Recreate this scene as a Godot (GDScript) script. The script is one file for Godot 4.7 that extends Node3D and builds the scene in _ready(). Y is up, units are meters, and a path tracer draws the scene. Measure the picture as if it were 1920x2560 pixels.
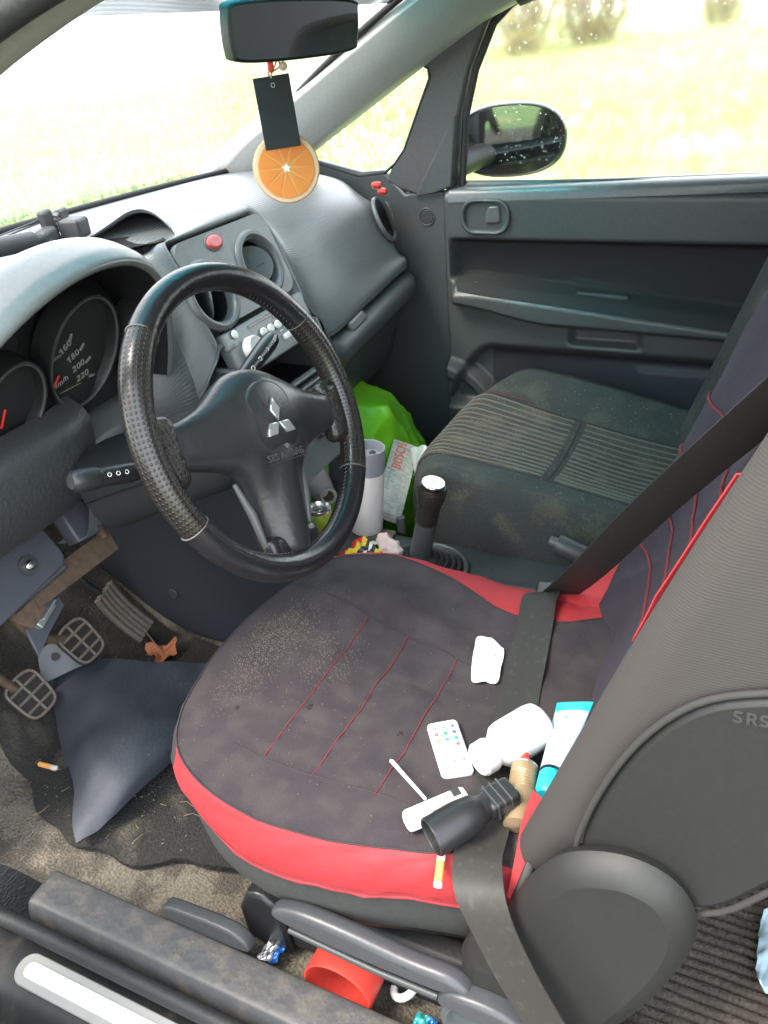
extends Node3D
# Interior of a small car seen from the open driver's door: x right, y up, z to the rear, metres.
# y = 0 is the cabin floor; the ground lies 0.30 m below it.
var rng := RandomNumberGenerator.new()
var mats := {}
var taken := {}

func _ready() -> void:
	rng.seed = 20417
	setup_view()
	make_materials()
	build_outside()
	build_car_body()
	build_driver_door()
	build_dashboard()
	build_passenger_door()
	build_steering()
	build_pedals()
	build_console()
	build_passenger_seat()
	build_driver_seat()
	build_seat_belt()
	build_mirror_and_freshener()
	build_phone_holder()
	build_seat_clutter()
	build_footwell_clutter()
	build_floor_things()

func setup_view() -> void:
	var cam := Camera3D.new()
	cam.name = "camera"
	var yaw := deg_to_rad(62.0859)
	var pitch := deg_to_rad(30.279)
	var roll := deg_to_rad(-5.2998)
	var f := Vector3(sin(yaw) * cos(pitch), -sin(pitch), -cos(yaw) * cos(pitch))
	var r := f.cross(Vector3.UP).normalized()
	var u := r.cross(f)
	var r2 := r * cos(roll) + u * sin(roll)
	var u2 := -r * sin(roll) + u * cos(roll)
	cam.transform = Transform3D(Basis(r2, u2, -f), Vector3(-1.08307, 1.00616, 0.16565))
	cam.fov = 63.714
	cam.near = 0.02
	cam.far = 600.0
	add_child(cam)
	cam.current = true
	var sun := DirectionalLight3D.new()
	sun.name = "sun"
	sun.light_energy = 0.45
	sun.light_angular_distance = 25.0
	sun.light_color = Color(1.0, 0.97, 0.92)
	sun.shadow_enabled = true
	add_child(sun)
	sun.look_at_from_position(Vector3(-3.0, 6.0, -2.5), Vector3.ZERO, Vector3.UP)
	var env := Environment.new()
	env.background_mode = Environment.BG_SKY
	var sky := Sky.new()
	var sm := ProceduralSkyMaterial.new()
	sm.sky_top_color = Color(0.86, 0.90, 0.95)
	sm.sky_horizon_color = Color(0.95, 0.95, 0.94)
	sm.sky_curve = 0.25
	sm.ground_horizon_color = Color(0.62, 0.63, 0.50)
	sm.ground_bottom_color = Color(0.36, 0.38, 0.26)
	sm.sun_angle_max = 1.0
	sky.sky_material = sm
	env.sky = sky
	env.background_energy_multiplier = 1.25
	env.tonemap_mode = Environment.TONE_MAPPER_LINEAR
	env.tonemap_exposure = 6.0
	env.sdfgi_enabled = true
	env.ssao_enabled = true
	env.ssil_enabled = true
	var we := WorldEnvironment.new()
	we.name = "world_environment"
	we.environment = env
	add_child(we)

# ---------------------------------------------------------------- mesh tools
class MB:
	var v := PackedVector3Array()
	var uv := PackedVector2Array()
	var ix := PackedInt32Array()
	var pairs := PackedInt32Array()
	func grid(rows: Array, wrap_u := false, wrap_v := false, us := 1.0, vs := 1.0) -> MB:
		var n := rows.size()
		var m: int = rows[0].size()
		var b := v.size()
		var cu := m + (1 if wrap_u else 0)
		var cv := n + (1 if wrap_v else 0)
		for i in cv:
			var row: PackedVector3Array = rows[i % n]
			for j in cu:
				v.append(row[j % m])
				uv.append(Vector2(us * j / maxf(1.0, cu - 1.0), vs * i / maxf(1.0, cv - 1.0)))
		for i in cv - 1:
			for j in cu - 1:
				var a := b + i * cu + j
				ix.append_array(PackedInt32Array([a, a + 1, a + cu, a + 1, a + cu + 1, a + cu]))
		if wrap_u:
			for i in cv:
				pairs.append_array(PackedInt32Array([b + i * cu, b + i * cu + m]))
		if wrap_v:
			for j in cu:
				pairs.append_array(PackedInt32Array([b + j, b + n * cu + j]))
		return self
	func fan(ring: PackedVector3Array, flip := false) -> MB:
		var c := Vector3.ZERO
		for p in ring:
			c += p
		c /= ring.size()
		var b := v.size()
		v.append(c)
		uv.append(Vector2(0.5, 0.5))
		for p in ring:
			v.append(p)
			uv.append(Vector2(0.5, 0.5))
		var n := ring.size()
		for i in n:
			var j := (i + 1) % n
			if flip:
				ix.append_array(PackedInt32Array([b, b + 1 + j, b + 1 + i]))
			else:
				ix.append_array(PackedInt32Array([b, b + 1 + i, b + 1 + j]))
		return self
	func tri(a: Vector3, b: Vector3, c: Vector3) -> MB:
		var k := v.size()
		v.append_array(PackedVector3Array([a, b, c]))
		uv.append_array(PackedVector2Array([Vector2.ZERO, Vector2.RIGHT, Vector2.DOWN]))
		ix.append_array(PackedInt32Array([k, k + 1, k + 2]))
		return self
	func quad(a: Vector3, b: Vector3, c: Vector3, d: Vector3) -> MB:
		var k := v.size()
		v.append_array(PackedVector3Array([a, b, c, d]))
		uv.append_array(PackedVector2Array([Vector2.ZERO, Vector2.RIGHT, Vector2.ONE, Vector2.DOWN]))
		ix.append_array(PackedInt32Array([k, k + 1, k + 2, k, k + 2, k + 3]))
		return self
	# flat or dished outline in local XY, thickness along +Z, rounded edges
	func plate(poly: PackedVector2Array, depth: float, bevel: float, xf := Transform3D.IDENTITY) -> MB:
		var p := poly
		if not Geometry2D.is_polygon_clockwise(p):
			p = p.duplicate()
			p.reverse()
		var n := p.size()
		var nor := PackedVector2Array()
		for i in n:
			var e1 := (p[i] - p[(i + n - 1) % n]).normalized()
			var e2 := (p[(i + 1) % n] - p[i]).normalized()
			var m := (Vector2(e1.y, -e1.x) + Vector2(e2.y, -e2.x))
			var l := m.length()
			nor.append(m / maxf(0.25, l * l / 2.0))
		var sec := []
		var steps := [[bevel, 0.0], [bevel * 0.3, bevel * 0.3], [0.0, bevel], [0.0, depth - bevel], [bevel * 0.3, depth - bevel * 0.3], [bevel, depth]]
		if bevel <= 0.0:
			steps = [[0.0, 0.0], [0.0, depth]]
		for s in steps:
			var row := PackedVector3Array()
			for i in n:
				var q: Vector2 = p[i] + nor[i] * s[0]
				row.append(xf * Vector3(q.x, q.y, s[1]))
			sec.append(row)
		grid(sec, true)
		for e in [0, sec.size() - 1]:
			var flat := PackedVector2Array()
			for i in n:
				flat.append(p[i] + nor[i] * (bevel if bevel > 0.0 else 0.0))
			var t := Geometry2D.triangulate_polygon(flat)
			if t.is_empty():
				fan(sec[e], e > 0)
				continue
			var b := v.size()
			for i in n:
				v.append(sec[e][i])
				uv.append(flat[i])
			for k in range(0, t.size(), 3):
				if e == 0:
					ix.append_array(PackedInt32Array([b + t[k], b + t[k + 1], b + t[k + 2]]))
				else:
					ix.append_array(PackedInt32Array([b + t[k], b + t[k + 2], b + t[k + 1]]))
		return self
	func box(size: Vector3, bevel: float, xf := Transform3D.IDENTITY) -> MB:
		var r := minf(bevel * 1.2, minf(size.x, size.y) * 0.49)
		var p := PackedVector2Array()
		for c in 4:
			var cx := (size.x / 2 - r) * (1 if c == 0 or c == 3 else -1)
			var cy := (size.y / 2 - r) * (1 if c < 2 else -1)
			for k in 4:
				var a := PI / 2 * c + PI / 2 * k / 3.0
				p.append(Vector2(cx + r * cos(a), cy + r * sin(a)))
		return plate(p, size.z, bevel, xf * Transform3D(Basis.IDENTITY, Vector3(0, 0, -size.z / 2)))
	func tube(path: PackedVector3Array, radii, sides := 12, caps := true, closed := false, squash := 1.0, ref := Vector3(0.13, 0.97, 0.21), us := 1.0, vs := 1.0) -> MB:
		var n := path.size()
		var rows := []
		var u := Vector3.ZERO
		for i in n:
			var a: Vector3 = path[(i + n - 1) % n] if closed else path[maxi(0, i - 1)]
			var c: Vector3 = path[(i + 1) % n] if closed else path[mini(n - 1, i + 1)]
			var t := (c - a).normalized()
			if i == 0:
				u = (ref - t * ref.dot(t)).normalized()
			else:
				u = (u - t * u.dot(t)).normalized()
			var w := t.cross(u)
			var r: float = radii if (radii is float) else radii[i]
			var row := PackedVector3Array()
			for k in sides:
				var an := TAU * k / sides
				row.append(path[i] + (u * cos(an) * squash + w * sin(an)) * r)
			rows.append(row)
		grid(rows, true, closed, us, vs)
		if caps and not closed:
			fan(rows[0])
			fan(rows[n - 1], true)
		return self
	# profile of (radius, height) about local Y; sharp corners stay sharp
	func lathe(prof: PackedVector2Array, seg := 32, xf := Transform3D.IDENTITY, sharp := 0.6) -> MB:
		var start := 0
		for i in range(1, prof.size()):
			var cut := i == prof.size() - 1
			if not cut:
				var d1 := (prof[i] - prof[i - 1]).normalized()
				var d2 := (prof[i + 1] - prof[i]).normalized()
				cut = d1.dot(d2) < cos(sharp)
			if cut:
				var rows := []
				for k in range(start, i + 1):
					var row := PackedVector3Array()
					for s in seg:
						var a := -TAU * s / seg
						row.append(xf * Vector3(prof[k].x * cos(a), prof[k].y, prof[k].x * sin(a)))
					rows.append(row)
				grid(rows, true)
				start = i
		return self
	# a sheet of real thickness
	func sheet(rows: Array, th: float) -> MB:
		var n := rows.size()
		var m: int = rows[0].size()
		var top := []
		var bot := []
		for i in n:
			var rt := PackedVector3Array()
			var rb := PackedVector3Array()
			for j in m:
				var du: Vector3 = rows[i][mini(m - 1, j + 1)] - rows[i][maxi(0, j - 1)]
				var dv: Vector3 = rows[mini(n - 1, i + 1)][j] - rows[maxi(0, i - 1)][j]
				var nn := du.cross(dv).normalized()
				rt.append(rows[i][j] + nn * th / 2)
				rb.append(rows[i][j] - nn * th / 2)
			top.append(rt)
			bot.append(rb)
		grid(top)
		var fl := []
		for i in n:
			var rr: PackedVector3Array = bot[i].duplicate()
			rr.reverse()
			fl.append(rr)
		grid(fl)
		var edge := [PackedVector3Array(), PackedVector3Array()]
		for j in m:
			edge[0].append(bot[0][j]); edge[1].append(top[0][j])
		for i in range(1, n):
			edge[0].append(bot[i][m - 1]); edge[1].append(top[i][m - 1])
		for j in range(m - 2, -1, -1):
			edge[0].append(bot[n - 1][j]); edge[1].append(top[n - 1][j])
		for i in range(n - 2, 0, -1):
			edge[0].append(bot[i][0]); edge[1].append(top[i][0])
		grid(edge, true)
		return self
	# surface nets of a distance field
	func nets(f: Callable, mn: Vector3, mx: Vector3, h: float) -> MB:
		var nx := int(ceil((mx.x - mn.x) / h)) + 1
		var ny := int(ceil((mx.y - mn.y) / h)) + 1
		var nz := int(ceil((mx.z - mn.z) / h)) + 1
		var d := PackedFloat32Array()
		d.resize(nx * ny * nz)
		var q := 0
		for k in nz:
			for j in ny:
				for i in nx:
					d[q] = f.call(mn + Vector3(i, j, k) * h)
					q += 1
		var id := PackedInt32Array()
		id.resize(nx * ny * nz)
		id.fill(-1)
		var off := [0, 1, nx, nx + 1, nx * ny, nx * ny + 1, nx * ny + nx, nx * ny + nx + 1]
		var ed := [[0, 1], [2, 3], [4, 5], [6, 7], [0, 2], [1, 3], [4, 6], [5, 7], [0, 4], [1, 5], [2, 6], [3, 7]]
		for k in nz - 1:
			for j in ny - 1:
				for i in nx - 1:
					var o := i + nx * (j + ny * k)
					var neg := 0
					for c in 8:
						if d[o + off[c]] < 0.0:
							neg += 1
					if neg == 0 or neg == 8:
						continue
					var s := Vector3.ZERO
					var cnt := 0
					for e in ed:
						var a: float = d[o + off[e[0]]]
						var b: float = d[o + off[e[1]]]
						if (a < 0.0) != (b < 0.0):
							var t := a / (a - b)
							var pa := Vector3(e[0] & 1, (e[0] >> 1) & 1, e[0] >> 2)
							var pb := Vector3(e[1] & 1, (e[1] >> 1) & 1, e[1] >> 2)
							s += pa.lerp(pb, t)
							cnt += 1
					id[o] = v.size()
					v.append(mn + (Vector3(i, j, k) + s / cnt) * h)
					uv.append(Vector2.ZERO)
		var dirs := [[1, nx, nx * ny], [nx, nx * ny, 1], [nx * ny, 1, nx]]
		for k in range(1, nz - 1):
			for j in range(1, ny - 1):
				for i in range(1, nx - 1):
					var o := i + nx * (j + ny * k)
					var a: float = d[o]
					for t in dirs:
						var b: float = d[o + t[0]]
						if (a < 0.0) == (b < 0.0):
							continue
						var c0 := id[o]
						var c1 := id[o - t[1]]
						var c2 := id[o - t[1] - t[2]]
						var c3 := id[o - t[2]]
						if c0 < 0 or c1 < 0 or c2 < 0 or c3 < 0:
							continue
						if a < 0.0:
							ix.append_array(PackedInt32Array([c0, c2, c1, c0, c3, c2]))
						else:
							ix.append_array(PackedInt32Array([c0, c1, c2, c0, c2, c3]))
		return self
	func mesh() -> ArrayMesh:
		var nor := PackedVector3Array()
		nor.resize(v.size())
		for t in range(0, ix.size(), 3):
			var a := v[ix[t]]
			var n := (v[ix[t + 2]] - a).cross(v[ix[t + 1]] - a)
			nor[ix[t]] += n
			nor[ix[t + 1]] += n
			nor[ix[t + 2]] += n
		for k in range(0, pairs.size(), 2):
			var s := nor[pairs[k]] + nor[pairs[k + 1]]
			nor[pairs[k]] = s
			nor[pairs[k + 1]] = s
		for i in nor.size():
			nor[i] = nor[i].normalized() if nor[i].length_squared() > 1e-24 else Vector3.UP
		var arr := []
		arr.resize(Mesh.ARRAY_MAX)
		arr[Mesh.ARRAY_VERTEX] = v
		arr[Mesh.ARRAY_NORMAL] = nor
		arr[Mesh.ARRAY_TEX_UV] = uv
		arr[Mesh.ARRAY_INDEX] = ix
		var m := ArrayMesh.new()
		m.add_surface_from_arrays(Mesh.PRIMITIVE_TRIANGLES, arr)
		return m

func cr(a, b, c, d, t: float):
	return 0.5 * ((2.0 * b) + (c - a) * t + (2.0 * a - 5.0 * b + 4.0 * c - d) * t * t + (3.0 * b - a - 3.0 * c + d) * t * t * t)

func curve(p: Array, per := 6, closed := false) -> PackedVector3Array:
	var o := PackedVector3Array()
	var n := p.size()
	var segs := n if closed else n - 1
	for i in segs:
		for k in per:
			var t := float(k) / per
			if closed:
				o.append(cr(p[(i + n - 1) % n], p[i], p[(i + 1) % n], p[(i + 2) % n], t))
			else:
				o.append(cr(p[maxi(0, i - 1)], p[i], p[i + 1], p[mini(n - 1, i + 2)], t))
	if not closed:
		o.append(p[n - 1])
	return o

func curve2(p: Array, per := 6, closed := true) -> PackedVector2Array:
	var q := []
	for a in p:
		q.append(Vector3(a[0], a[1], 0))
	var o := PackedVector2Array()
	for c in curve(q, per, closed):
		o.append(Vector2(c.x, c.y))
	return o

# smooth surface through a grid of control points: rows of Vector3
func surf(ctrl: Array, per_v := 6, per_u := 6, wrap_u := false) -> Array:
	var fine := []
	for r in ctrl:
		fine.append(curve(Array(r), per_u, wrap_u))
	var m: int = fine[0].size()
	var out := []
	var n := fine.size()
	for i in n - 1:
		for k in per_v:
			var t := float(k) / per_v
			var row := PackedVector3Array()
			for j in m:
				row.append(cr(fine[maxi(0, i - 1)][j], fine[i][j], fine[i + 1][j], fine[mini(n - 1, i + 2)][j], t))
			out.append(row)
	out.append(fine[n - 1])
	return out

func cols(rows: Array, a: int, b: int) -> Array:
	var o := []
	for r in rows:
		o.append(r.slice(a, b + 1))
	return o

func frame(o: Vector3, z: Vector3, up := Vector3.UP) -> Transform3D:
	var zz := z.normalized()
	var x := up.cross(zz).normalized()
	return Transform3D(Basis(x, zz.cross(x), zz), o)

# local XY of the result lies in the car's (z, y) plane, local Z points to -x
func side(x: float) -> Transform3D:
	return Transform3D(Basis(Vector3(0, 0, 1), Vector3(0, 1, 0), Vector3(-1, 0, 0)), Vector3(x, 0, 0))

func ring2(r: float, n := 32, ry := -1.0) -> PackedVector2Array:
	var p := PackedVector2Array()
	for i in n:
		var a := TAU * i / n
		p.append(Vector2(r * cos(a), (ry if ry > 0 else r) * sin(a)))
	return p

func rrect(w: float, h: float, r: float, n := 5) -> PackedVector2Array:
	var p := PackedVector2Array()
	for c in 4:
		var cx := (w / 2 - r) * (1 if c == 0 or c == 3 else -1)
		var cy := (h / 2 - r) * (1 if c < 2 else -1)
		for k in n:
			var a := PI / 2 * c + PI / 2 * k / (n - 1.0)
			p.append(Vector2(cx + r * cos(a), cy + r * sin(a)))
	return p

func pv(a: Array) -> PackedVector2Array:
	var p := PackedVector2Array()
	for q in a:
		p.append(Vector2(q[0], q[1]))
	return p

func smin(a: float, b: float, k: float) -> float:
	var h := maxf(k - absf(a - b), 0.0) / k
	return minf(a, b) - h * h * k * 0.25

func sd_cap(p: Vector3, a: Vector3, b: Vector3, ra: float, rb: float) -> float:
	var ab := b - a
	var t := clampf((p - a).dot(ab) / ab.length_squared(), 0.0, 1.0)
	return (p - a - ab * t).length() - lerpf(ra, rb, t)

func sd_rbox(p: Vector3, half: Vector3, r: float) -> float:
	var q := p.abs() - half + Vector3(r, r, r)
	return Vector3(maxf(q.x, 0), maxf(q.y, 0), maxf(q.z, 0)).length() + minf(maxf(q.x, maxf(q.y, q.z)), 0.0) - r

func sst(a: float, b: float, x: float) -> float:
	return smoothstep(a, b, x)

func numbered(called: String) -> String:
	var k: int = taken.get(called, 0)
	taken[called] = k + 1
	return called if k == 0 else "%s_%03d" % [called, k]

# a thing: a Node3D at its base; its parts are authored in car coordinates
func thing(called: String, label: String, category: String, base: Vector3, group := "") -> Node3D:
	var o := Node3D.new()
	o.name = numbered(called)
	add_child(o)
	o.position = base
	o.set_meta("label", label)
	o.set_meta("category", category)
	if group != "":
		o.set_meta("group", group)
	return o

func part(parent: Node3D, called: String, mb: MB, mat: Material, label := "") -> MeshInstance3D:
	return part_mesh(parent, called, mb.mesh(), mat, label)

func part_mesh(parent: Node3D, called: String, mesh: Mesh, mat: Material, label := "") -> MeshInstance3D:
	var o := MeshInstance3D.new()
	o.name = called
	o.mesh = mesh
	o.material_override = mat
	o.cast_shadow = GeometryInstance3D.SHADOW_CASTING_SETTING_ON
	parent.add_child(o, true)
	if parent.get_parent() == self:
		o.position = -parent.position
	if label != "":
		o.set_meta("label", label)
	return o

func text_part(parent: Node3D, called: String, words: String, size: float, depth: float, xf: Transform3D, mat: Material, bold := false) -> MeshInstance3D:
	var t := TextMesh.new()
	var fnt := SystemFont.new()
	fnt.font_names = PackedStringArray(["Droid Sans"])
	fnt.font_weight = 700 if bold else 400
	t.font = fnt
	t.text = words
	t.font_size = 32
	t.pixel_size = size / 24.0
	t.depth = depth
	t.curve_step = 2.0
	var o := part_mesh(parent, called, t, mat)
	o.transform = Transform3D(xf.basis, xf.origin + o.position)
	return o

# ---------------------------------------------------------------- materials
func lin(r: float, g: float, b: float) -> Color:
	return Color(r, g, b).linear_to_srgb()

func tex(size: int, f: Callable) -> ImageTexture:
	var im := Image.create(size, size, true, Image.FORMAT_RGB8)
	for y in size:
		for x in size:
			im.set_pixel(x, y, f.call(float(x) / size, float(y) / size))
	im.generate_mipmaps()
	return ImageTexture.create_from_image(im)

func noise(kind: int, freq: float, oct := 3, sd := 1) -> FastNoiseLite:
	var n := FastNoiseLite.new()
	n.noise_type = kind
	n.frequency = freq
	n.fractal_octaves = oct
	n.seed = sd
	return n

# seamless grey noise image
func gray(size: int, n: FastNoiseLite) -> Image:
	return n.get_seamless_image(size, size)

func normal_of(im: Image, strength: float) -> ImageTexture:
	var c := im.duplicate()
	c.bump_map_to_normal_map(strength)
	c.generate_mipmaps()
	return ImageTexture.create_from_image(c)

# colour texture from noise images: ramp(a, b) -> linear colour
func ramp_tex(a: Image, b: Image, f: Callable) -> ImageTexture:
	var s := a.get_width()
	var im := Image.create(s, s, true, Image.FORMAT_RGB8)
	for y in s:
		for x in s:
			var c: Color = f.call(a.get_pixel(x, y).r, b.get_pixel(x, y).r)
			im.set_pixel(x, y, c.linear_to_srgb())
	im.generate_mipmaps()
	return ImageTexture.create_from_image(im)

func mat(key: String, col: Color, rough: float, metal := 0.0) -> StandardMaterial3D:
	var m := StandardMaterial3D.new()
	m.albedo_color = col
	m.roughness = rough
	m.metallic = metal
	mats[key] = m
	return m

func tri(m: StandardMaterial3D, scale: float) -> StandardMaterial3D:
	m.uv1_triplanar = true
	m.uv1_scale = Vector3(scale, scale, scale)
	return m

func bump(m: StandardMaterial3D, t: Texture2D, s: float) -> StandardMaterial3D:
	m.normal_enabled = true
	m.normal_texture = t
	m.normal_scale = s
	return m

func make_materials() -> void:
	var cell := noise(FastNoiseLite.TYPE_CELLULAR, 0.06, 2, 5)
	var fine := noise(FastNoiseLite.TYPE_SIMPLEX_SMOOTH, 0.12, 3, 6)
	var mid := noise(FastNoiseLite.TYPE_SIMPLEX_SMOOTH, 0.02, 4, 7)
	var big := noise(FastNoiseLite.TYPE_SIMPLEX_SMOOTH, 0.008, 5, 8)
	var g_cell := gray(256, cell)
	var g_fine := gray(512, fine)
	var g_mid := gray(512, mid)
	var g_big := gray(512, big)
	var n_grain := normal_of(g_cell, 3.0)
	var n_fine := normal_of(g_fine, 4.0)
	# stripes: fine ribs across the dash and seat fabric
	var im := Image.create(64, 64, true, Image.FORMAT_RGB8)
	for y in 64:
		var h := 0.5 + 0.5 * cos(TAU * y / 16.0)
		for x in 64:
			im.set_pixel(x, y, Color(h, h, h))
	var n_rib := normal_of(im, 2.0)
	# dimples: perforated leather
	var dm := Image.create(64, 64, true, Image.FORMAT_RGB8)
	var dc := Image.create(64, 64, true, Image.FORMAT_RGB8)
	for y in 64:
		for x in 64:
			var d := Vector2(x - 32, y - 32).length() / 32.0
			var h := 1.0 - smoothstep(0.62, 0.30, d)
			dm.set_pixel(x, y, Color(h, h, h))
			var c := Color(0.004, 0.004, 0.004).lerp(Color(0.019, 0.016, 0.015), h)
			dc.set_pixel(x, y, c.linear_to_srgb())
	dc.generate_mipmaps()
	var n_dim := normal_of(dm, 8.0)
	var t_dim := ImageTexture.create_from_image(dc)
	# speckled plastics
	var t_plastic := ramp_tex(g_fine, g_mid, func(a, b): 
		var k: float = 0.85 + 0.2 * a + 0.18 * (b - 0.5)
		return Color(k, k, k))
	var plastic := func(key: String, c: Color, rough: float, ns := 0.35):
		var m := mat(key, c, rough)
		m.albedo_texture = t_plastic
		tri(m, 9.0)
		bump(m, n_grain, ns)
		return m
	plastic.call("dash", lin(0.125, 0.136, 0.138), 0.26, 0.12)
	plastic.call("trim", lin(0.062, 0.070, 0.073), 0.42, 0.15)
	plastic.call("trim_dark", lin(0.038, 0.042, 0.045), 0.46, 0.2)
	plastic.call("panel", lin(0.115, 0.127, 0.132), 0.36, 0.1)
	plastic.call("pillar", lin(0.38, 0.395, 0.395), 0.42, 0.1)
	plastic.call("pillar_dark", lin(0.075, 0.078, 0.080), 0.48, 0.15)
	plastic.call("black", lin(0.012, 0.012, 0.013), 0.45)
	plastic.call("wheel_pad", lin(0.024, 0.026, 0.028), 0.34, 0.2)
	plastic.call("column", lin(0.017, 0.019, 0.021), 0.46, 0.2)
	plastic.call("lever", lin(0.046, 0.048, 0.054), 0.38, 0.1)
	plastic.call("knee", lin(0.042, 0.047, 0.051), 0.5, 0.6)
	plastic.call("slate", lin(0.036, 0.041, 0.054), 0.62, 0.3)
	plastic.call("grey_metal", lin(0.048, 0.053, 0.068), 0.5, 0.15)
	plastic.call("seat_shell", lin(0.0145, 0.0145, 0.0138), 0.58, 0.1)  # shade beside the open door is put into this lowered tone
	plastic.call("sill", lin(0.085, 0.085, 0.087), 0.55, 0.4)
	plastic.call("rubber", lin(0.02, 0.02, 0.021), 0.6)
	plastic.call("liner", lin(0.32, 0.32, 0.31), 0.9)
	plastic.call("cup_red", lin(0.62, 0.05, 0.035), 0.45, 0.15)
	plastic.call("stalk_grey", lin(0.10, 0.105, 0.108), 0.4, 0.1)
	# dash top with pin stripes, needs mesh uv
	var ds := mat("dash_ribbed", lin(0.135, 0.147, 0.150), 0.28)
	ds.albedo_texture = t_plastic
	var im2 := Image.create(64, 64, true, Image.FORMAT_RGB8)
	for y in 64:
		for x in 64:
			var h := 0.5 + 0.5 * cos(TAU * x / 16.0)
			im2.set_pixel(x, y, Color(h, h, h))
	bump(ds, normal_of(im2, 2.0), 0.6)
	ds.uv1_scale = Vector3(1, 1, 1)
	mat("gloss_black", lin(0.008, 0.008, 0.009), 0.12)
	mat("chrome", lin(0.55, 0.56, 0.57), 0.22, 1.0)
	mat("emblem", lin(0.62, 0.63, 0.64), 0.3, 0.85)
	mat("silver", lin(0.55, 0.57, 0.58), 0.35, 0.6)
	mat("white_plastic", lin(0.80, 0.80, 0.79), 0.38)
	mat("print_grey", lin(0.30, 0.31, 0.32), 0.6)
	mat("print_white", lin(0.78, 0.78, 0.76), 0.6)
	mat("print_dark", lin(0.03, 0.03, 0.03), 0.6)
	mat("print_faint", lin(0.10, 0.10, 0.10), 0.5)
	mat("lcd", lin(0.30, 0.31, 0.13), 0.3)
	mat("needle_red", lin(0.75, 0.03, 0.03), 0.4)
	mat("red_glossy", lin(0.70, 0.045, 0.04), 0.35)
	mat("hazard", lin(0.62, 0.10, 0.11), 0.3)
	mat("orange_flesh", lin(0.62, 0.185, 0.018), 0.55)
	mat("orange_membrane", lin(0.66, 0.27, 0.06), 0.6)
	mat("orange_pith", lin(0.60, 0.44, 0.30), 0.6)
	mat("orange_rind", lin(0.55, 0.24, 0.08), 0.6)
	mat("card_black", lin(0.010, 0.010, 0.012), 0.75)
	mat("cord", lin(0.60, 0.42, 0.36), 0.8)
	mat("paper", lin(0.82, 0.82, 0.81), 0.85)
	mat("filter", lin(0.72, 0.33, 0.09), 0.8)
	mat("ash", lin(0.5, 0.48, 0.45), 0.95)
	mat("tan_can", lin(0.33, 0.235, 0.14), 0.35, 0.3)
	mat("can_rim", lin(0.7, 0.7, 0.68), 0.25, 0.9)
	mat("aqua", lin(0.02, 0.42, 0.55), 0.35)
	mat("pale_print", lin(0.36, 0.47, 0.53), 0.4)
	mat("bag_green", lin(0.20, 0.62, 0.02), 0.32)
	mats.bag_green.backlight_enabled = true
	mats.bag_green.backlight = lin(0.05, 0.16, 0.0)
	mat("can_green", lin(0.36, 0.48, 0.06), 0.25, 0.4)
	mat("cap_grey", lin(0.24, 0.25, 0.28), 0.4)
	mat("bottle_white", lin(0.70, 0.66, 0.65), 0.35)
	mat("bottle_grey", lin(0.48, 0.48, 0.47), 0.4)
	mat("wrap_yellow", lin(0.78, 0.55, 0.03), 0.3)
	mat("wrap_red", lin(0.65, 0.03, 0.03), 0.3)
	mat("wrap_black", lin(0.02, 0.02, 0.02), 0.3)
	mat("foil_blue", lin(0.03, 0.16, 0.55), 0.25, 0.5)
	mat("foil_teal", lin(0.05, 0.42, 0.42), 0.25, 0.4)
	mat("foil", lin(0.7, 0.72, 0.75), 0.2, 0.8)
	mat("pale_blue", lin(0.45, 0.62, 0.70), 0.6)
	mat("crumb", lin(0.115, 0.098, 0.078), 0.95)
	mat("straw", lin(0.20, 0.15, 0.085), 0.9)
	# carton: worn grey-beige card
	var carton := mat("carton", Color.WHITE, 0.75)
	carton.albedo_texture = ramp_tex(g_fine, g_mid, func(a, b): return Color(0.27, 0.265, 0.23).lerp(Color(0.48, 0.48, 0.43), clampf(b * 1.6 - 0.4 + 0.3 * a, 0, 1)))
	tri(carton, 8.0)
	var rust := mat("rust_metal", Color.WHITE, 0.65, 0.2)
	rust.albedo_texture = ramp_tex(g_fine, g_mid, func(a, b): return Color(0.055, 0.036, 0.025).lerp(Color(0.11, 0.074, 0.05), clampf(b * 1.5 - 0.3 + 0.3 * a, 0, 1)))
	tri(rust, 6.0)
	var ped := mat("pedal_rubber", Color.WHITE, 0.8)
	ped.albedo_texture = ramp_tex(g_fine, g_mid, func(a, b): return Color(0.075, 0.065, 0.055).lerp(Color(0.17, 0.145, 0.12), clampf(a * 0.9 + b * 0.8 - 0.4, 0, 1)))
	tri(ped, 9.0)
	# leather of the rim
	var le := mat("leather", lin(0.014, 0.014, 0.016), 0.27)
	bump(tri(le, 9.0), n_grain, 0.25)
	var pe := mat("leather_perforated", Color.WHITE, 0.28)
	pe.albedo_texture = t_dim
	bump(pe, n_dim, 1.0)
	var pt := mat("leather_perforated_tri", Color.WHITE, 0.36)
	pt.albedo_texture = t_dim
	bump(tri(pt, 170.0), n_dim, 1.0)
	var kn := mat("knob_leather", Color.WHITE, 0.4)
	kn.albedo_texture = t_dim
	bump(tri(kn, 150.0), n_dim, 1.0)
	# fabrics
	var weave := Image.create(64, 64, true, Image.FORMAT_RGB8)
	for y in 64:
		for x in 64:
			var h := 0.5 + 0.25 * sin(TAU * x / 8.0) * sin(TAU * y / 8.0) + 0.25 * sin(TAU * (x + y) / 16.0)
			weave.set_pixel(x, y, Color(h, h, h))
	var n_weave := normal_of(weave, 2.0)
	var g_thread := gray(512, noise(FastNoiseLite.TYPE_SIMPLEX, 0.4, 2, 41))
	var n_thread := normal_of(g_thread, 3.0)
	var g_wear := gray(512, noise(FastNoiseLite.TYPE_SIMPLEX_SMOOTH, 0.011, 5, 43))
	var cov := mat("cover_dark", Color.WHITE, 0.92)
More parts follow.
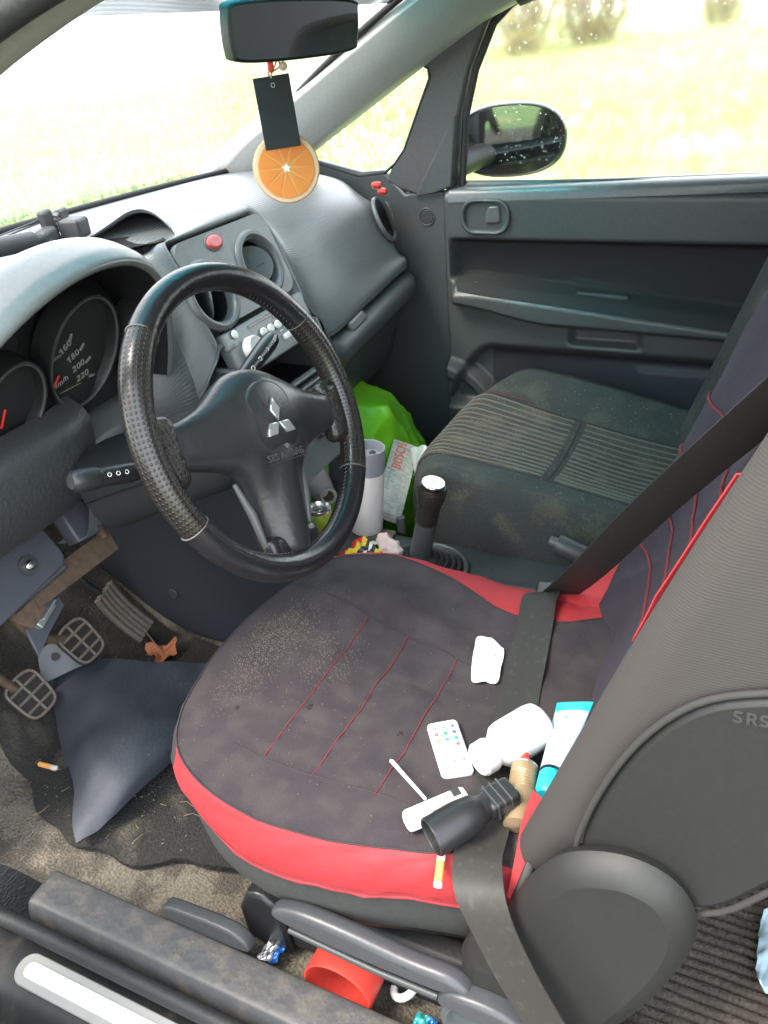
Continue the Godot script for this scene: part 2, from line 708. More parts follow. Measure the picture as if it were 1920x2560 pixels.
	cov.albedo_texture = ramp_tex(g_thread, g_wear, func(a, b):
		var k: float = 0.78 + 0.44 * a
		return (Color(0.030, 0.023, 0.028) * k).lerp(Color(0.044, 0.035, 0.037) * k, smoothstep(0.25, 0.85, b + 0.15 * (a - 0.5))))
	bump(tri(cov, 3.2), n_thread, 0.5)
	var cov2 := mat("cover_purple", Color.WHITE, 0.92)
	cov2.albedo_texture = ramp_tex(g_fine, g_mid, func(a, b):
		var k: float = clampf(0.75 + 0.3 * a + 0.3 * (b - 0.5), 0.4, 1.3)
		return Color(0.036 * k, 0.029 * k, 0.043 * k))
	bump(tri(cov2, 5.0), n_thread, 0.5)
	var red := mat("cover_red", Color.WHITE, 0.75)
	red.albedo_texture = ramp_tex(g_fine, g_mid, func(a, b):
		var k: float = 0.88 + 0.14 * a + 0.15 * (b - 0.5)
		return Color(0.44 * k, 0.027 * k, 0.034 * k))
	bump(tri(red, 5.0), n_thread, 0.4)
	mat("stitch_red", lin(0.15, 0.018, 0.026), 0.85)
	mat("stitch_pale", lin(0.11, 0.10, 0.092), 0.8)
	mat("lettering_grey", lin(0.045, 0.047, 0.049), 0.5)
	mat("stitch_dark", lin(0.03, 0.022, 0.025), 0.9)
	var sb := mat("seat_black", Color.WHITE, 0.95)
	sb.albedo_texture = ramp_tex(g_fine, g_mid, func(a, b):
		var k: float = 0.7 + 0.5 * a + 0.3 * (b - 0.5)
		return Color(0.040 * k, 0.041 * k, 0.040 * k))
	bump(tri(sb, 8.0), n_fine, 0.5)
	# dust and spilled dirt on the passenger seat: patches with a grain of their own
	var dusty := func(base: Color, dirt: Color, lo: float, hi: float):
		return ramp_tex(g_fine, g_big, func(a, b):
			var d: float = smoothstep(lo, hi, b + 0.22 * (a - 0.5))
			var k: float = 0.75 + 0.5 * a
			return Color(base.r * k, base.g * k, base.b * k).lerp(dirt * (0.6 + 0.7 * a), d * 0.85))
	var ps := mat("seat_ribbed", Color.WHITE, 0.95)
	ps.albedo_texture = dusty.call(Color(0.045, 0.043, 0.039), Color(0.12, 0.108, 0.080), 0.40, 1.0)
	bump(tri(ps, 2.6), n_fine, 0.4)
	var pb := mat("seat_bolster", Color.WHITE, 0.95)
	pb.albedo_texture = dusty.call(Color(0.034, 0.037, 0.036), Color(0.09, 0.083, 0.062), 0.5, 1.0)
	bump(tri(pb, 2.6), n_fine, 0.4)
	# ribbed light fabric on the driver's backrest side: needs mesh uv
	var rf := mat("fabric_ribbed", Color.WHITE, 0.9)
	var rim_im := Image.create(64, 64, true, Image.FORMAT_RGB8)
	for y in 64:
		for x in 64:
			var h := 0.5 + 0.5 * cos(TAU * y / 16.0)
			var k := 0.86 + 0.18 * h
			rim_im.set_pixel(x, y, Color(0.039 * k, 0.034 * k, 0.032 * k).linear_to_srgb())  # near-side shade is put into this darker fabric tone
	rim_im.generate_mipmaps()
	rf.albedo_texture = ImageTexture.create_from_image(rim_im)
	bump(rf, n_rib, 0.3)
	# carpets
	var ca := mat("carpet", Color.WHITE, 1.0)
	ca.albedo_texture = ramp_tex(g_fine, g_big, func(a, b):
		var d: float = smoothstep(0.25, 0.75, b + 0.3 * (a - 0.5))
		var k: float = 0.5 + 1.0 * a
		return Color(0.078, 0.067, 0.054).lerp(Color(0.165, 0.142, 0.110), d) * k)
	bump(tri(ca, 3.0), n_fine, 1.2)
	var mt := mat("mat_carpet", Color.WHITE, 1.0)
	mt.albedo_texture = ramp_tex(g_fine, g_big, func(a, b):
		var k: float = 0.35 + 1.3 * a
		return Color(0.022 * k, 0.020 * k, 0.018 * k).lerp(Color(0.09, 0.08, 0.06) * k, smoothstep(0.55, 0.95, b) * 0.7))
	bump(tri(mt, 3.0), n_fine, 1.2)
	var rm := mat("rear_carpet", Color.WHITE, 1.0)
	rm.albedo_texture = ramp_tex(g_fine, g_mid, func(a, b):
		var k: float = 0.5 + 1.0 * a
		return Color(0.045, 0.036, 0.029).lerp(Color(0.105, 0.088, 0.070), b) * k)
	bump(tri(rm, 3.0), n_fine, 1.0)
	var be := mat("webbing", Color.WHITE, 0.62)
	be.albedo_texture = ramp_tex(g_fine, g_mid, func(a, b):
		var k: float = 0.75 + 0.3 * a
		return Color(0.027 * k, 0.025 * k, 0.022 * k).lerp(Color(0.06, 0.055, 0.048), smoothstep(0.6, 0.95, b) * 0.5))
	bump(tri(be, 7.0), n_thread, 0.35)
	# dirty black paint and wet sill
	var pa := mat("black_paint", Color.WHITE, 0.42)
	pa.albedo_texture = ramp_tex(g_fine, g_big, func(a, b): return Color(0.009, 0.009, 0.010).lerp(Color(0.050, 0.043, 0.030), smoothstep(0.5, 0.9, b + 0.3 * (a - 0.5)) * 0.6))
	tri(pa, 4.0)
	var sd := mat("sill_dirty", Color.WHITE, 0.5)
	sd.albedo_texture = ramp_tex(g_fine, g_big, func(a, b): return Color(0.054, 0.054, 0.056).lerp(Color(0.100, 0.088, 0.072), smoothstep(0.45, 0.9, b + 0.6 * (a - 0.5)) * 0.8))
	bump(tri(sd, 4.5), n_grain, 0.3)
	var le2 := mat("leaf", Color.WHITE, 0.7)
	le2.albedo_texture = ramp_tex(g_fine, g_mid, func(a, b): return Color(0.19, 0.055, 0.020).lerp(Color(0.42, 0.15, 0.06), clampf(b * 1.4 - 0.2 + 0.3 * (a - 0.5), 0, 1)))
	tri(le2, 25.0)
	# glass
	var gl := mat("glass", Color(0.93, 0.98, 0.96, 0.06), 0.02)
	gl.transparency = BaseMaterial3D.TRANSPARENCY_ALPHA
	var gw := mat("glass_wet", Color(0.95, 0.96, 0.93, 0.17), 0.04)
	gw.transparency = BaseMaterial3D.TRANSPARENCY_ALPHA
	var gt := mat("glass_tint", Color(0.30, 0.78, 0.84, 0.0), 0.02)
	gt.refraction_enabled = true
	gt.refraction_scale = 0.01
	var gf := mat("glass_filmed", Color(0.97, 0.99, 0.97, 0.0), 0.085)
	gf.refraction_enabled = true
	gf.refraction_scale = 0.033
	var dr := mat("raindrop", Color(0.98, 0.99, 0.99, 0.0), 0.0)
	dr.refraction_enabled = true
	dr.refraction_scale = 0.033
	dr.transparency = BaseMaterial3D.TRANSPARENCY_ALPHA
	var mi := mat("mirror_glass", lin(0.72, 0.75, 0.76), 0.03, 1.0)
	mi.metallic_specular = 0.5
	var cl := mat("clear_plastic", Color(0.92, 0.95, 0.96, 0.25), 0.08)
	cl.transparency = BaseMaterial3D.TRANSPARENCY_ALPHA
	var ga := mat("gauge_glass", Color(0.9, 0.95, 1.0, 0.05), 0.02)
	ga.transparency = BaseMaterial3D.TRANSPARENCY_ALPHA
	# outside
	var gd := mat("ground", Color.WHITE, 1.0)
	gd.albedo_texture = ramp_tex(g_fine, g_big, func(a, b):
		return Color(0.20, 0.285, 0.095).lerp(Color(0.43, 0.39, 0.19), smoothstep(0.45, 0.85, b + 0.2 * (a - 0.5))) * (0.8 + 0.4 * a))
	gd.uv1_triplanar = true
	gd.uv1_world_triplanar = true
	gd.uv1_scale = Vector3(0.11, 0.11, 0.11)
	var gb := mat("grass_blade", Color.WHITE, 0.8)
	gb.vertex_color_use_as_albedo = true
	gb.backlight_enabled = true
	gb.backlight = lin(0.10, 0.10, 0.03)
	mat("bark", lin(0.17, 0.125, 0.09), 0.95)
	var fo := mat("foliage", lin(0.28, 0.22, 0.10), 0.85)
	fo.backlight_enabled = true
	fo.backlight = lin(0.08, 0.06, 0.02)
	mat("lcd_dark", lin(0.06, 0.07, 0.055), 0.2)
	mat("silver_panel", lin(0.17, 0.185, 0.19), 0.38, 0.25)
	mat("mirror_dark", lin(0.22, 0.235, 0.25), 0.03, 1.0)
	mat("gloss_stalk", lin(0.015, 0.017, 0.018), 0.28)
	mat("chrome_dull", lin(0.35, 0.37, 0.38), 0.35, 0.8)
	mat("black_sheen", lin(0.016, 0.016, 0.017), 0.38)
	mat("seat_piping", lin(0.026, 0.025, 0.024), 0.85)
	mat("stalk_dark", lin(0.05, 0.052, 0.055), 0.5)
	mat("figure_white", lin(0.20, 0.20, 0.195), 0.6)
	mat("cup_white", Color(0.85, 0.88, 0.88, 0.55), 0.15).transparency = BaseMaterial3D.TRANSPARENCY_ALPHA
	mat("print_red", lin(0.55, 0.12, 0.09), 0.7)
	mat("tissue", lin(0.70, 0.50, 0.48), 0.9)
	mat("tab_grey", lin(0.13, 0.137, 0.155), 0.5)
	mat("dark_green", lin(0.02, 0.035, 0.035), 0.4)
	mat("crumb_pale", lin(0.20, 0.18, 0.145), 0.9)
	mat("b_rose", lin(0.65, 0.22, 0.24), 0.5)
	mat("b_grey", lin(0.22, 0.24, 0.24), 0.5)
	mat("b_dark", lin(0.16, 0.16, 0.16), 0.5)
	mat("b_red", lin(0.75, 0.13, 0.10), 0.5)
	mat("b_green", lin(0.02, 0.28, 0.13), 0.5)
	mat("b_blue", lin(0.06, 0.12, 0.45), 0.5)
	mat("b_orange", lin(0.80, 0.25, 0.10), 0.5)
	mat("b_lime", lin(0.05, 0.45, 0.17), 0.5)
	mat("b_cyan", lin(0.02, 0.42, 0.55), 0.5)
	mat("b_violet", lin(0.22, 0.13, 0.16), 0.5)
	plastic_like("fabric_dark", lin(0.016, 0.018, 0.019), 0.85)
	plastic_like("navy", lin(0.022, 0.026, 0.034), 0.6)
	mat("rib_thread", lin(0.13, 0.122, 0.105), 0.95)
	mat("scuff_rim", lin(0.26, 0.25, 0.23), 0.45, 0.2)
	var et := mat("earth", Color.WHITE, 0.8)  # dark soil tone for the added ground strip
	et.albedo_texture = mats.carpet.albedo_texture
	et.albedo_color = lin(0.55, 0.5, 0.45)
	et.uv1_triplanar = true
	et.uv1_world_triplanar = true
	et.uv1_scale = Vector3(0.5, 0.5, 0.5)
	mat("lettering_dim", lin(0.030, 0.030, 0.028), 0.7)
	plastic_like("pedal_base", lin(0.020, 0.018, 0.016), 0.9)
	plastic_like("fabric_grey", lin(0.10, 0.10, 0.10), 0.9)

func plastic_like(key: String, c: Color, rough: float) -> void:
	var m: StandardMaterial3D = mats.trim.duplicate()
	m.albedo_color = c
	m.roughness = rough
	mats[key] = m

# ---------------------------------------------------------------- outside
func structure(called: String, mb: MB, m: Material) -> MeshInstance3D:
	var o := MeshInstance3D.new()
	o.name = called
	o.mesh = mb.mesh()
	o.material_override = m
	add_child(o)
	o.set_meta("kind", "structure")
	return o

func build_outside() -> void:
	var rows := []
	var nz := noise(FastNoiseLite.TYPE_SIMPLEX_SMOOTH, 0.03, 3, 31)
	var n := 70
	for i in n + 1:
		var row := PackedVector3Array()
		for j in n + 1:
			var u := (2.0 * j / n - 1.0)
			var w := (2.0 * i / n - 1.0)
			var x := 300.0 * u * absf(u)
			var z := 300.0 * w * absf(w)
			var d := Vector2(x, z).length()
			row.append(Vector3(x, -0.30 + nz.get_noise_2d(x, z) * 0.5 * sst(6.0, 30.0, d), z))
		rows.append(row)
	structure("ground", MB.new().grid(rows), mats.ground)
	# added unseen strip of dark ground, keeps green bounce off the driver's side
	var tr := []
	for i in 40:
		var row := PackedVector3Array()
		for j in 9:
			var z := lerpf(-9.0, 9.0, i / 39.0)
			row.append(Vector3(lerpf(-3.6 + 0.25 * sin(z * 1.3), -0.45, j / 8.0), -0.294 + 0.004 * sin(j * 2.0 + z), z))
		tr.append(row)
	structure("added_dark_ground", MB.new().grid(tr), mats.earth)
	# rough grass on the far side of the car and in front of it
	var tuft := MB.new()
	for k in 7:
		var a := TAU * k / 7.0 + rng.randf() * 0.6
		var d := Vector3(cos(a), 0, sin(a))
		var s := Vector3(-sin(a), 0, cos(a)) * 0.012
		var h := rng.randf_range(0.22, 0.42)
		var b := d * 0.03
		var m1 := b + d * 0.05 + Vector3.UP * h * 0.6
		var t1 := b + d * rng.randf_range(0.10, 0.20) + Vector3.UP * h
		tuft.quad(b - s, b + s, m1 + s * 0.7, m1 - s * 0.7)
		tuft.tri(m1 - s * 0.7, m1 + s * 0.7, t1)
	var mm := MultiMesh.new()
	mm.transform_format = MultiMesh.TRANSFORM_3D
	mm.use_colors = true
	mm.mesh = tuft.mesh()
	var xf := []
	var cl := []
	var pn := noise(FastNoiseLite.TYPE_SIMPLEX_SMOOTH, 0.12, 2, 77)
	for k in 22000:
		var a := rng.randf_range(-1.75, 0.75)
		var r := 2.2 + 34.0 * pow(rng.randf(), 1.4)
		var p := Vector3(cos(a) * r, -0.30, sin(a) * r)
		if absf(p.x) < 1.3 and p.z > -3.2:
			continue
		p.y += nz.get_noise_2d(p.x, p.z) * 0.5 * sst(6.0, 30.0, r)
		var sc := rng.randf_range(0.4, 0.9) * (0.38 + 0.5 * sst(6.0, 18.0, r))
		xf.append(Transform3D(Basis(Vector3.UP, rng.randf() * TAU).scaled(Vector3(sc, sc, sc)), p))
		var dry := clampf(sst(6.0, 22.0, r) * 0.8 + pn.get_noise_2d(p.x, p.z) * 0.5 + rng.randf_range(-0.15, 0.15), 0.0, 1.0)
		cl.append(Color(0.21, 0.30, 0.095).lerp(Color(0.46, 0.41, 0.20), dry))
	mm.instance_count = xf.size()
	for k in xf.size():
		mm.set_instance_transform(k, xf[k])
		mm.set_instance_color(k, cl[k])
	var gi := MultiMeshInstance3D.new()
	gi.name = "grass"
	gi.multimesh = mm
	gi.material_override = mats.grass_blade
	add_child(gi)
	gi.set_meta("kind", "stuff")
	gi.set_meta("label", "rough green and straw-yellow grass around the car")
	gi.set_meta("category", "grass")
	# bare autumn shrubs beyond the passenger window
	var spots := [[31.0, -9.7, 2.6, "brown autumn shrub beyond passenger window, nearest the window's front pillar"], [33.0, -7.7, 2.9, "brown autumn shrub beyond passenger window, second from the front pillar"],
		[44.0, -4.5, 2.6, "thin brown shrub beyond the right part of the passenger window"], [-9.0, -46.0, 2.2, "pale shrub far beyond the left part of the windscreen"], [16.0, -44.0, 2.0, "pale shrub far beyond the right part of the windscreen"]]
	for s in spots:
		shrub(Vector3(s[0], -0.45, s[1]), s[2], s[3])

func shrub(at: Vector3, sc: float, label: String) -> void:
	var o := thing("shrub", label, "shrub", at, "autumn shrubs beyond the car")
	var tr := MB.new()
	var cr_ := MB.new()
	for k in 9:
		var a := TAU * k / 9.0 + rng.randf()
		var p := at + Vector3(cos(a), 0, sin(a)) * 0.12 * sc
		var path := [p]
		var dir := Vector3(cos(a) * 0.35, 1.0, sin(a) * 0.35).normalized()
		var rad := [0.05 * sc]
		for q in 5:
			dir = (dir + Vector3(rng.randf_range(-0.3, 0.3), 0.15, rng.randf_range(-0.3, 0.3))).normalized()
			p += dir * rng.randf_range(0.35, 0.55) * sc
			path.append(p)
			rad.append(0.05 * sc * (1.0 - 0.17 * (q + 1)))
			for l in 26:
				var c := p + Vector3(rng.randf_range(-1, 1), rng.randf_range(-0.8, 0.9), rng.randf_range(-1, 1)) * 0.45 * sc
				var e1 := Vector3(rng.randf_range(-1, 1), rng.randf_range(-1, 1), rng.randf_range(-1, 1)).normalized() * 0.06 * sc
				var e2 := e1.cross(Vector3(rng.randf_range(-1, 1), rng.randf_range(-1, 1), rng.randf_range(-1, 1))).normalized() * 0.04 * sc
				cr_.quad(c - e1, c + e2, c + e1, c - e2)
		tr.tube(PackedVector3Array(path), rad, 6)
	part(o, "trunk", tr, mats.bark)
	part(o, "crown", cr_, mats.foliage)

# ---------------------------------------------------------------- the body of the car
func ws_point(x: float, t: float) -> Vector3:
	var k := lerpf(1.0, 0.88, t)
	var b := Vector3(x, 0.757, -1.105 + 0.06 * pow(x / 0.6, 2.0))
	var p := Vector3(x * 0.88, 1.150, -0.405 + 0.03 * pow(x / 0.6, 2.0))
	return b.lerp(p, t) + Vector3(0, 0.018, -0.018) * sin(PI * t)

func floor_y(x: float, z: float) -> float:
	var y := 0.0
	y += maxf(0.0, -0.84 - z) * 0.95
	y += 0.16 * (1.0 - sst(0.075, 0.135, absf(x))) * (1.0 - sst(0.3, 0.9, z))
	y += 0.03 * (1.0 - sst(-0.665, -0.640, x))
	return y

func profile_z(prof: Array, z0: float, z1: float, n: int) -> Array:
	var rows := []
	for i in n + 1:
		var row := PackedVector3Array()
		for p in prof:
			row.append(Vector3(p[0], p[1], lerpf(z0, z1, float(i) / n)))
		rows.append(row)
	return rows

func build_car_body() -> void:
	var o := thing("car_body", "dirty black car body with grey pillars, carpeted floor and rain-wet windscreen", "car", Vector3(0, -0.2, 0))
	# floor carpet
	var nz := noise(FastNoiseLite.TYPE_SIMPLEX_SMOOTH, 9.0, 3, 4)
	var rows := []
	var z := -1.12
	while z < 1.3:
		var row := PackedVector3Array()
		for j in 105:
			var x := lerpf(-0.665, 0.655, j / 104.0)
			row.append(Vector3(x, floor_y(x, z) + nz.get_noise_2d(x, z) * 0.006, z))
		rows.append(row)
		z += 0.0135
	part(o, "floor_carpet", MB.new().grid(rows), mats.carpet, "dusty grey-brown floor carpet")
	# inner sill trim
	var prof := []
	for c in curve2([[-0.650, 0.0], [-0.650, 0.040], [-0.651, 0.050], [-0.656, 0.0555], [-0.680, 0.0555], [-0.698, 0.054], [-0.704, 0.048], [-0.709, 0.030], [-0.711, 0.0]], 5, false):
		prof.append([c.x, c.y])
	var st := profile_z(prof, -0.615, 0.62, 40)
	# rounded front end
	var endrow := []
	for k in 4:
		var s: float = [0.2, 0.62, 0.86, 0.97][k]
		var zz: float = [-0.632, -0.630, -0.625, -0.620][k]
		var row := PackedVector3Array()
		for p in prof:
			row.append(Vector3(-0.683 + (p[0] + 0.683) * s, p[1] * s, zz))
		endrow.append(row)
	part(o, "sill_trim", MB.new().grid(endrow + st), mats.sill_dirty, "scuffed grey plastic sill trim")
	# bonnet release lever by the sill
	var lv := MB.new()
	lv.plate(curve2([[-0.425, 0.052], [-0.43, 0.075], [-0.40, 0.082], [-0.33, 0.085], [-0.305, 0.07], [-0.315, 0.052]], 4), 0.018, 0.004, side(-0.634))
	part(o, "release_lever", lv, mats.trim_dark, "small dark release lever beside the sill trim")
	# weatherstrip and outer sill
	var wp := PackedVector3Array()
	for i in 40:
		var zz := lerpf(-1.0, 0.62, i / 39.0)
		wp.append(Vector3(-0.7255 - 0.03 * sst(-0.6, -1.0, zz), 0.036 + 0.12 * pow(sst(-0.68, -1.0, zz), 2.0), zz))
	part(o, "weatherstrip", MB.new().tube(wp, 0.0105, 10), mats.rubber)
	var op := []
	for c in curve2([[-0.715, 0.012], [-0.735, 0.012], [-0.765, 0.010], [-0.795, 0.002], [-0.815, -0.022], [-0.822, -0.07], [-0.800, -0.14], [-0.77, -0.2], [-0.60, -0.21]], 5, false):
		op.append([c.x, c.y])
	part(o, "outer_sill", MB.new().grid(profile_z(op, -1.1, 0.9, 30)), mats.black_paint, "wet dirty black outer sill")
	var sp := rrect(0.9, 0.040, 0.0195, 8)
	var scf := Transform3D(Basis(Vector3(0, 0, 1), Vector3(-0.985, -0.17, 0).normalized(), Vector3(-0.17, 0.985, 0).normalized()), Vector3(-0.7585, 0.0125, -0.142))
	var scuff := part(o, "scuff_plate", MB.new().plate(sp, 0.005, 0.0015, scf), mats.scuff_rim, "pale metal scuff plate on the outer sill")
	part(scuff, "inlay", MB.new().plate(rrect(0.872, 0.019, 0.009, 8), 0.0015, 0.0004, scf * Transform3D(Basis.IDENTITY, Vector3(0, 0, 0.0052))), mats.white_plastic)
	# firewall, kick panels, underbody
	part(o, "firewall", MB.new().box(Vector3(1.36, 0.72, 0.02), 0.004, Transform3D(Basis.IDENTITY, Vector3(0, 0.34, -1.125))), mats.black)
	part(o, "kick_panel", MB.new().plate(pv([[-1.12, -0.05], [-1.12, 0.72], [-0.86, 0.70], [-0.80, 0.5], [-0.785, 0.10], [-0.785, -0.05]]), 0.02, 0.004, side(-0.668)), mats.trim_dark)
	var kp := part(o, "kick_panel", MB.new().plate(pv([[-1.12, -0.05], [-1.12, 0.70], [-0.90, 0.758], [-0.85, 0.762], [-0.74, 0.735], [-0.684, 0.738], [-0.635, 0.690], [-0.5405, 0.695], [-0.5405, -0.05]]), 0.022, 0.006, side(0.688)), mats.trim)
	part(kp, "tweeter", MB.new().plate(ring2(0.0155, 24), 0.004, 0.0012, side(0.668) * Transform3D(Basis.IDENTITY, Vector3(-0.586, 0.641, 0))), mats.trim_dark)
	part(kp, "tweeter_rim", MB.new().tube(circle(Vector3(0.6655, 0.641, -0.586), Vector3(1, 0, 0), 0.018, 28), 0.002, 8, false, true), mats.trim)
	# windscreen
	var wr := []
	for i in 21:
		var row := PackedVector3Array()
		for j in 31:
			row.append(ws_point(lerpf(-0.60, 0.60, j / 30.0), i / 20.0))
		wr.append(row)
	var ws := part(o, "windscreen", MB.new().sheet(wr, 0.005), mats.glass_wet, "rain-wet windscreen")
	var tr := []
	for i in 6:
		var row := PackedVector3Array()
		for j in 31:
			row.append(ws_point(lerpf(-0.59, 0.59, j / 30.0), lerpf(0.71, 0.99, i / 5.0)) + Vector3(0, -0.004, 0.003))
		tr.append(row)
	part(ws, "shade_band", MB.new().sheet(tr, 0.0008), mats.glass_tint, "teal shade band along the top of the windscreen")
	var seal := []
	for i in 25:
		seal.append(ws_point(-0.6, 1.0 - i / 24.0))
	for j in range(1, 40):
		seal.append(ws_point(lerpf(-0.6, 0.6, j / 40.0), 0.0))
	for i in 25:
		seal.append(ws_point(0.6, i / 24.0))
	var sl := PackedVector3Array()
	for p in seal:
		sl.append(p + Vector3(0, -0.002, 0.008))
	part(ws, "seal", MB.new().tube(sl, 0.007, 8), mats.rubber)
	var rd := MB.new()
	for k in 1300:
		var x := rng.randf_range(-0.56, 0.58)
		var t := rng.randf_range(0.03, 0.97)
		var p := ws_point(x, t)
		var nn := Vector3(0, 0.87, -0.49)
		drop(rd, p + nn * 0.0026, nn, rng.randf_range(0.0006, 0.0019), 1.0 + (rng.randf() * 2.0 if rng.randf() < 0.25 else rng.randf() * 0.4), Vector3(0.15, 0.42, 0.88))
	var rdo := part(ws, "raindrop", rd, mats.raindrop)
	rdo.set_meta("kind", "stuff")
	# passenger pillar trim: from the dash to the roof, between windscreen and side glass
	var up := [Vector3(0.585, 0.735, -1.125), Vector3(0.578, 0.765, -1.072), Vector3(0.572, 0.850, -0.912), Vector3(0.565, 0.895, -0.832), Vector3(0.553, 1.013, -0.610), Vector3(0.548, 1.050, -0.535), Vector3(0.53, 1.13, -0.37)]
	var lo := [Vector3(0.640, 0.70, -0.97), Vector3(0.638, 0.745, -0.915), Vector3(0.632, 0.810, -0.800), Vector3(0.628, 0.870, -0.690), Vector3(0.620, 0.990, -0.470), Vector3(0.616, 1.020, -0.400), Vector3(0.60, 1.09, -0.20)]
	var pr := []
	for i in up.size():
		var a: Vector3 = up[i]
		var b: Vector3 = lo[i]
		var out := Vector3(-0.75, 0.1, 0.65).normalized()
		pr.append([a + Vector3(0.02, 0.02, -0.02), a, a.lerp(b, 0.12) + out * 0.012, a.lerp(b, 0.5) + out * 0.024, a.lerp(b, 0.85) + out * 0.016, b, b + Vector3(0.03, -0.006, -0.008)])
	part(o, "pillar_trim", MB.new().grid(surf(pr, 5, 4)), mats.pillar, "pale grey passenger side windscreen pillar")
	# black outer pillar behind it
	var po := PackedVector3Array()
	for i in up.size():
		po.append(up[i].lerp(lo[i], 0.5) + Vector3(0.045, 0.005, -0.02))
	part(o, "outer_pillar", MB.new().tube(po, 0.032, 10), mats.black_paint)
	# quarter window glass and its frame
	var q := [[-0.868, 0.784], [-0.666, 0.895], [-0.582, 0.937], [-0.566, 0.930], [-0.562, 0.915], [-0.588, 0.866], [-0.631, 0.779], [-0.656, 0.751], [-0.682, 0.733], [-0.745, 0.727], [-0.85, 0.755]]
	var qw := part(o, "quarter_window", MB.new().plate(pv(q), 0.004, 0.0, side(0.678)), mats.glass, "small triangular quarter window")
	var qp := PackedVector3Array()
	for c in q:
		qp.append(Vector3(0.668, c[1], c[0]))
	part(qw, "seal", MB.new().tube(qp, 0.003, 8, false, true), mats.rubber)
	# driver's pillar and roof rail over the door opening
	var dp := curve([Vector3(-0.70, 0.68, -1.08), Vector3(-0.672, 0.82, -0.80), Vector3(-0.648, 0.97, -0.53), Vector3(-0.632, 1.055, -0.345), Vector3(-0.62, 1.098, -0.18), Vector3(-0.605, 1.12, 0.1), Vector3(-0.60, 1.12, 0.6), Vector3(-0.60, 1.09, 1.2)], 6)
	part(o, "driver_pillar", MB.new().tube(dp, 0.040, 16), mats.pillar_dark, "dark grey driver side pillar and roof rail")
	var ds := PackedVector3Array()
	var dl := PackedVector3Array()
	for p in dp:
		ds.append(p + Vector3(-0.018, -0.036, 0.010))
		dl.append(p + Vector3(0.036, -0.022, 0.006))
	part(o, "door_seal", MB.new().tube(ds, 0.011, 10), mats.rubber)
	part(o, "pillar_liner", MB.new().tube(dl, 0.020, 10), mats.liner)
	# mirrored rail above the passenger door
	var pp := curve([Vector3(0.595, 1.06, -0.36), Vector3(0.60, 1.10, -0.18), Vector3(0.605, 1.12, 0.1), Vector3(0.60, 1.12, 0.6), Vector3(0.60, 1.09, 1.2)], 6)
	part(o, "roof_rail", MB.new().tube(pp, 0.04, 14), mats.pillar_dark)
	# roof, headliner
	for k in 2:
		var rr := []
		for i in 16:
			var t := i / 15.0
			var row := PackedVector3Array()
			for j in 17:
				var x := lerpf(-0.60, 0.60, j / 16.0)
				var zz := lerpf(-0.42, 1.32, t) + 0.03 * pow(x / 0.6, 2.0) * (1.0 - t)
				var y := 1.145 + 0.05 * sin(PI * clampf(t * 0.9 + 0.05, 0, 1)) - 0.035 * pow(absf(x) / 0.6, 3.0) - 0.05 * t * t
				row.append(Vector3(x, y + (0.022 if k == 0 else 0.0), zz))
			rr.append(row)
		part(o, ["roof", "headliner"][k], MB.new().sheet(rr, 0.004), mats.black_paint if k == 0 else mats.liner)
	# bonnet and wings
	var bn := []
	for i in 8:
		var t := i / 7.0
		var row := PackedVector3Array()
		for j in 13:
			var x := lerpf(-0.66, 0.66, j / 12.0)
			row.append(Vector3(x, 0.715 - 0.16 * t - 0.08 * t * t - 0.06 * pow(absf(x) / 0.66, 2.5), lerpf(-1.14, -1.85, t) + 0.05 * pow(x / 0.66, 2.0)))
		bn.append(row)
	part(o, "bonnet", MB.new().sheet(bn, 0.006), mats.black_paint)
	for s in [-1, 1]:
		var wg := []
		for i in 8:
			var t := i / 7.0
			var row := PackedVector3Array()
			for c in [[0.67, 0.655], [0.74, 0.62], [0.80, 0.52], [0.83, 0.35], [0.83, 0.1], [0.81, -0.1]]:
				row.append(Vector3(s * (c[0] - 0.06 * t * t), c[1] - 0.17 * t * t * sst(0.0, 0.5, c[1]), lerpf(-1.02, -1.80, t)))
			wg.append(row)
		part(o, "wing", MB.new().sheet(wg, 0.006), mats.black_paint)
	# rear: side panels below the glass, hatch, rear bench
	for s in [-1, 1]:
		part(o, "side_panel", MB.new().plate(pv([[0.46, -0.15], [0.46, 0.72], [0.9, 0.74], [1.35, 0.78], [1.42, 0.3], [1.38, -0.15]]), 0.05, 0.01, side(0.72 if s > 0 else -0.67)), mats.trim_dark)
		part(o, "centre_pillar", MB.new().tube(PackedVector3Array([Vector3(s * 0.70, -0.1, 0.48), Vector3(s * 0.69, 0.35, 0.48), Vector3(s * 0.68, 0.72, 0.47), Vector3(s * 0.60, 1.12, 0.43)]), [0.06, 0.055, 0.05, 0.045], 12), mats.pillar_dark)
		part(o, "rear_pillar", MB.new().tube(PackedVector3Array([Vector3(s * 0.68, 0.72, 1.25), Vector3(s * 0.58, 1.10, 1.20)]), [0.10, 0.07], 12), mats.pillar_dark)
	part(o, "hatch", MB.new().box(Vector3(1.36, 0.95, 0.05), 0.02, Transform3D(Basis.IDENTITY, Vector3(0, 0.3, 1.40))), mats.trim_dark)
	part(o, "rear_bench", MB.new().box(Vector3(1.24, 0.16, 0.46), 0.05, Transform3D(Basis(Vector3.RIGHT, -0.1), Vector3(0, 0.26, 0.86))).box(Vector3(1.24, 0.56, 0.14), 0.05, Transform3D(Basis(Vector3.RIGHT, 0.4), Vector3(0, 0.55, 1.16))), mats.fabric_grey)
	part(o, "underbody", MB.new().box(Vector3(1.5, 0.04, 3.0), 0.01, Transform3D(Basis.IDENTITY, Vector3(0, -0.2, 0.0))), mats.black)

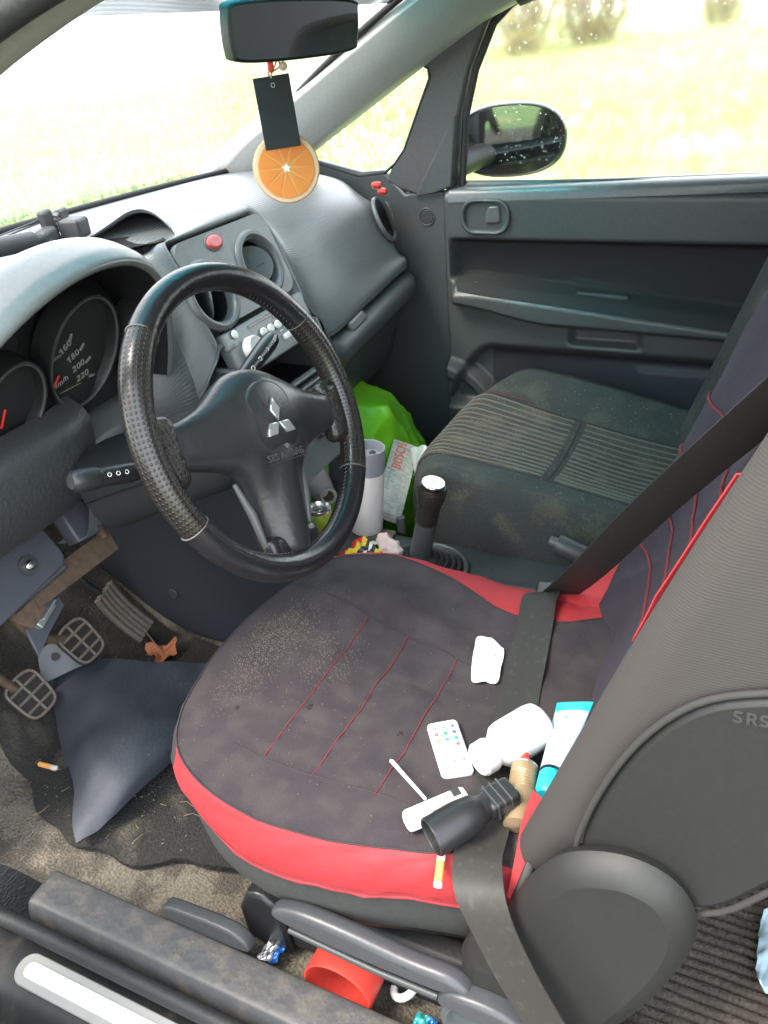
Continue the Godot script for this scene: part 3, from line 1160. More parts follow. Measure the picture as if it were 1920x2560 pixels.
func build_driver_door() -> void:
	# swung wide open, just outside the frame: its hinge edge meets the front end of the sill
	var o := thing("driver_door", "open driver's door with dark trim swung out ahead of the camera", "car door", Vector3(-0.86, 0.0, -0.70))
	var a := deg_to_rad(66.0)
	var f := Transform3D(Basis(Vector3(-sin(a), 0, cos(a)), Vector3.UP, Vector3(-cos(a), 0, -sin(a))), Vector3(-0.86, 0.0, -0.70))
	part(o, "trim_panel", MB.new().plate(pv([[0.0, -0.10], [0.0, 0.66], [0.10, 0.70], [0.98, 0.73], [0.98, -0.10]]), 0.05, 0.012, f), mats.trim_dark)
	part(o, "outer_skin", MB.new().plate(pv([[0.0, -0.14], [0.0, 0.66], [0.10, 0.69], [1.0, 0.72], [1.0, -0.14]]), 0.05, 0.012, f * Transform3D(Basis.IDENTITY, Vector3(0, 0, 0.054))), mats.black_paint)
	part(o, "armrest", MB.new().box(Vector3(0.70, 0.07, 0.06), 0.02, f * Transform3D(Basis.IDENTITY, Vector3(0.50, 0.42, -0.03))), mats.trim_dark)
	var fr := PackedVector3Array()
	for c in [[0.02, 0.68], [0.12, 0.86], [0.28, 1.02], [0.50, 1.09], [0.90, 1.11], [0.97, 1.0], [0.98, 0.72]]:
		fr.append(f * Vector3(c[0], c[1], 0.05))
	part(o, "window_frame", MB.new().tube(fr, 0.024, 10), mats.rubber)
	part(o, "window_glass", MB.new().plate(pv([[0.05, 0.68], [0.14, 0.86], [0.30, 1.01], [0.50, 1.08], [0.90, 1.10], [0.96, 1.0], [0.97, 0.72]]), 0.004, 0.0, f * Transform3D(Basis.IDENTITY, Vector3(0, 0, 0.05))), mats.glass)

func circle(c: Vector3, n: Vector3, r: float, seg := 32, ry := -1.0, up := Vector3.UP) -> PackedVector3Array:
	var f := frame(c, n, up if absf(n.normalized().dot(up)) < 0.98 else Vector3.FORWARD)
	var p := PackedVector3Array()
	for i in seg:
		var a := TAU * i / seg
		p.append(f * Vector3(r * cos(a), (ry if ry > 0 else r) * sin(a), 0))
	return p

# a low dome of water on a surface
func drop(mb: MB, p: Vector3, n: Vector3, r: float, stretch: float, along: Vector3) -> void:
	var t := (along - n * along.dot(n)).normalized()
	var s := n.cross(t)
	var b := mb.v.size()
	var seg := 8
	for ring in 3:
		var rr: float = [1.0, 0.75, 0.0][ring] * r
		var h: float = [0.0, 0.42, 0.62][ring] * r
		if ring == 2:
			mb.v.append(p + n * h)
			mb.uv.append(Vector2.ZERO)
			break
		for k in seg:
			var a := TAU * k / seg
			mb.v.append(p + (t * cos(a) * stretch + s * sin(a)) * rr + n * h)
			mb.uv.append(Vector2.ZERO)
	mb.v.append(p)
	mb.uv.append(Vector2.ZERO)
	for k in seg:
		var j := (k + 1) % seg
		mb.ix.append_array(PackedInt32Array([b + k, b + seg + k, b + j, b + j, b + seg + k, b + seg + j, b + seg + k, b + 2 * seg, b + seg + j, b + k, b + j, b + 2 * seg + 1]))

# ---------------------------------------------------------------- dashboard
func dash_profile(x: float) -> Array:
	var wz := -1.115 + 0.06 * pow(x / 0.6, 2.0)
	var drv := 1.0 - sst(-0.20, -0.125, x)
	var endf := -0.055 * pow(maxf(0.0, (x - 0.585) / 0.075), 2.2)
	var topd := -0.030 * pow(maxf(0.0, (x - 0.42) / 0.24), 2.0)
	var lip := lerpf(0.498, 0.545, clampf((x - 0.15) / 0.42, -0.2, 1.0))
	var pas := [[wz + 0.012, 0.751], [-1.03 + 0.02 * x, 0.757 + topd * 0.4], [-0.93, 0.766 + topd * 0.7], [-0.84 + endf * 0.3, 0.764 + topd], [-0.765 + endf * 0.5, 0.748 + topd], [-0.715 + endf * 0.7, 0.716 + topd], [-0.680 + endf * 0.9, 0.672], [-0.652 + endf, 0.620], [-0.630 + endf, 0.575], [-0.614 + endf, lip + 0.018], [-0.612 + endf, lip + 0.004], [-0.622 + endf, lip - 0.004], [-0.70 + endf, lip - 0.008]]
	var dr := [[wz + 0.012, 0.751], [-1.03, 0.757], [-0.93, 0.766], [-0.86, 0.764], [-0.82, 0.756], [-0.795, 0.742], [-0.785, 0.71], [-0.78, 0.67], [-0.775, 0.63], [-0.775, 0.60], [-0.775, 0.58], [-0.775, 0.56], [-0.785, 0.54]]
	# the pod that carries the two centre vents comes out to the plane of the stack
	var pod := sst(-0.17, -0.10, x) * (1.0 - sst(0.155, 0.235, x))
	var pd := [null, null, null, [-0.84, 0.771], [-0.735, 0.769], [-0.690, 0.758], [-0.664, 0.722], [-0.646, 0.676], [-0.632, 0.640], [-0.622, 0.615], [-0.618, 0.605], [-0.622, 0.598], [-0.70, 0.59]]
	for i in range(3, pas.size()):
		pas[i] = [lerpf(pas[i][0], pd[i][0], pod), lerpf(pas[i][1], pd[i][1], pod)]
	var rc := sst(-0.094, -0.080, x) * (1.0 - sst(0.140, 0.154, x)) * 0.062
	for i in range(6, 10):
		pas[i][0] -= rc
	# hollow in front of the display hood
	var dip := sst(-0.175, -0.13, x) * (1.0 - sst(-0.075, -0.045, x))
	pas[3][1] -= 0.010 * dip
	pas[4][1] -= 0.030 * dip
	var o := []
	for i in pas.size():
		o.append(Vector3(x, lerpf(pas[i][1], dr[i][1], drv), lerpf(pas[i][0], dr[i][0], drv)))
	return o

func dash_plane(x: float, y: float, lift := 0.0) -> Vector3:
	# the sloping plane of the centre stack
	var a := deg_to_rad(22.0)
	var n := Vector3(0, sin(a), cos(a))
	var z := -0.65 - (y - 0.69) * tan(a)
	return Vector3(x, y, z) + n * (lift - 0.010)

func stack_frame(x: float, y: float, lift := 0.0) -> Transform3D:
	var a := deg_to_rad(22.0)
	return Transform3D(Basis(Vector3.RIGHT, Vector3(0, cos(a), -sin(a)), Vector3(0, sin(a), cos(a))), dash_plane(x, y, lift))

func round_vent(parent: Node3D, f: Transform3D, r: float, flap: float) -> void:
	var m := Transform3D(f.basis * Basis(Vector3.RIGHT, PI / 2), f.origin)
	var v := part(parent, "air_vent", MB.new().lathe(pv([[r * 1.34, -0.001], [r * 1.30, 0.003], [r * 1.22, 0.0065], [r * 1.12, 0.0070], [r * 1.04, 0.0045], [r * 0.99, -0.002], [r * 0.97, -0.012]]), 44, m, 1.2), mats.panel)
	part(v, "barrel", MB.new().lathe(pv([[r * 0.985, -0.006], [r * 0.96, -0.048], [0.0005, -0.049]]), 36, m), mats.black)
	var d := Transform3D(f.basis * Basis(Vector3(0.35, 1, 0.0).normalized(), flap), f * Vector3(0, 0, -0.016))
	part(v, "flap", MB.new().plate(ring2(r * 0.80, 32), 0.003, 0.001, d), mats.panel)
	part(v, "flap_tab", MB.new().box(Vector3(0.016, 0.0016, 0.002), 0.0005, d * Transform3D(Basis.IDENTITY, Vector3(0.012, -0.004, 0.003))), mats.trim)

func build_dashboard() -> void:
	var o := thing("dashboard", "grey ribbed plastic dashboard with round vents and silver radio", "dashboard", Vector3(0, 0.40, -0.8))
	var st := []
	for x in [-0.655, -0.60, -0.48, -0.34, -0.24, -0.19, -0.15, -0.12, -0.096, -0.079, -0.06, 0.05, 0.12, 0.139, 0.156, 0.185, 0.215, 0.26, 0.34, 0.44, 0.52, 0.58, 0.61, 0.635, 0.654, 0.664]:
		st.append(dash_profile(x))
	part(o, "top_panel", MB.new().grid(surf(st, 5, 5), false, false, 38.0, 2.0), mats.dash_ribbed, "broad ribbed grey dashboard moulding")
	# airbag lid seam: a thin groove drawn by a real raised rib pair
	for e in [[0.20, 0.655]]:
		var gp := PackedVector3Array()
		for i in 24:
			var x := lerpf(0.20, 0.60, i / 23.0)
			var p := dash_profile(x)
			gp.append((p[5] as Vector3).lerp(p[6], 0.35) + Vector3(0, 0.0004, 0.0004))
		part(o, "airbag_seam", MB.new().tube(gp, 0.0009, 6), mats.trim)
	# glovebox: the rolled edge and its lid below
	var gr := []
	for i in 13:
		var x := lerpf(0.175, 0.662, i / 12.0)
		var p := dash_profile(x)
		var c: Vector3 = p[11] + Vector3(0, -0.038, 0.004)
		var row := PackedVector3Array()
		for k in 15:
			var a := lerpf(2.2, -2.0, k / 14.0)
			row.append(c + Vector3(0, sin(a) * 0.030, cos(a) * 0.030))
		row.append(c + Vector3(0, -0.07, -0.02))
		row.append(c + Vector3(0, -0.17, -0.05))
		row.append(c + Vector3(0, -0.20, -0.08))
		row.append(c + Vector3(0, -0.21, -0.30))
		gr.append(row)
	var gb := part(o, "glovebox", MB.new().grid(gr), mats.trim, "rolled grey glovebox lid")
	var la := MB.new()
	var lx := 0.335
	var lp := dash_profile(lx)
	la.box(Vector3(0.062, 0.020, 0.012), 0.004, Transform3D(Basis(Vector3(0.99, 0.13, 0), Vector3(-0.13, 0.99, 0), Vector3(0, 0, 1)) * Basis(Vector3.RIGHT, -0.5), (lp[11] as Vector3) + Vector3(0, -0.006, 0.016)))
	part(gb, "latch", la, mats.panel)
	# ---- centre stack
	var outl := rrect(0.252, 0.138, 0.026, 7)
	var pf := stack_frame(0.030, 0.690, 0.0)
	var csg := CSGCombiner3D.new()
	csg.name = "centre_panel"
	o.add_child(csg)
	csg.transform = Transform3D(pf.basis, pf.origin - o.position)
	csg.set_meta("label", "smooth grey panel round the two centre vents")
	var sheet := CSGPolygon3D.new()
	sheet.polygon = outl
	sheet.depth = 0.012
	sheet.material = mats.panel
	csg.add_child(sheet)
	sheet.position = Vector3(0, 0, 0.0115)
	for q in [[-0.088, -0.0195], [0.058, -0.0065]]:
		var hole := CSGCylinder3D.new()
		hole.operation = CSGShape3D.OPERATION_SUBTRACTION
		hole.radius = 0.0425
		hole.height = 0.1
		hole.sides = 40
		hole.material = mats.panel
		csg.add_child(hole)
		hole.rotation.x = PI / 2
		hole.position = Vector3(q[0], q[1], 0)
	round_vent(o, stack_frame(-0.058, 0.672, 0.0118), 0.043, 0.95)
	round_vent(o, stack_frame(0.088, 0.684, 0.0118), 0.043, -0.62)
	var hz := part(o, "hazard_switch", MB.new().plate(ring2(0.019, 24, 0.0115), 0.008, 0.004, stack_frame(0.002, 0.7375, 0.009)), mats.hazard, "oval red hazard warning switch")
	part(hz, "rim", MB.new().tube(circle(stack_frame(0.002, 0.7375, 0.0118).origin, stack_frame(0, 0.7).basis.z, 0.0205, 28, 0.013), 0.0018, 6, false, true), mats.panel)
	# radio
	var ra := part(o, "radio", MB.new().plate(rrect(0.243, 0.076, 0.005), 0.020, 0.003, stack_frame(0.033, 0.583, -0.004)), mats.silver_panel if mats.has("silver_panel") else mats.panel, "silver-grey car radio with white round buttons")
	part(ra, "disc_slot", MB.new().box(Vector3(0.150, 0.0052, 0.002), 0.0006, stack_frame(0.052, 0.609, 0.0163)), mats.gloss_black)
	part(ra, "display", MB.new().box(Vector3(0.075, 0.012, 0.002), 0.0006, stack_frame(0.085, 0.606, 0.0158)), mats.lcd_dark)
	var vk := stack_frame(-0.040, 0.580, 0.016)
	part(ra, "volume_knob", MB.new().lathe(pv([[0.0195, 0.0], [0.0195, 0.012], [0.0175, 0.016], [0.010, 0.0145], [0.0005, 0.014]]), 32, Transform3D(vk.basis * Basis(Vector3.RIGHT, PI / 2), vk.origin)), mats.white_plastic, "large pale round volume knob")
	for k in 4:
		var bf := stack_frame(0.006 + 0.0215 * k, 0.592 - 0.0005 * k, 0.016)
		part(ra, "button", MB.new().plate(ring2(0.0082, 18, 0.0072), 0.006, 0.0022, bf), mats.white_plastic)
	var b5 := stack_frame(-0.062, 0.610, 0.016)
	part(ra, "button", MB.new().plate(ring2(0.0068, 18), 0.005, 0.002, b5), mats.white_plastic)
	part(ra, "bar_button", MB.new().box(Vector3(0.052, 0.011, 0.008), 0.003, stack_frame(0.076, 0.569, 0.018)), mats.white_plastic)
	part(ra, "bar_button", MB.new().box(Vector3(0.026, 0.007, 0.006), 0.002, stack_frame(-0.083, 0.596, 0.017)), mats.panel)
	for k in 3:
		part(ra, "print", MB.new().box(Vector3(0.010, 0.0022, 0.0006), 0.0, stack_frame(0.010 + 0.022 * k, 0.580, 0.0164)), mats.print_white)
	# pocket below the radio: floor, back and side walls
	var pk := MB.new()
	pk.box(Vector3(0.250, 0.004, 0.10), 0.001, Transform3D(Basis.IDENTITY, Vector3(0.033, 0.478, -0.632)))
	pk.box(Vector3(0.250, 0.10, 0.004), 0.001, Transform3D(Basis.IDENTITY, Vector3(0.033, 0.515, -0.690)))
	part(o, "storage_pocket", pk, mats.black, "dark open pocket below the radio")
	for s in [-1, 1]:
		part(o, "stack_cheek", MB.new().plate(pv([[-0.70, 0.57], [-0.596, 0.57], [-0.560, 0.46], [-0.535, 0.33], [-0.535, 0.20], [-0.55, 0.14], [-0.70, 0.14]]), 0.014, 0.004, side(0.033 + 0.132 * s + 0.007)), mats.trim)
	var hv := part(o, "heater_panel", MB.new().plate(rrect(0.246, 0.130, 0.006), 0.016, 0.004, Transform3D(Basis(Vector3.RIGHT, Vector3(0, 0.92, -0.39).normalized(), Vector3(0, 0.39, 0.92).normalized()), Vector3(0.033, 0.412, -0.556))), mats.panel)
	for k in 2:
		part(o, "edge_strip", MB.new().box(Vector3(0.246, 0.006, 0.014), 0.002, Transform3D(Basis.IDENTITY, Vector3(0.033, 0.497 - 0.013 * k, -0.574 + 0.006 * k))), mats.stalk_grey)
	for k in 3:
		var kf := Transform3D(Basis(Vector3.RIGHT, 1.17), Vector3(-0.045 + 0.078 * k, 0.42, -0.545))
		part(hv, "knob", MB.new().lathe(pv([[0.022, 0.0], [0.022, 0.014], [0.019, 0.017], [0.0005, 0.017]]), 28, kf), mats.trim_dark)
	# ---- passenger end vent and red clip stands there as a thing of its own
	var pvf := Transform3D(Basis(Vector3(0.98, 0, -0.2), Vector3(0.09, 0.90, -0.42), Vector3(0.18, 0.42, 0.89)).orthonormalized(), Vector3(0.603, 0.648, -0.6605))
	var ev := part(o, "end_vent", MB.new().tube(circle(pvf.origin, pvf.basis.z, 0.040, 40, 0.046), 0.0052, 10, false, true), mats.panel, "round vent at the passenger end of the dash")
	part(ev, "barrel", MB.new().plate(ring2(0.0385, 32, 0.0445), 0.002, 0.0, pvf), mats.black)
	part(ev, "flap", MB.new().plate(ring2(0.026, 28, 0.032), 0.003, 0.001, pvf * Transform3D(Basis(Vector3(0.3, 1, 0).normalized(), 0.55), Vector3(0.004, 0, 0.012))), mats.trim)
	# ---- instrument cluster
	build_cluster(o)
	# ---- display hood in the middle of the dash top
	var lipc := curve([Vector3(-0.140, 0.750, -0.835), Vector3(-0.110, 0.763, -0.815), Vector3(-0.080, 0.776, -0.797), Vector3(-0.055, 0.788, -0.780), Vector3(-0.038, 0.790, -0.764), Vector3(-0.034, 0.783, -0.742), Vector3(-0.038, 0.766, -0.716), Vector3(-0.046, 0.748, -0.695)], 5)
	var hr := []
	var n := lipc.size()
	for s in [[-0.012, 0.020], [0.0, 0.006], [0.004, 0.0], [0.010, -0.002], [0.04, -0.003], [0.10, -0.010], [0.17, -0.022], [0.24, -0.045]]:
		var row := PackedVector3Array()
		for i in n:
			var t := float(i) / (n - 1)
			var dirv := Vector3(0.80, 0, -0.60)
			var foot := absf(t - 0.5) * 2.0
			var p: Vector3 = lipc[i] + dirv * s[0]
			if s[0] < 0.0:
				p = lipc[i] + Vector3(0, -0.005, 0) + dirv * 0.03
			else:
				p.y += s[1] * (1.0 - 0.4 * foot)
				p.y = maxf(p.y, 0.742)
			row.append(p)
		hr.append(row)
	var dh := part(o, "display_hood", MB.new().grid(hr), mats.dash, "raised hood over the dark display recess on the dash top")
	var tray := []
	for i in 10:
		var row := PackedVector3Array()
		var w := i / 9.0
		for j in 10:
			var u := j / 9.0
			var far := Vector3(-0.118, 0.756, -0.828).lerp(Vector3(-0.022, 0.754, -0.704), u) + Vector3(0.012, 0, -0.01)
			var near := Vector3(-0.168, 0.7555, -0.765).lerp(Vector3(-0.122, 0.7630, -0.694), u)
			row.append(far.lerp(near, w) + Vector3(0, -0.012 * sin(PI * w) * sin(PI * clampf(u, 0.1, 0.9)) + 0.004 * (1.0 - w), 0))
		tray.append(row)
	part(dh, "tray", MB.new().grid(tray), mats.black)
	# ---- driver's knee panel below the cluster
	var kn := []
	for c in [[-0.66, 0.0], [-0.58, 0.0], [-0.50, 0.0], [-0.44, 0.0], [-0.385, 0.004], [-0.345, 0.02]]:
		var d: float = c[1]
		kn.append([Vector3(c[0], 0.618, -0.672 - d), Vector3(c[0], 0.604, -0.645 - d), Vector3(c[0], 0.580, -0.636 - d), Vector3(c[0], 0.530, -0.645 - d), Vector3(c[0], 0.485, -0.668 - d), Vector3(c[0], 0.466, -0.690 - d), Vector3(c[0], 0.462, -0.72 - d)])
	part(o, "knee_panel", MB.new().grid(surf(kn, 4, 5)), mats.knee, "grained grey panel under the instruments")
	# right of the column the panel runs on towards the stack
	var k2 := []
	for c in [[-0.37, 0.03, 0.575], [-0.28, 0.04, 0.580], [-0.215, 0.03, 0.585], [-0.180, 0.012, 0.645], [-0.150, 0.0, 0.700], [-0.095, 0.0, 0.705]]:
		var d: float = c[1]
		var yt: float = c[2]
		k2.append([Vector3(c[0], yt, -0.700 - d), Vector3(c[0], lerpf(yt, 0.53, 0.25), -0.676 - d), Vector3(c[0], lerpf(yt, 0.53, 0.6), -0.652 - d), Vector3(c[0], 0.53, -0.640 - d), Vector3(c[0], 0.46, -0.65 - d), Vector3(c[0], 0.40, -0.68 - d), Vector3(c[0], 0.38, -0.74 - d)])
	part(o, "lower_panel", MB.new().grid(surf(k2, 4, 5), false, false, 16.0, 1.0), mats.dash_ribbed, "ribbed grey panel between column and radio")

func gauge(parent: Node3D, c: Vector3, rx: float, ry: float, label: String) -> Transform3D:
	var t := deg_to_rad(-22.0)
	var f := Transform3D(Basis(Vector3.RIGHT, Vector3(0, cos(t), -sin(t)), Vector3(0, sin(t), cos(t))), c)
	var rows := []
	for s in [[0.004, -0.03], [0.004, 0.001], [0.0025, 0.0025], [0.0, 0.001], [-0.002, -0.004], [-0.004, -0.015]]:
		var row := PackedVector3Array()
		for p in ring2(rx + s[0], 48, ry + s[0]):
			row.append(f * Vector3(p.x, p.y, s[1]))
		rows.append(row)
	var g := part(parent, "gauge", MB.new().grid(rows, true), mats.black, label)
	part(g, "dial", MB.new().plate(ring2(rx - 0.001, 40, ry - 0.001), 0.002, 0.0, f * Transform3D(Basis.IDENTITY, Vector3(0, 0, -0.0155))), mats.card_black)
	part(g, "rim", MB.new().tube(circle(c, f.basis.z, rx, 48, ry), 0.0020, 8, false, true), mats.trim)
	return f

func build_cluster(o: Node3D) -> void:
	# hood: lip arch over the dials, swept back to the windscreen side
	var lip := [Vector3(-0.605, 0.600, -0.615), Vector3(-0.598, 0.655, -0.605), Vector3(-0.570, 0.705, -0.592), Vector3(-0.512, 0.744, -0.580), Vector3(-0.44, 0.772, -0.575), Vector3(-0.37, 0.785, -0.575), Vector3(-0.305, 0.782, -0.580), Vector3(-0.262, 0.767, -0.585), Vector3(-0.228, 0.738, -0.595), Vector3(-0.205, 0.695, -0.612), Vector3(-0.192, 0.64, -0.632), Vector3(-0.188, 0.59, -0.65)]
	var lc := curve(lip, 5)
	var ctrl := []
	var n := lc.size()
	for s in 9:
		var row := []
		for i in n:
			var p := lc[i]
			var t := float(i) / (n - 1)
			var arch := sin(PI * t)
			var outw := Vector3(p.x + 0.39, (p.y - 0.66) * 1.3, 0).normalized()
			match s:
				0: p += Vector3(0, 0, -0.085) - outw * 0.010
				1: p += Vector3(0, 0, -0.03) - outw * 0.005
				2: p += Vector3(0, 0, -0.004) - outw * 0.001
				3: p += outw * 0.006 + Vector3(0, 0, 0.004)
				4: p += outw * 0.016 + Vector3(0, 0, -0.004)
				5: p += outw * 0.026 + Vector3(0, 0, -0.022)
				6: p += outw * 0.036 + Vector3(0, -0.002 * arch, -0.07)
				7: p = Vector3(-0.39 + (p.x + 0.39) * 1.10, lerpf(p.y - 0.0, 0.768, 0.55 * arch) + 0.016 * arch, p.z - 0.15)
				8: p = Vector3(-0.39 + (p.x + 0.39) * 1.06, minf(p.y, 0.757), -0.90)
			row.append(p)
		ctrl.append(row)
	var fine := surf(ctrl, 4, 1)
	var hood := part(o, "cluster_hood", MB.new().grid(fine.slice(9, fine.size())), mats.dash, "smooth arched hood over the instruments")
	part(hood, "inner_lining", MB.new().grid(fine.slice(0, 10)), mats.black)
	# bezel behind the dials
	var bz := PackedVector2Array()
	for p in lc:
		bz.append(Vector2(p.x, p.y))
	bz.append(Vector2(-0.25, 0.582))
	bz.append(Vector2(-0.40, 0.580))
	bz.append(Vector2(-0.50, 0.585))
	part(hood, "bezel", MB.new().plate(bz, 0.006, 0.001, Transform3D(Basis.IDENTITY, Vector3(0, 0, -0.694))), mats.black)
	var fs := gauge(o, Vector3(-0.324, 0.671, -0.656), 0.0615, 0.080, "large speedometer dial with white figures")
	var ft := gauge(o, Vector3(-0.447, 0.647, -0.660), 0.046, 0.058, "tachometer dial at the outer end of the cluster")
	var fr := gauge(o, Vector3(-0.208, 0.652, -0.660), 0.044, 0.056, "round dial half hidden behind the steering wheel rim")
	var spd: MeshInstance3D = o.get_node("gauge")
	var face := func(f: Transform3D, x: float, y: float, a := 0.0, l := -0.0128) -> Transform3D:
		return f * Transform3D(Basis(Vector3(0, 0, 1), a), Vector3(x, y, l))
	# figures 160 to 220 and their ticks
	var figs := [["160", -0.023, 0.012, 0.55], ["180", -0.008, -0.007, 0.40], ["200", 0.003, -0.026, 0.30], ["220", 0.012, -0.045, 0.20]]
	for q in figs:
		text_part(spd, "figure", q[0], 0.0105, 0.0006, face.call(fs, q[1], q[2], q[3]), mats.figure_white, true)
	for q in [[-0.014, 0.023, 1.3], [0.008, 0.001, 0.9], [0.021, -0.024, 0.55], [0.030, -0.053, -0.3]]:
		part(spd, "tick", MB.new().box(Vector3(0.011, 0.0042, 0.0008), 0.0, face.call(fs, q[0], q[1], q[2])), mats.figure_white)
	text_part(spd, "figure", "km/h", 0.0080, 0.0005, face.call(fs, -0.028, -0.039, 0.30), mats.print_grey)
	part(spd, "needle", MB.new().box(Vector3(0.019, 0.0036, 0.002), 0.0008, face.call(fs, -0.041, -0.032, 0.98, -0.010)), mats.needle_red, "red needle")
	part(spd, "display", MB.new().box(Vector3(0.040, 0.016, 0.001), 0.0003, face.call(fs, -0.011, -0.063, 0.0, -0.0125)), mats.lcd, "yellow-green odometer display")
	part(spd, "warning_lamp", MB.new().box(Vector3(0.014, 0.0045, 0.0008), 0.0, face.call(fs, -0.0366, 0.0023, 0.2)), mats.print_faint)
	var tch: MeshInstance3D = o.get_node("gauge2") if o.has_node("gauge2") else o.get_child(o.get_child_count() - 2)
	part(tch, "needle", MB.new().box(Vector3(0.026, 0.0034, 0.002), 0.0008, face.call(ft, -0.012, -0.018, 1.3, -0.010)), mats.needle_red, "red needle")

# ---------------------------------------------------------------- passenger door
func door_x(z: float, y: float) -> float:
	# inner surface of the door trim: larger x is deeper into the door
	var x := 0.652
	# rolled top edge under the glass
	x += 0.030 * pow(sst(0.672, 0.712, y), 2.0)
	# shallow lower half
	var shelf := lerpf(0.512, 0.452, clampf((z + 0.50) / 0.63, 0.0, 1.3)) - 0.006 * sst(-0.45, -0.53, z)
	var lipb := 0.462 - 0.036 * sst(-0.53, -0.28, z) - 0.010 * clampf((z + 0.28) / 0.42, 0, 1.3)
	var front := sst(-0.532, -0.512, z)
	# recess between the upper panel and the armrest
	var rec := sst(shelf - 0.004, shelf + 0.012, y) * (1.0 - sst(0.584, 0.600, y)) * front
	x += 0.040 * rec
	# armrest: sloping shelf that comes out to a lip
	var arm := sst(lipb - 0.010, lipb + 0.004, y) * (1.0 - clampf((y - shelf + 0.026) / 0.030, 0.0, 1.0)) * front
	x -= 0.034 * arm
	# pull pocket under the lip
	var pz := sst(-0.262, -0.246, z) * (1.0 - sst(-0.118, -0.098, z))
	x += 0.020 * pz * sst(0.372, 0.385, y) * (1.0 - sst(0.408, 0.422, y))
	# window switch blank on the shelf
	x -= 0.006 * sst(-0.255, -0.245, z) * (1.0 - sst(-0.125, -0.11, z)) * sst(shelf - 0.004, shelf + 0.002, y) * (1.0 - sst(shelf + 0.018, shelf + 0.026, y))
	# lower map pocket: hollow below a curved line
	var top := 0.362 - 0.16 * pow(maxf(0.0, (-0.43 - z) / 0.12), 2.0)
	x += 0.026 * (1.0 - sst(top - 0.022, top + 0.008, y)) * sst(-0.60, -0.535, z)
	# flat insert plate in the pocket and the pocket's rim
	x -= 0.008 * sst(-0.118, -0.10, z) * (1.0 - sst(0.318, 0.330, y))
	x -= 0.034 * (1.0 - sst(0.205, 0.232, y))
	# loudspeaker bulge in the front corner
	var d := Vector2(z + 0.575, (y - 0.16)).length()
	x -= 0.030 * (1.0 - sst(0.150, 0.175, d))
	x += 0.010 * (1.0 - sst(0.120, 0.135, d))
	return x

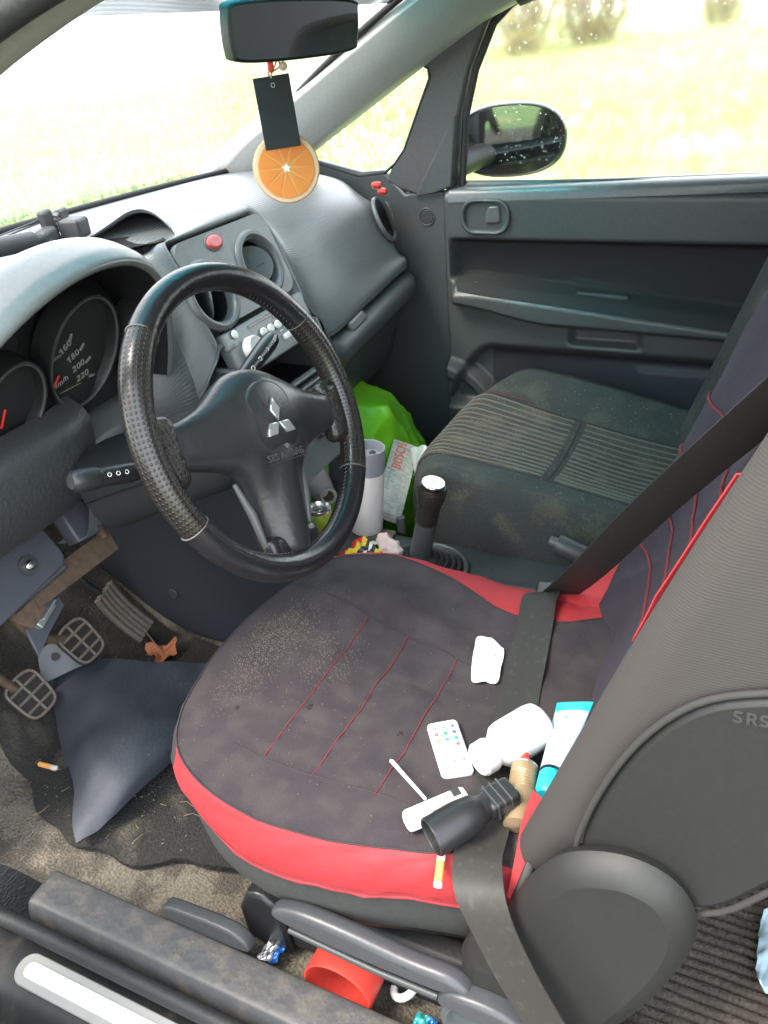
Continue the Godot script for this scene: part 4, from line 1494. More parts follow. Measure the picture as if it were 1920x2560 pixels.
func build_passenger_door() -> void:
	var o := thing("passenger_door", "grey passenger door with ribbed trim, armrest and rain-wet window", "car door", Vector3(0.67, 0.0, -0.1))
	var rows := []
	var ys := []
	var y := -0.02
	while y <= 0.7135:
		ys.append(y)
		y += 0.0045
	for yy in ys:
		var row := PackedVector3Array()
		for j in 150:
			var z := lerpf(-0.5365, 0.44, pow(j / 149.0, 1.15))
			row.append(Vector3(door_x(z, yy), yy, z))
		rows.append(row)
	# turned-in front edge
	for i in rows.size():
		var r: PackedVector3Array = rows[i]
		r.insert(0, r[0] + Vector3(0.004, 0, -0.003))
		r.insert(0, r[0] + Vector3(0.03, 0, 0.0))
		rows[i] = r
	part(o, "trim_panel", MB.new().grid(rows), mats.trim, "dark grey moulded door trim")
	# dark cloth insert lining the recess above the armrest
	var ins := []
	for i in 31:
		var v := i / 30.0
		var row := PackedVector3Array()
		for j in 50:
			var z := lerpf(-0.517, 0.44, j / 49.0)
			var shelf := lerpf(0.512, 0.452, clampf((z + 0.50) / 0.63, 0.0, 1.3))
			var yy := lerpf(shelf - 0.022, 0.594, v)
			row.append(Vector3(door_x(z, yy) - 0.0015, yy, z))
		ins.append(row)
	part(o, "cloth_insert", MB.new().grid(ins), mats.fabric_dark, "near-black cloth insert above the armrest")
	var low := []
	for i in 20:
		var v := i / 19.0
		var row := PackedVector3Array()
		for j in 90:
			var z := lerpf(-0.44, 0.44, j / 89.0)
			var yy := lerpf(0.236, 0.350, v)
			row.append(Vector3(door_x(z, yy) - 0.0015, yy, z))
		low.append(row)
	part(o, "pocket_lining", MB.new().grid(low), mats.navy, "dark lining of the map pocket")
	part(o, "outer_skin", MB.new().plate(pv([[-0.56, -0.16], [-0.56, 0.69], [0.44, 0.715], [0.44, -0.16]]), 0.03, 0.008, side(0.80)), mats.black_paint)
	# ledge under the glass
	var lg := []
	for i in 12:
		var z := lerpf(-0.528, 0.44, i / 11.0)
		var yb := 0.7005 + 0.030 * (z + 0.515)
		lg.append(PackedVector3Array([Vector3(door_x(z, yb - 0.03) - 0.002, yb - 0.026, z), Vector3(0.652, yb - 0.013, z), Vector3(0.657, yb - 0.004, z), Vector3(0.668, yb, z), Vector3(0.688, yb + 0.001, z), Vector3(0.70, yb - 0.01, z)]))
	part(o, "window_ledge", MB.new().grid(lg), mats.panel)
	# frame: divider with the mirror triangle, header
	var fr := MB.new()
	fr.plate(pv([[-0.588, 0.948], [-0.572, 0.930], [-0.571, 0.912], [-0.594, 0.866], [-0.637, 0.779], [-0.662, 0.750], [-0.684, 0.710], [-0.606, 0.684], [-0.519, 0.702], [-0.512, 0.76], [-0.504, 0.839], [-0.480, 0.922], [-0.440, 1.003], [-0.403, 1.036], [-0.33, 1.066], [-0.2, 1.085], [0.1, 1.10], [0.44, 1.10], [0.44, 1.14], [0.1, 1.14], [-0.2, 1.125], [-0.36, 1.10], [-0.45, 1.06], [-0.50, 1.02]]), 0.034, 0.007, side(0.700))
	part(o, "window_frame", fr, mats.pillar_dark)
	var rb := PackedVector3Array()
	for c in [[-0.506, 0.70], [-0.500, 0.76], [-0.493, 0.839], [-0.470, 0.922], [-0.431, 1.000], [-0.396, 1.029], [-0.32, 1.058], [-0.19, 1.075], [0.1, 1.09]]:
		rb.append(Vector3(0.680, c[1], c[0]))
	part(o, "window_channel", MB.new().tube(rb, 0.008, 8), mats.rubber)
	part(o, "mirror_triangle", MB.new().plate(pv([[-0.608, 0.687], [-0.565, 0.690], [-0.521, 0.705], [-0.513, 0.78], [-0.509, 0.842], [-0.530, 0.815], [-0.555, 0.775]]), 0.016, 0.004, side(0.672)), mats.trim)
	var gl := part(o, "window_glass", MB.new().plate(pv([[-0.520, 0.695], [0.44, 0.725], [0.44, 1.115], [-0.3, 1.095], [-0.45, 1.03], [-0.49, 0.95]]), 0.004, 0.0, side(0.697)), mats.glass_filmed, "rain-streaked passenger window glass")
	var rd := MB.new()
	for k in 800:
		var z := rng.randf_range(-0.45, 0.36)
		var yy := rng.randf_range(0.73, 1.05)
		drop(rd, Vector3(0.6975, yy, z), Vector3(1, 0, 0), rng.randf_range(0.0005, 0.0016), 1.0 + (rng.randf() * 2.5 if rng.randf() < 0.25 else 0.3), Vector3(0, 1, 0.1))
	var rdo := part(gl, "raindrop", rd, mats.raindrop)
	rdo.set_meta("kind", "stuff")
	# inner handle: bezel, dished cup, lever
	var hz := -0.444
	var hy := 0.6455
	var bez := []
	for s in [[0.056, 0.037, 0.002], [0.055, 0.036, -0.005], [0.051, 0.033, -0.007], [0.046, 0.0285, -0.004], [0.044, 0.0265, 0.004], [0.041, 0.024, 0.022], [0.02, 0.012, 0.026]]:
		var row := PackedVector3Array()
		for p in rrect(s[0] * 2, s[1] * 2, s[1] * 0.88, 8):
			row.append(Vector3(0.650 + s[2], hy + p.y, hz + p.x))
		bez.append(row)
	var hd := part(o, "handle", MB.new().grid(bez, true), mats.trim, "inner door handle in an oval dish")
	part(hd, "lever", MB.new().plate(curve2([[0.000, -0.013], [0.003, 0.012], [0.010, 0.0225], [0.030, 0.022], [0.034, 0.008], [0.033, -0.011], [0.016, -0.0145]], 4), 0.020, 0.005, side(0.667) * Transform3D(Basis.IDENTITY, Vector3(hz, hy, 0))), mats.stalk_grey)
	part(hd, "lever_foot", MB.new().box(Vector3(0.082, 0.007, 0.012), 0.003, side(0.660) * Transform3D(Basis.IDENTITY, Vector3(hz - 0.004, hy - 0.014, 0))), mats.trim)
	part(hd, "cup_floor", MB.new().plate(rrect(0.076, 0.040, 0.018, 6), 0.003, 0.0, side(0.676) * Transform3D(Basis.IDENTITY, Vector3(hz, hy, 0))), mats.fabric_dark)
	# window switch set in the armrest shelf, small door-lock light
	part(o, "armrest_switch", MB.new().box(Vector3(0.11, 0.014, 0.020), 0.004, side(0.664) * Transform3D(Basis(Vector3(0, 0, 1), -0.06), Vector3(-0.19, 0.484, 0))), mats.trim_dark)
	part(o, "tray_catch", MB.new().box(Vector3(0.026, 0.006, 0.008), 0.002, side(0.668) * Transform3D(Basis.IDENTITY, Vector3(-0.408, 0.498, 0))), mats.stalk_grey)
	# exterior mirror: black shell and glass facing the driver
	var mc := Vector3(0.845, 0.768, -0.452)
	var nn := Vector3(-0.968, -0.088, 0.25).normalized()
	var f := frame(mc, nn)
	var sh := []
	for s in [[1.0, 0.0], [1.03, -0.006], [1.03, -0.02], [0.98, -0.05], [0.85, -0.085], [0.6, -0.11], [0.25, -0.122], [0.02, -0.124]]:
		var row := PackedVector3Array()
		for k in 48:
			var a := TAU * k / 48.0
			var p := Vector2(signf(cos(a)) * pow(absf(cos(a)), 0.8) * 0.122, signf(sin(a)) * pow(absf(sin(a)), 0.85) * 0.076)
			row.append(f * Vector3(p.x * s[0], p.y * s[0], s[1]))
		sh.append(row)
	var em := part(o, "door_mirror", MB.new().grid(sh, true), mats.gloss_black, "black oval door mirror outside the window")
	var lip := []
	for s in [[1.0, 0.0], [0.965, 0.002], [0.945, -0.004]]:
		var row := PackedVector3Array()
		for k in 48:
			var a := TAU * k / 48.0
			var p := Vector2(signf(cos(a)) * pow(absf(cos(a)), 0.8) * 0.122, signf(sin(a)) * pow(absf(sin(a)), 0.85) * 0.076)
			row.append(f * Vector3(p.x * s[0], p.y * s[0], s[1]))
		lip.append(row)
	part(em, "rim", MB.new().grid(lip, true), mats.black)
	var mg := []
	for i in 9:
		var row := PackedVector3Array()
		for k in 40:
			var a := TAU * k / 40.0
			var s := 0.95 * i / 8.0
			var p := Vector2(signf(cos(a)) * pow(absf(cos(a)), 0.8) * 0.122, signf(sin(a)) * pow(absf(sin(a)), 0.85) * 0.076) * maxf(s, 0.001)
			row.append(f * Vector3(p.x, p.y, -0.003 - p.length_squared() * 0.35))
		mg.append(row)
	part(em, "mirror_glass", MB.new().grid(mg, true), mats.mirror_dark)
	part(em, "stalk", MB.new().tube(curve([Vector3(0.70, 0.735, -0.555), Vector3(0.76, 0.73, -0.55), Vector3(0.83, 0.74, -0.52), Vector3(0.88, 0.75, -0.49)], 5), 0.026, 12), mats.black)

# ---------------------------------------------------------------- steering wheel, column, pedals
func wheel_frame() -> Transform3D:
	var t := deg_to_rad(23.15)
	var r := deg_to_rad(15.0)
	var up := Vector3(0, cos(t), -sin(t))
	var rt := Vector3.RIGHT
	var n := rt.cross(up)
	return Transform3D(Basis(rt * cos(r) - up * sin(r), up * cos(r) + rt * sin(r), n), Vector3(-0.364, 0.626, -0.367))

func pad_sdf(p: Vector3) -> float:
	var q := Vector3(p.x / 0.078, (p.y - 0.002) / 0.062, (p.z + 0.008) / 0.034)
	var hub := (q.length() - 1.0) * 0.034
	var ax := absf(p.x)
	var taper := lerpf(0.031, 0.024, clampf((ax - 0.05) / 0.09, 0, 1))
	var arm := sd_rbox(Vector3(ax - 0.088, p.y + 0.006, p.z + 0.010 + 0.05 * maxf(0.0, ax - 0.07)), Vector3(0.056, taper, 0.019), 0.013)
	var lowx := lerpf(0.046, 0.034, clampf((-p.y - 0.05) / 0.09, 0, 1))
	var tz := p.z + 0.006 + 0.20 * maxf(0.0, -p.y - 0.05)
	var ton := sd_rbox(Vector3(p.x, p.y + 0.088, tz * 1.0), Vector3(lowx, 0.062, 0.020), 0.018)
	# half round ridge down the middle of the tongue
	var rid := sd_cap(Vector3(p.x, p.y, p.z * 1.1), Vector3(0, -0.05, 0.004), Vector3(0, -0.142, -0.014), 0.024, 0.026)
	var d := smin(hub, arm, 0.030)
	d = smin(d, ton, 0.022)
	return smin(d, rid, 0.012)

func build_steering() -> void:
	var w := wheel_frame()
	var o := thing("steering_wheel", "black leather three-spoke steering wheel with silver emblem", "steering wheel", w.origin)
	var R := 0.1722
	var secs := [[-48.9, 48.9, "leather", "rim_section"], [48.9, 121.3, "leather_perforated", "grip_section"], [121.3, 238.7, "leather", "rim_section"], [238.7, 311.1, "leather_perforated", "grip_section"]]
	for s in secs:
		var rows := []
		var n := int((s[1] - s[0]) / 2.0)
		for i in n + 1:
			var a := deg_to_rad(lerpf(s[0], s[1], float(i) / n))
			var rad := Vector3(sin(a), cos(a), 0)
			var row := PackedVector3Array()
			# thumb swelling near ten and two
			var sw := 1.0 + 0.06 * exp(-pow((absf(fposmod(rad_to_deg(a) + 180.0, 360.0) - 180.0) - 62.0) / 14.0, 2.0))
			for k in 24:
				var b := TAU * k / 24.0
				row.append(w * (rad * (R + cos(b) * 0.0158 * sw) + Vector3(0, 0, sin(b) * 0.0172 * sw)))
			rows.append(row)
		var perf: bool = s[2] == "leather_perforated"
		part(o, s[3], MB.new().grid(rows, true, false, 22.0 if perf else 1.0, 40.0 if perf else 1.0), mats[s[2]], "perforated black leather grip" if perf else "smooth black leather rim section")
		# welt where two hides meet
		var ea := deg_to_rad(s[0])
		var er := Vector3(sin(ea), cos(ea), 0)
		part(o, "welt", MB.new().tube(circle(w * (er * R), w.basis * Vector3(cos(ea), -sin(ea), 0), 0.0166, 28), 0.0009, 6, false, true), mats.stitch_pale)
	# seam stitches along the inside of the rim
	var sti := MB.new()
	for k in 150:
		var a := deg_to_rad(lerpf(20.0, 340.0, k / 149.0))
		var rad := Vector3(sin(a), cos(a), 0)
		var tan_ := Vector3(cos(a), -sin(a), 0)
		var p := rad * (R - 0.0160) + Vector3(0, 0, 0.001)
		sti.tube(PackedVector3Array([w * (p - tan_ * 0.0012 + Vector3(0, 0, 0.0016)), w * (p - rad * 0.0004), w * (p + tan_ * 0.0012 - Vector3(0, 0, 0.0016))]), 0.00045, 4, false)
	var so := part(o, "seam_stitch", sti, mats.stitch_pale)
	so.set_meta("kind", "stuff")
	# pad with its arms and tongue
	var pm := MB.new()
	pm.nets(pad_sdf, Vector3(-0.155, -0.165, -0.05), Vector3(0.155, 0.075, 0.036), 0.0036)
	var pl := MB.new()
	pl.v = pm.v
	pl.uv = pm.uv
	pl.ix = pm.ix
	for i in pl.v.size():
		pl.v[i] = w * pl.v[i]
	var pad := part(o, "airbag_pad", pl, mats.wheel_pad, "dark grey airbag pad with two arms and a lower tongue")
	# leather covered spoke roots
	for s in [-1.0, 1.0]:
		var f := func(p: Vector3) -> float:
			var a := sd_rbox(Vector3(p.x * s - 0.149, p.y + 0.010, p.z + 0.006), Vector3(0.020, 0.040 + 0.5 * maxf(0.0, p.x * s - 0.149), 0.0135), 0.012)
			return a
		var m := MB.new().nets(f, Vector3(s * 0.149 - 0.035, -0.085, -0.03), Vector3(s * 0.149 + 0.035, 0.06, 0.022), 0.004)
		for i in m.v.size():
			m.v[i] = w * m.v[i]
		part(o, "spoke_root", m, mats.leather_perforated_tri, "perforated leather over the spoke root")
	# lower leather root and side fins
	var lr := func(p: Vector3) -> float:
		return sd_rbox(Vector3(p.x, p.y + 0.152, p.z + 0.012), Vector3(0.046 + 0.8 * maxf(0.0, -p.y - 0.152), 0.022, 0.013), 0.011)
	var lm := MB.new().nets(lr, Vector3(-0.08, -0.185, -0.035), Vector3(0.08, -0.12, 0.012), 0.004)
	for i in lm.v.size():
		lm.v[i] = w * lm.v[i]
	part(o, "spoke_root", lm, mats.leather, "smooth leather over the lower spoke root")
	for s in [-1.0, 1.0]:
		part(o, "spoke_fin", MB.new().tube(PackedVector3Array([w * Vector3(s * 0.062, -0.060, -0.010), w * Vector3(s * 0.050, -0.10, -0.010), w * Vector3(s * 0.042, -0.140, -0.014)]), [0.003, 0.0055, 0.004], 8), mats.stalk_grey)
		part(o, "pad_gap", MB.new().tube(PackedVector3Array([w * Vector3(s * 0.1385, 0.016, 0.003), w * Vector3(s * 0.1395, -0.006, 0.0055), w * Vector3(s * 0.1375, -0.028, 0.002)]), 0.0022, 6), mats.rubber)
	# emblem disc and three diamonds
	var df := w * Transform3D(Basis(Vector3.RIGHT, PI / 2), Vector3(0, 0.0, 0.0205))
	var em := part(o, "emblem_disc", MB.new().lathe(pv([[0.0440, -0.006], [0.0436, 0.0005], [0.040, 0.0025], [0.030, 0.0048], [0.015, 0.0062], [0.0005, 0.0066]]), 40, df, 2.0), mats.wheel_pad)
	for k in 3:
		var a := TAU * k / 3.0
		var e := Vector3(sin(a), cos(a), 0)
		var s := Vector3(cos(a), -sin(a), 0)
		var c := Vector3(0, -0.007, 0)
		var rh := PackedVector2Array()
		for q in [[0.0006, 0.0], [0.0145, 0.0080], [0.0285, 0.0], [0.0145, -0.0080]]:
			var p: Vector3 = c + e * q[0] + s * q[1]
			rh.append(Vector2(p.x, p.y))
		part(em, "diamond", MB.new().plate(rh, 0.0052, 0.0011, w * Transform3D(Basis.IDENTITY, Vector3(0, 0, 0.0240))), mats.emblem, "silver diamond of the emblem")
	text_part(pad, "lettering", "SRS AIRBAG", 0.0088, 0.0012, w * Transform3D(Basis.IDENTITY, Vector3(-0.003, -0.0455, 0.0258)), mats.lettering_grey, true)
	part(pad, "underline", MB.new().box(Vector3(0.066, 0.0010, 0.0010), 0.0, w * Transform3D(Basis.IDENTITY, Vector3(-0.003, -0.052, 0.0255))), mats.lettering_grey)
	part(pad, "pictogram", MB.new().tube(PackedVector3Array([w * Vector3(0.000, -0.033, 0.0285), w * Vector3(0.004, -0.034, 0.0283), w * Vector3(0.004, -0.038, 0.0278), w * Vector3(0.000, -0.039, 0.0278)]), 0.0005, 4), mats.lettering_grey)
	# ---- column
	var cl := thing("steering_column", "grey steering column shroud with two stalks behind the wheel", "column", Vector3(-0.364, 0.45, -0.55))
	var sh := []
	var ax := w.basis.z
	for s in [[0.030, 0.046, 0.042], [0.034, 0.053, 0.047], [0.06, 0.056, 0.051], [0.12, 0.059, 0.053], [0.20, 0.061, 0.055], [0.27, 0.064, 0.058]]:
		var row := PackedVector3Array()
		for k in 32:
			var a := TAU * k / 32.0
			var c: Vector3 = Vector3(-0.364, 0.626, -0.367) - ax * s[0]
			row.append(c + Vector3(signf(cos(a)) * pow(absf(cos(a)), 0.75) * s[1], 0, 0) + Vector3(0, 0.92, -0.39) * signf(sin(a)) * pow(absf(sin(a)), 0.75) * s[2] + Vector3(0, -0.012, 0))
		sh.append(row)
	part(cl, "shroud", MB.new().grid(sh, true).fan(sh[0]), mats.column, "two-piece grey column shroud")
	part(cl, "shroud_seam", MB.new().tube(PackedVector3Array([sh[0][0] + Vector3(-0.10, 0, 0) * 0, sh[1][16], sh[3][16], sh[5][16]].slice(1)), 0.0014, 6), mats.black)
	# lights stalk on the outer side
	var sa := Vector3(-0.425, 0.580, -0.478)
	var sb := Vector3(-0.520, 0.609, -0.500)
	var ls := part(cl, "lights_stalk", MB.new().tube(curve([sa, sa.lerp(sb, 0.25), sa.lerp(sb, 0.5), sa.lerp(sb, 0.72), sa.lerp(sb, 0.8)], 4), [0.008, 0.008, 0.0085, 0.0085, 0.009, 0.0105, 0.0115, 0.012, 0.012, 0.012, 0.0118, 0.0116, 0.0115, 0.0115, 0.0115, 0.0114, 0.011], 16), mats.black_sheen, "light switch stalk with a pale grey turning end")
	var ed := (sb - sa).normalized()
	part(ls, "end_cap", MB.new().tube(PackedVector3Array([sa.lerp(sb, 0.80), sa.lerp(sb, 0.84), sa.lerp(sb, 1.0), sa.lerp(sb, 1.10), sa.lerp(sb, 1.14)]), [0.0115, 0.0130, 0.0132, 0.0120, 0.008], 18), mats.column)
	for k in 3:
		var mk := Transform3D(frame(sa.lerp(sb, 0.50 + 0.11 * k), Vector3(-0.25, 0.5, 0.83)).basis, sa.lerp(sb, 0.50 + 0.11 * k) + Vector3(-0.2, 0.42, 0.85).normalized() * 0.0121)
		part(ls, "symbol", MB.new().tube(circle(mk.origin, mk.basis.z, 0.0022, 10), 0.0004, 4, false, true), mats.print_white)
	# wiper stalk towards the radio
	var wa := Vector3(-0.305, 0.585, -0.49)
	var wb := Vector3(-0.095, 0.628, -0.515)
	var wst := part(cl, "wiper_stalk", MB.new().tube(curve([wa, wa.lerp(wb, 0.3), wa.lerp(wb, 0.55), wa.lerp(wb, 0.8), wb], 4), [0.008, 0.008, 0.008, 0.008, 0.0085, 0.009, 0.0095, 0.0105, 0.0115, 0.012, 0.0125, 0.013, 0.0132, 0.0132, 0.013, 0.012, 0.008], 16), mats.gloss_stalk, "black wiper stalk with white symbols")
	for k in 4:
		var q := wa.lerp(wb, 0.58 + 0.115 * k)
		var nn := Vector3(-0.35, 0.35, 0.87).normalized()
		part(wst, "symbol", MB.new().tube(circle(q + nn * 0.0136, nn, 0.0030 - 0.0003 * k, 12), 0.0005, 4, false, true), mats.print_white)
	part(wst, "collar", MB.new().tube(PackedVector3Array([wa.lerp(wb, 0.42), wa.lerp(wb, 0.50)]), 0.0105, 16), mats.stalk_grey)

func pedal_pad(o: Node3D, c: Vector3, nrm: Vector3, wdt: float, hgt: float, cols_: int, rws: int) -> void:
	var f := frame(c, nrm)
	f.basis = f.basis * Basis(Vector3(0, 0, 1), 0.06)
	var outl := curve2([[-wdt * 0.46, hgt * 0.42], [0, hgt * 0.52], [wdt * 0.46, hgt * 0.42], [wdt * 0.5, 0.0], [wdt * 0.40, -hgt * 0.42], [0, -hgt * 0.5], [-wdt * 0.40, -hgt * 0.42], [-wdt * 0.5, 0.0]], 5)
	var pad := part(o, "pad", MB.new().plate(outl, 0.009, 0.002, f * Transform3D(Basis.IDENTITY, Vector3(0, 0, -0.009))), mats.pedal_base, "dusty ribbed rubber pad")
	# raised ribs: a rim, one upright and cross ribs
	var rim := PackedVector3Array()
	for p in outl:
		rim.append(f * Vector3(p.x * 0.93, p.y * 0.93, 0.001))
	part(pad, "rib", MB.new().tube(rim, 0.0028, 6, false, true), mats.pedal_rubber)
	part(pad, "rib", MB.new().tube(PackedVector3Array([f * Vector3(0, hgt * 0.48, 0.001), f * Vector3(0, -hgt * 0.46, 0.001)]), 0.0027, 6), mats.pedal_rubber)
	for k in range(1, rws):
		var y := lerpf(-hgt * 0.5, hgt * 0.5, float(k) / rws)
		part(pad, "rib", MB.new().tube(PackedVector3Array([f * Vector3(-wdt * 0.44, y, 0.001), f * Vector3(wdt * 0.44, y, 0.001)]), 0.0027, 6), mats.pedal_rubber)

func build_pedals() -> void:
	var nrm := Vector3(0.0, 0.62, 0.78).normalized()
	var c1 := thing("clutch_pedal", "dusty clutch pedal nearest the door, rubber pad with square ribs", "pedal", Vector3(-0.446, 0.11, -0.86))
	pedal_pad(c1, Vector3(-0.444, 0.114, -0.855), nrm, 0.066, 0.076, 2, 4)
	part(c1, "arm", MB.new().tube(curve([Vector3(-0.455, 0.125, -0.872), Vector3(-0.475, 0.18, -0.885), Vector3(-0.50, 0.25, -0.90), Vector3(-0.50, 0.42, -0.93)], 5), 0.008, 10), mats.rust_metal)
	var c2 := thing("brake_pedal", "dusty brake pedal in the middle, rubber pad with square ribs", "pedal", Vector3(-0.322, 0.12, -0.86))
	pedal_pad(c2, Vector3(-0.321, 0.131, -0.855), nrm, 0.066, 0.076, 2, 4)
	part(c2, "arm", MB.new().tube(curve([Vector3(-0.34, 0.145, -0.872), Vector3(-0.375, 0.175, -0.88), Vector3(-0.40, 0.23, -0.89), Vector3(-0.40, 0.42, -0.93)], 5), 0.008, 10), mats.rust_metal)
	var c3 := thing("accelerator_pedal", "long ribbed accelerator pedal beside the centre tunnel", "pedal", Vector3(-0.21, 0.06, -0.87))
	var rows := []
	for i in 9:
		var t := i / 8.0
		var row := PackedVector3Array()
		var c := Vector3(lerpf(-0.232, -0.190, t), lerpf(0.172, 0.055, t), -0.872 + 0.030 * t - 0.012 * sin(PI * t))
		for j in 33:
			var u := j / 32.0 - 0.5
			var rib := 0.0016 * signf(sin(u * TAU * 5.0 + 0.4))
			row.append(c + Vector3(0.93, 0.36, 0.0) * 0.048 * u + Vector3(0, 0.25, 0.97) * rib)
		rows.append(row)
	part(c3, "pad", MB.new().sheet(rows, 0.007), mats.pedal_rubber, "dusty pad ribbed lengthwise")
	part(c3, "arm", MB.new().tube(PackedVector3Array([Vector3(-0.225, 0.155, -0.882), Vector3(-0.255, 0.205, -0.885), Vector3(-0.275, 0.28, -0.90)]), 0.012, 8, true, false, 0.5), mats.rubber)
	part(c3, "hinge", MB.new().tube(PackedVector3Array([Vector3(-0.190, 0.055, -0.848), Vector3(-0.176, 0.012, -0.83)]), 0.006, 8), mats.rubber)
	# bracket and fuse box panel below the dash
	var b := thing("under_dash_bracket", "slate grey metal bracket with a shiny bolt under the dash", "bracket", Vector3(-0.44, 0.35, -0.74))
	var tilt := Basis(Vector3.RIGHT, Vector3(0, 0.90, -0.43).normalized(), Vector3(0, 0.43, 0.90).normalized())
	part(b, "plate", MB.new().plate(pv([[-0.10, 0.040], [0.040, 0.044], [0.046, 0.0], [0.046, -0.014], [0.036, -0.024], [-0.10, -0.040]]), 0.008, 0.002, Transform3D(tilt, Vector3(-0.455, 0.405, -0.725))), mats.grey_metal, "slate grey plate")
	part(b, "ledge", MB.new().box(Vector3(0.15, 0.010, 0.016), 0.003, Transform3D(tilt * Basis(Vector3(0, 0, 1), 0.06), Vector3(-0.486, 0.374, -0.716))), mats.grey_metal)
	var bf := Transform3D(tilt * Basis(Vector3.RIGHT, PI / 2), Vector3(-0.466, 0.413, -0.719))
	var bo := part(b, "washer", MB.new().lathe(pv([[0.014, 0.0], [0.0135, 0.003], [0.0005, 0.0035]]), 24, bf), mats.trim_dark)
	part(bo, "bolt", MB.new().lathe(pv([[0.0075, 0.003], [0.0072, 0.009], [0.005, 0.011], [0.0005, 0.0112]]), 6, bf), mats.chrome)
	part(b, "clip_box", MB.new().plate(pv([[-0.02, 0.026], [0.022, 0.03], [0.028, -0.010], [0.020, -0.036], [-0.022, -0.030]]), 0.03, 0.004, Transform3D(tilt, Vector3(-0.362, 0.418, -0.745))), mats.grey_metal)
	part(b, "spring_clip", MB.new().box(Vector3(0.040, 0.012, 0.020), 0.002, Transform3D(tilt * Basis(Vector3(0, 0, 1), 0.35), Vector3(-0.474, 0.335, -0.712))).box(Vector3(0.034, 0.004, 0.024), 0.001, Transform3D(tilt * Basis(Vector3(0, 0, 1), 0.35), Vector3(-0.472, 0.344, -0.706))), mats.chrome_dull)
	part(b, "tongue", MB.new().plate(pv([[-0.035, 0.012], [0.035, 0.022], [0.034, 0.006], [-0.01, -0.012], [-0.042, -0.028]]), 0.006, 0.0015, Transform3D(tilt, Vector3(-0.470, 0.318, -0.714))), mats.grey_metal)
	var br := thing("support_strut", "rusty brown flat steel strut running down behind the bracket", "strut", Vector3(-0.36, 0.30, -0.78))
	var pz := []
	for t in 7:
		var q := Vector3(-0.482, 0.364, -0.702).lerp(Vector3(-0.322, 0.362, -0.702), t / 6.0)
		pz.append(PackedVector3Array([q + Vector3(0.012, 0.016, -0.026), q + Vector3(0, -0.008, 0.0)]))
	part(br, "flat_bar", MB.new().sheet(pz, 0.004), mats.rust_metal)
	part(br, "foot", MB.new().plate(pv([[-0.05, 0.012], [0.0, 0.018], [0.004, -0.012], [-0.035, -0.016]]), 0.004, 0.001, Transform3D(tilt, Vector3(-0.470, 0.350, -0.712))), mats.rust_metal)
	part(br, "post", MB.new().tube(PackedVector3Array([Vector3(-0.325, 0.37, -0.72), Vector3(-0.29, 0.45, -0.80)]), 0.008, 8), mats.rust_metal)

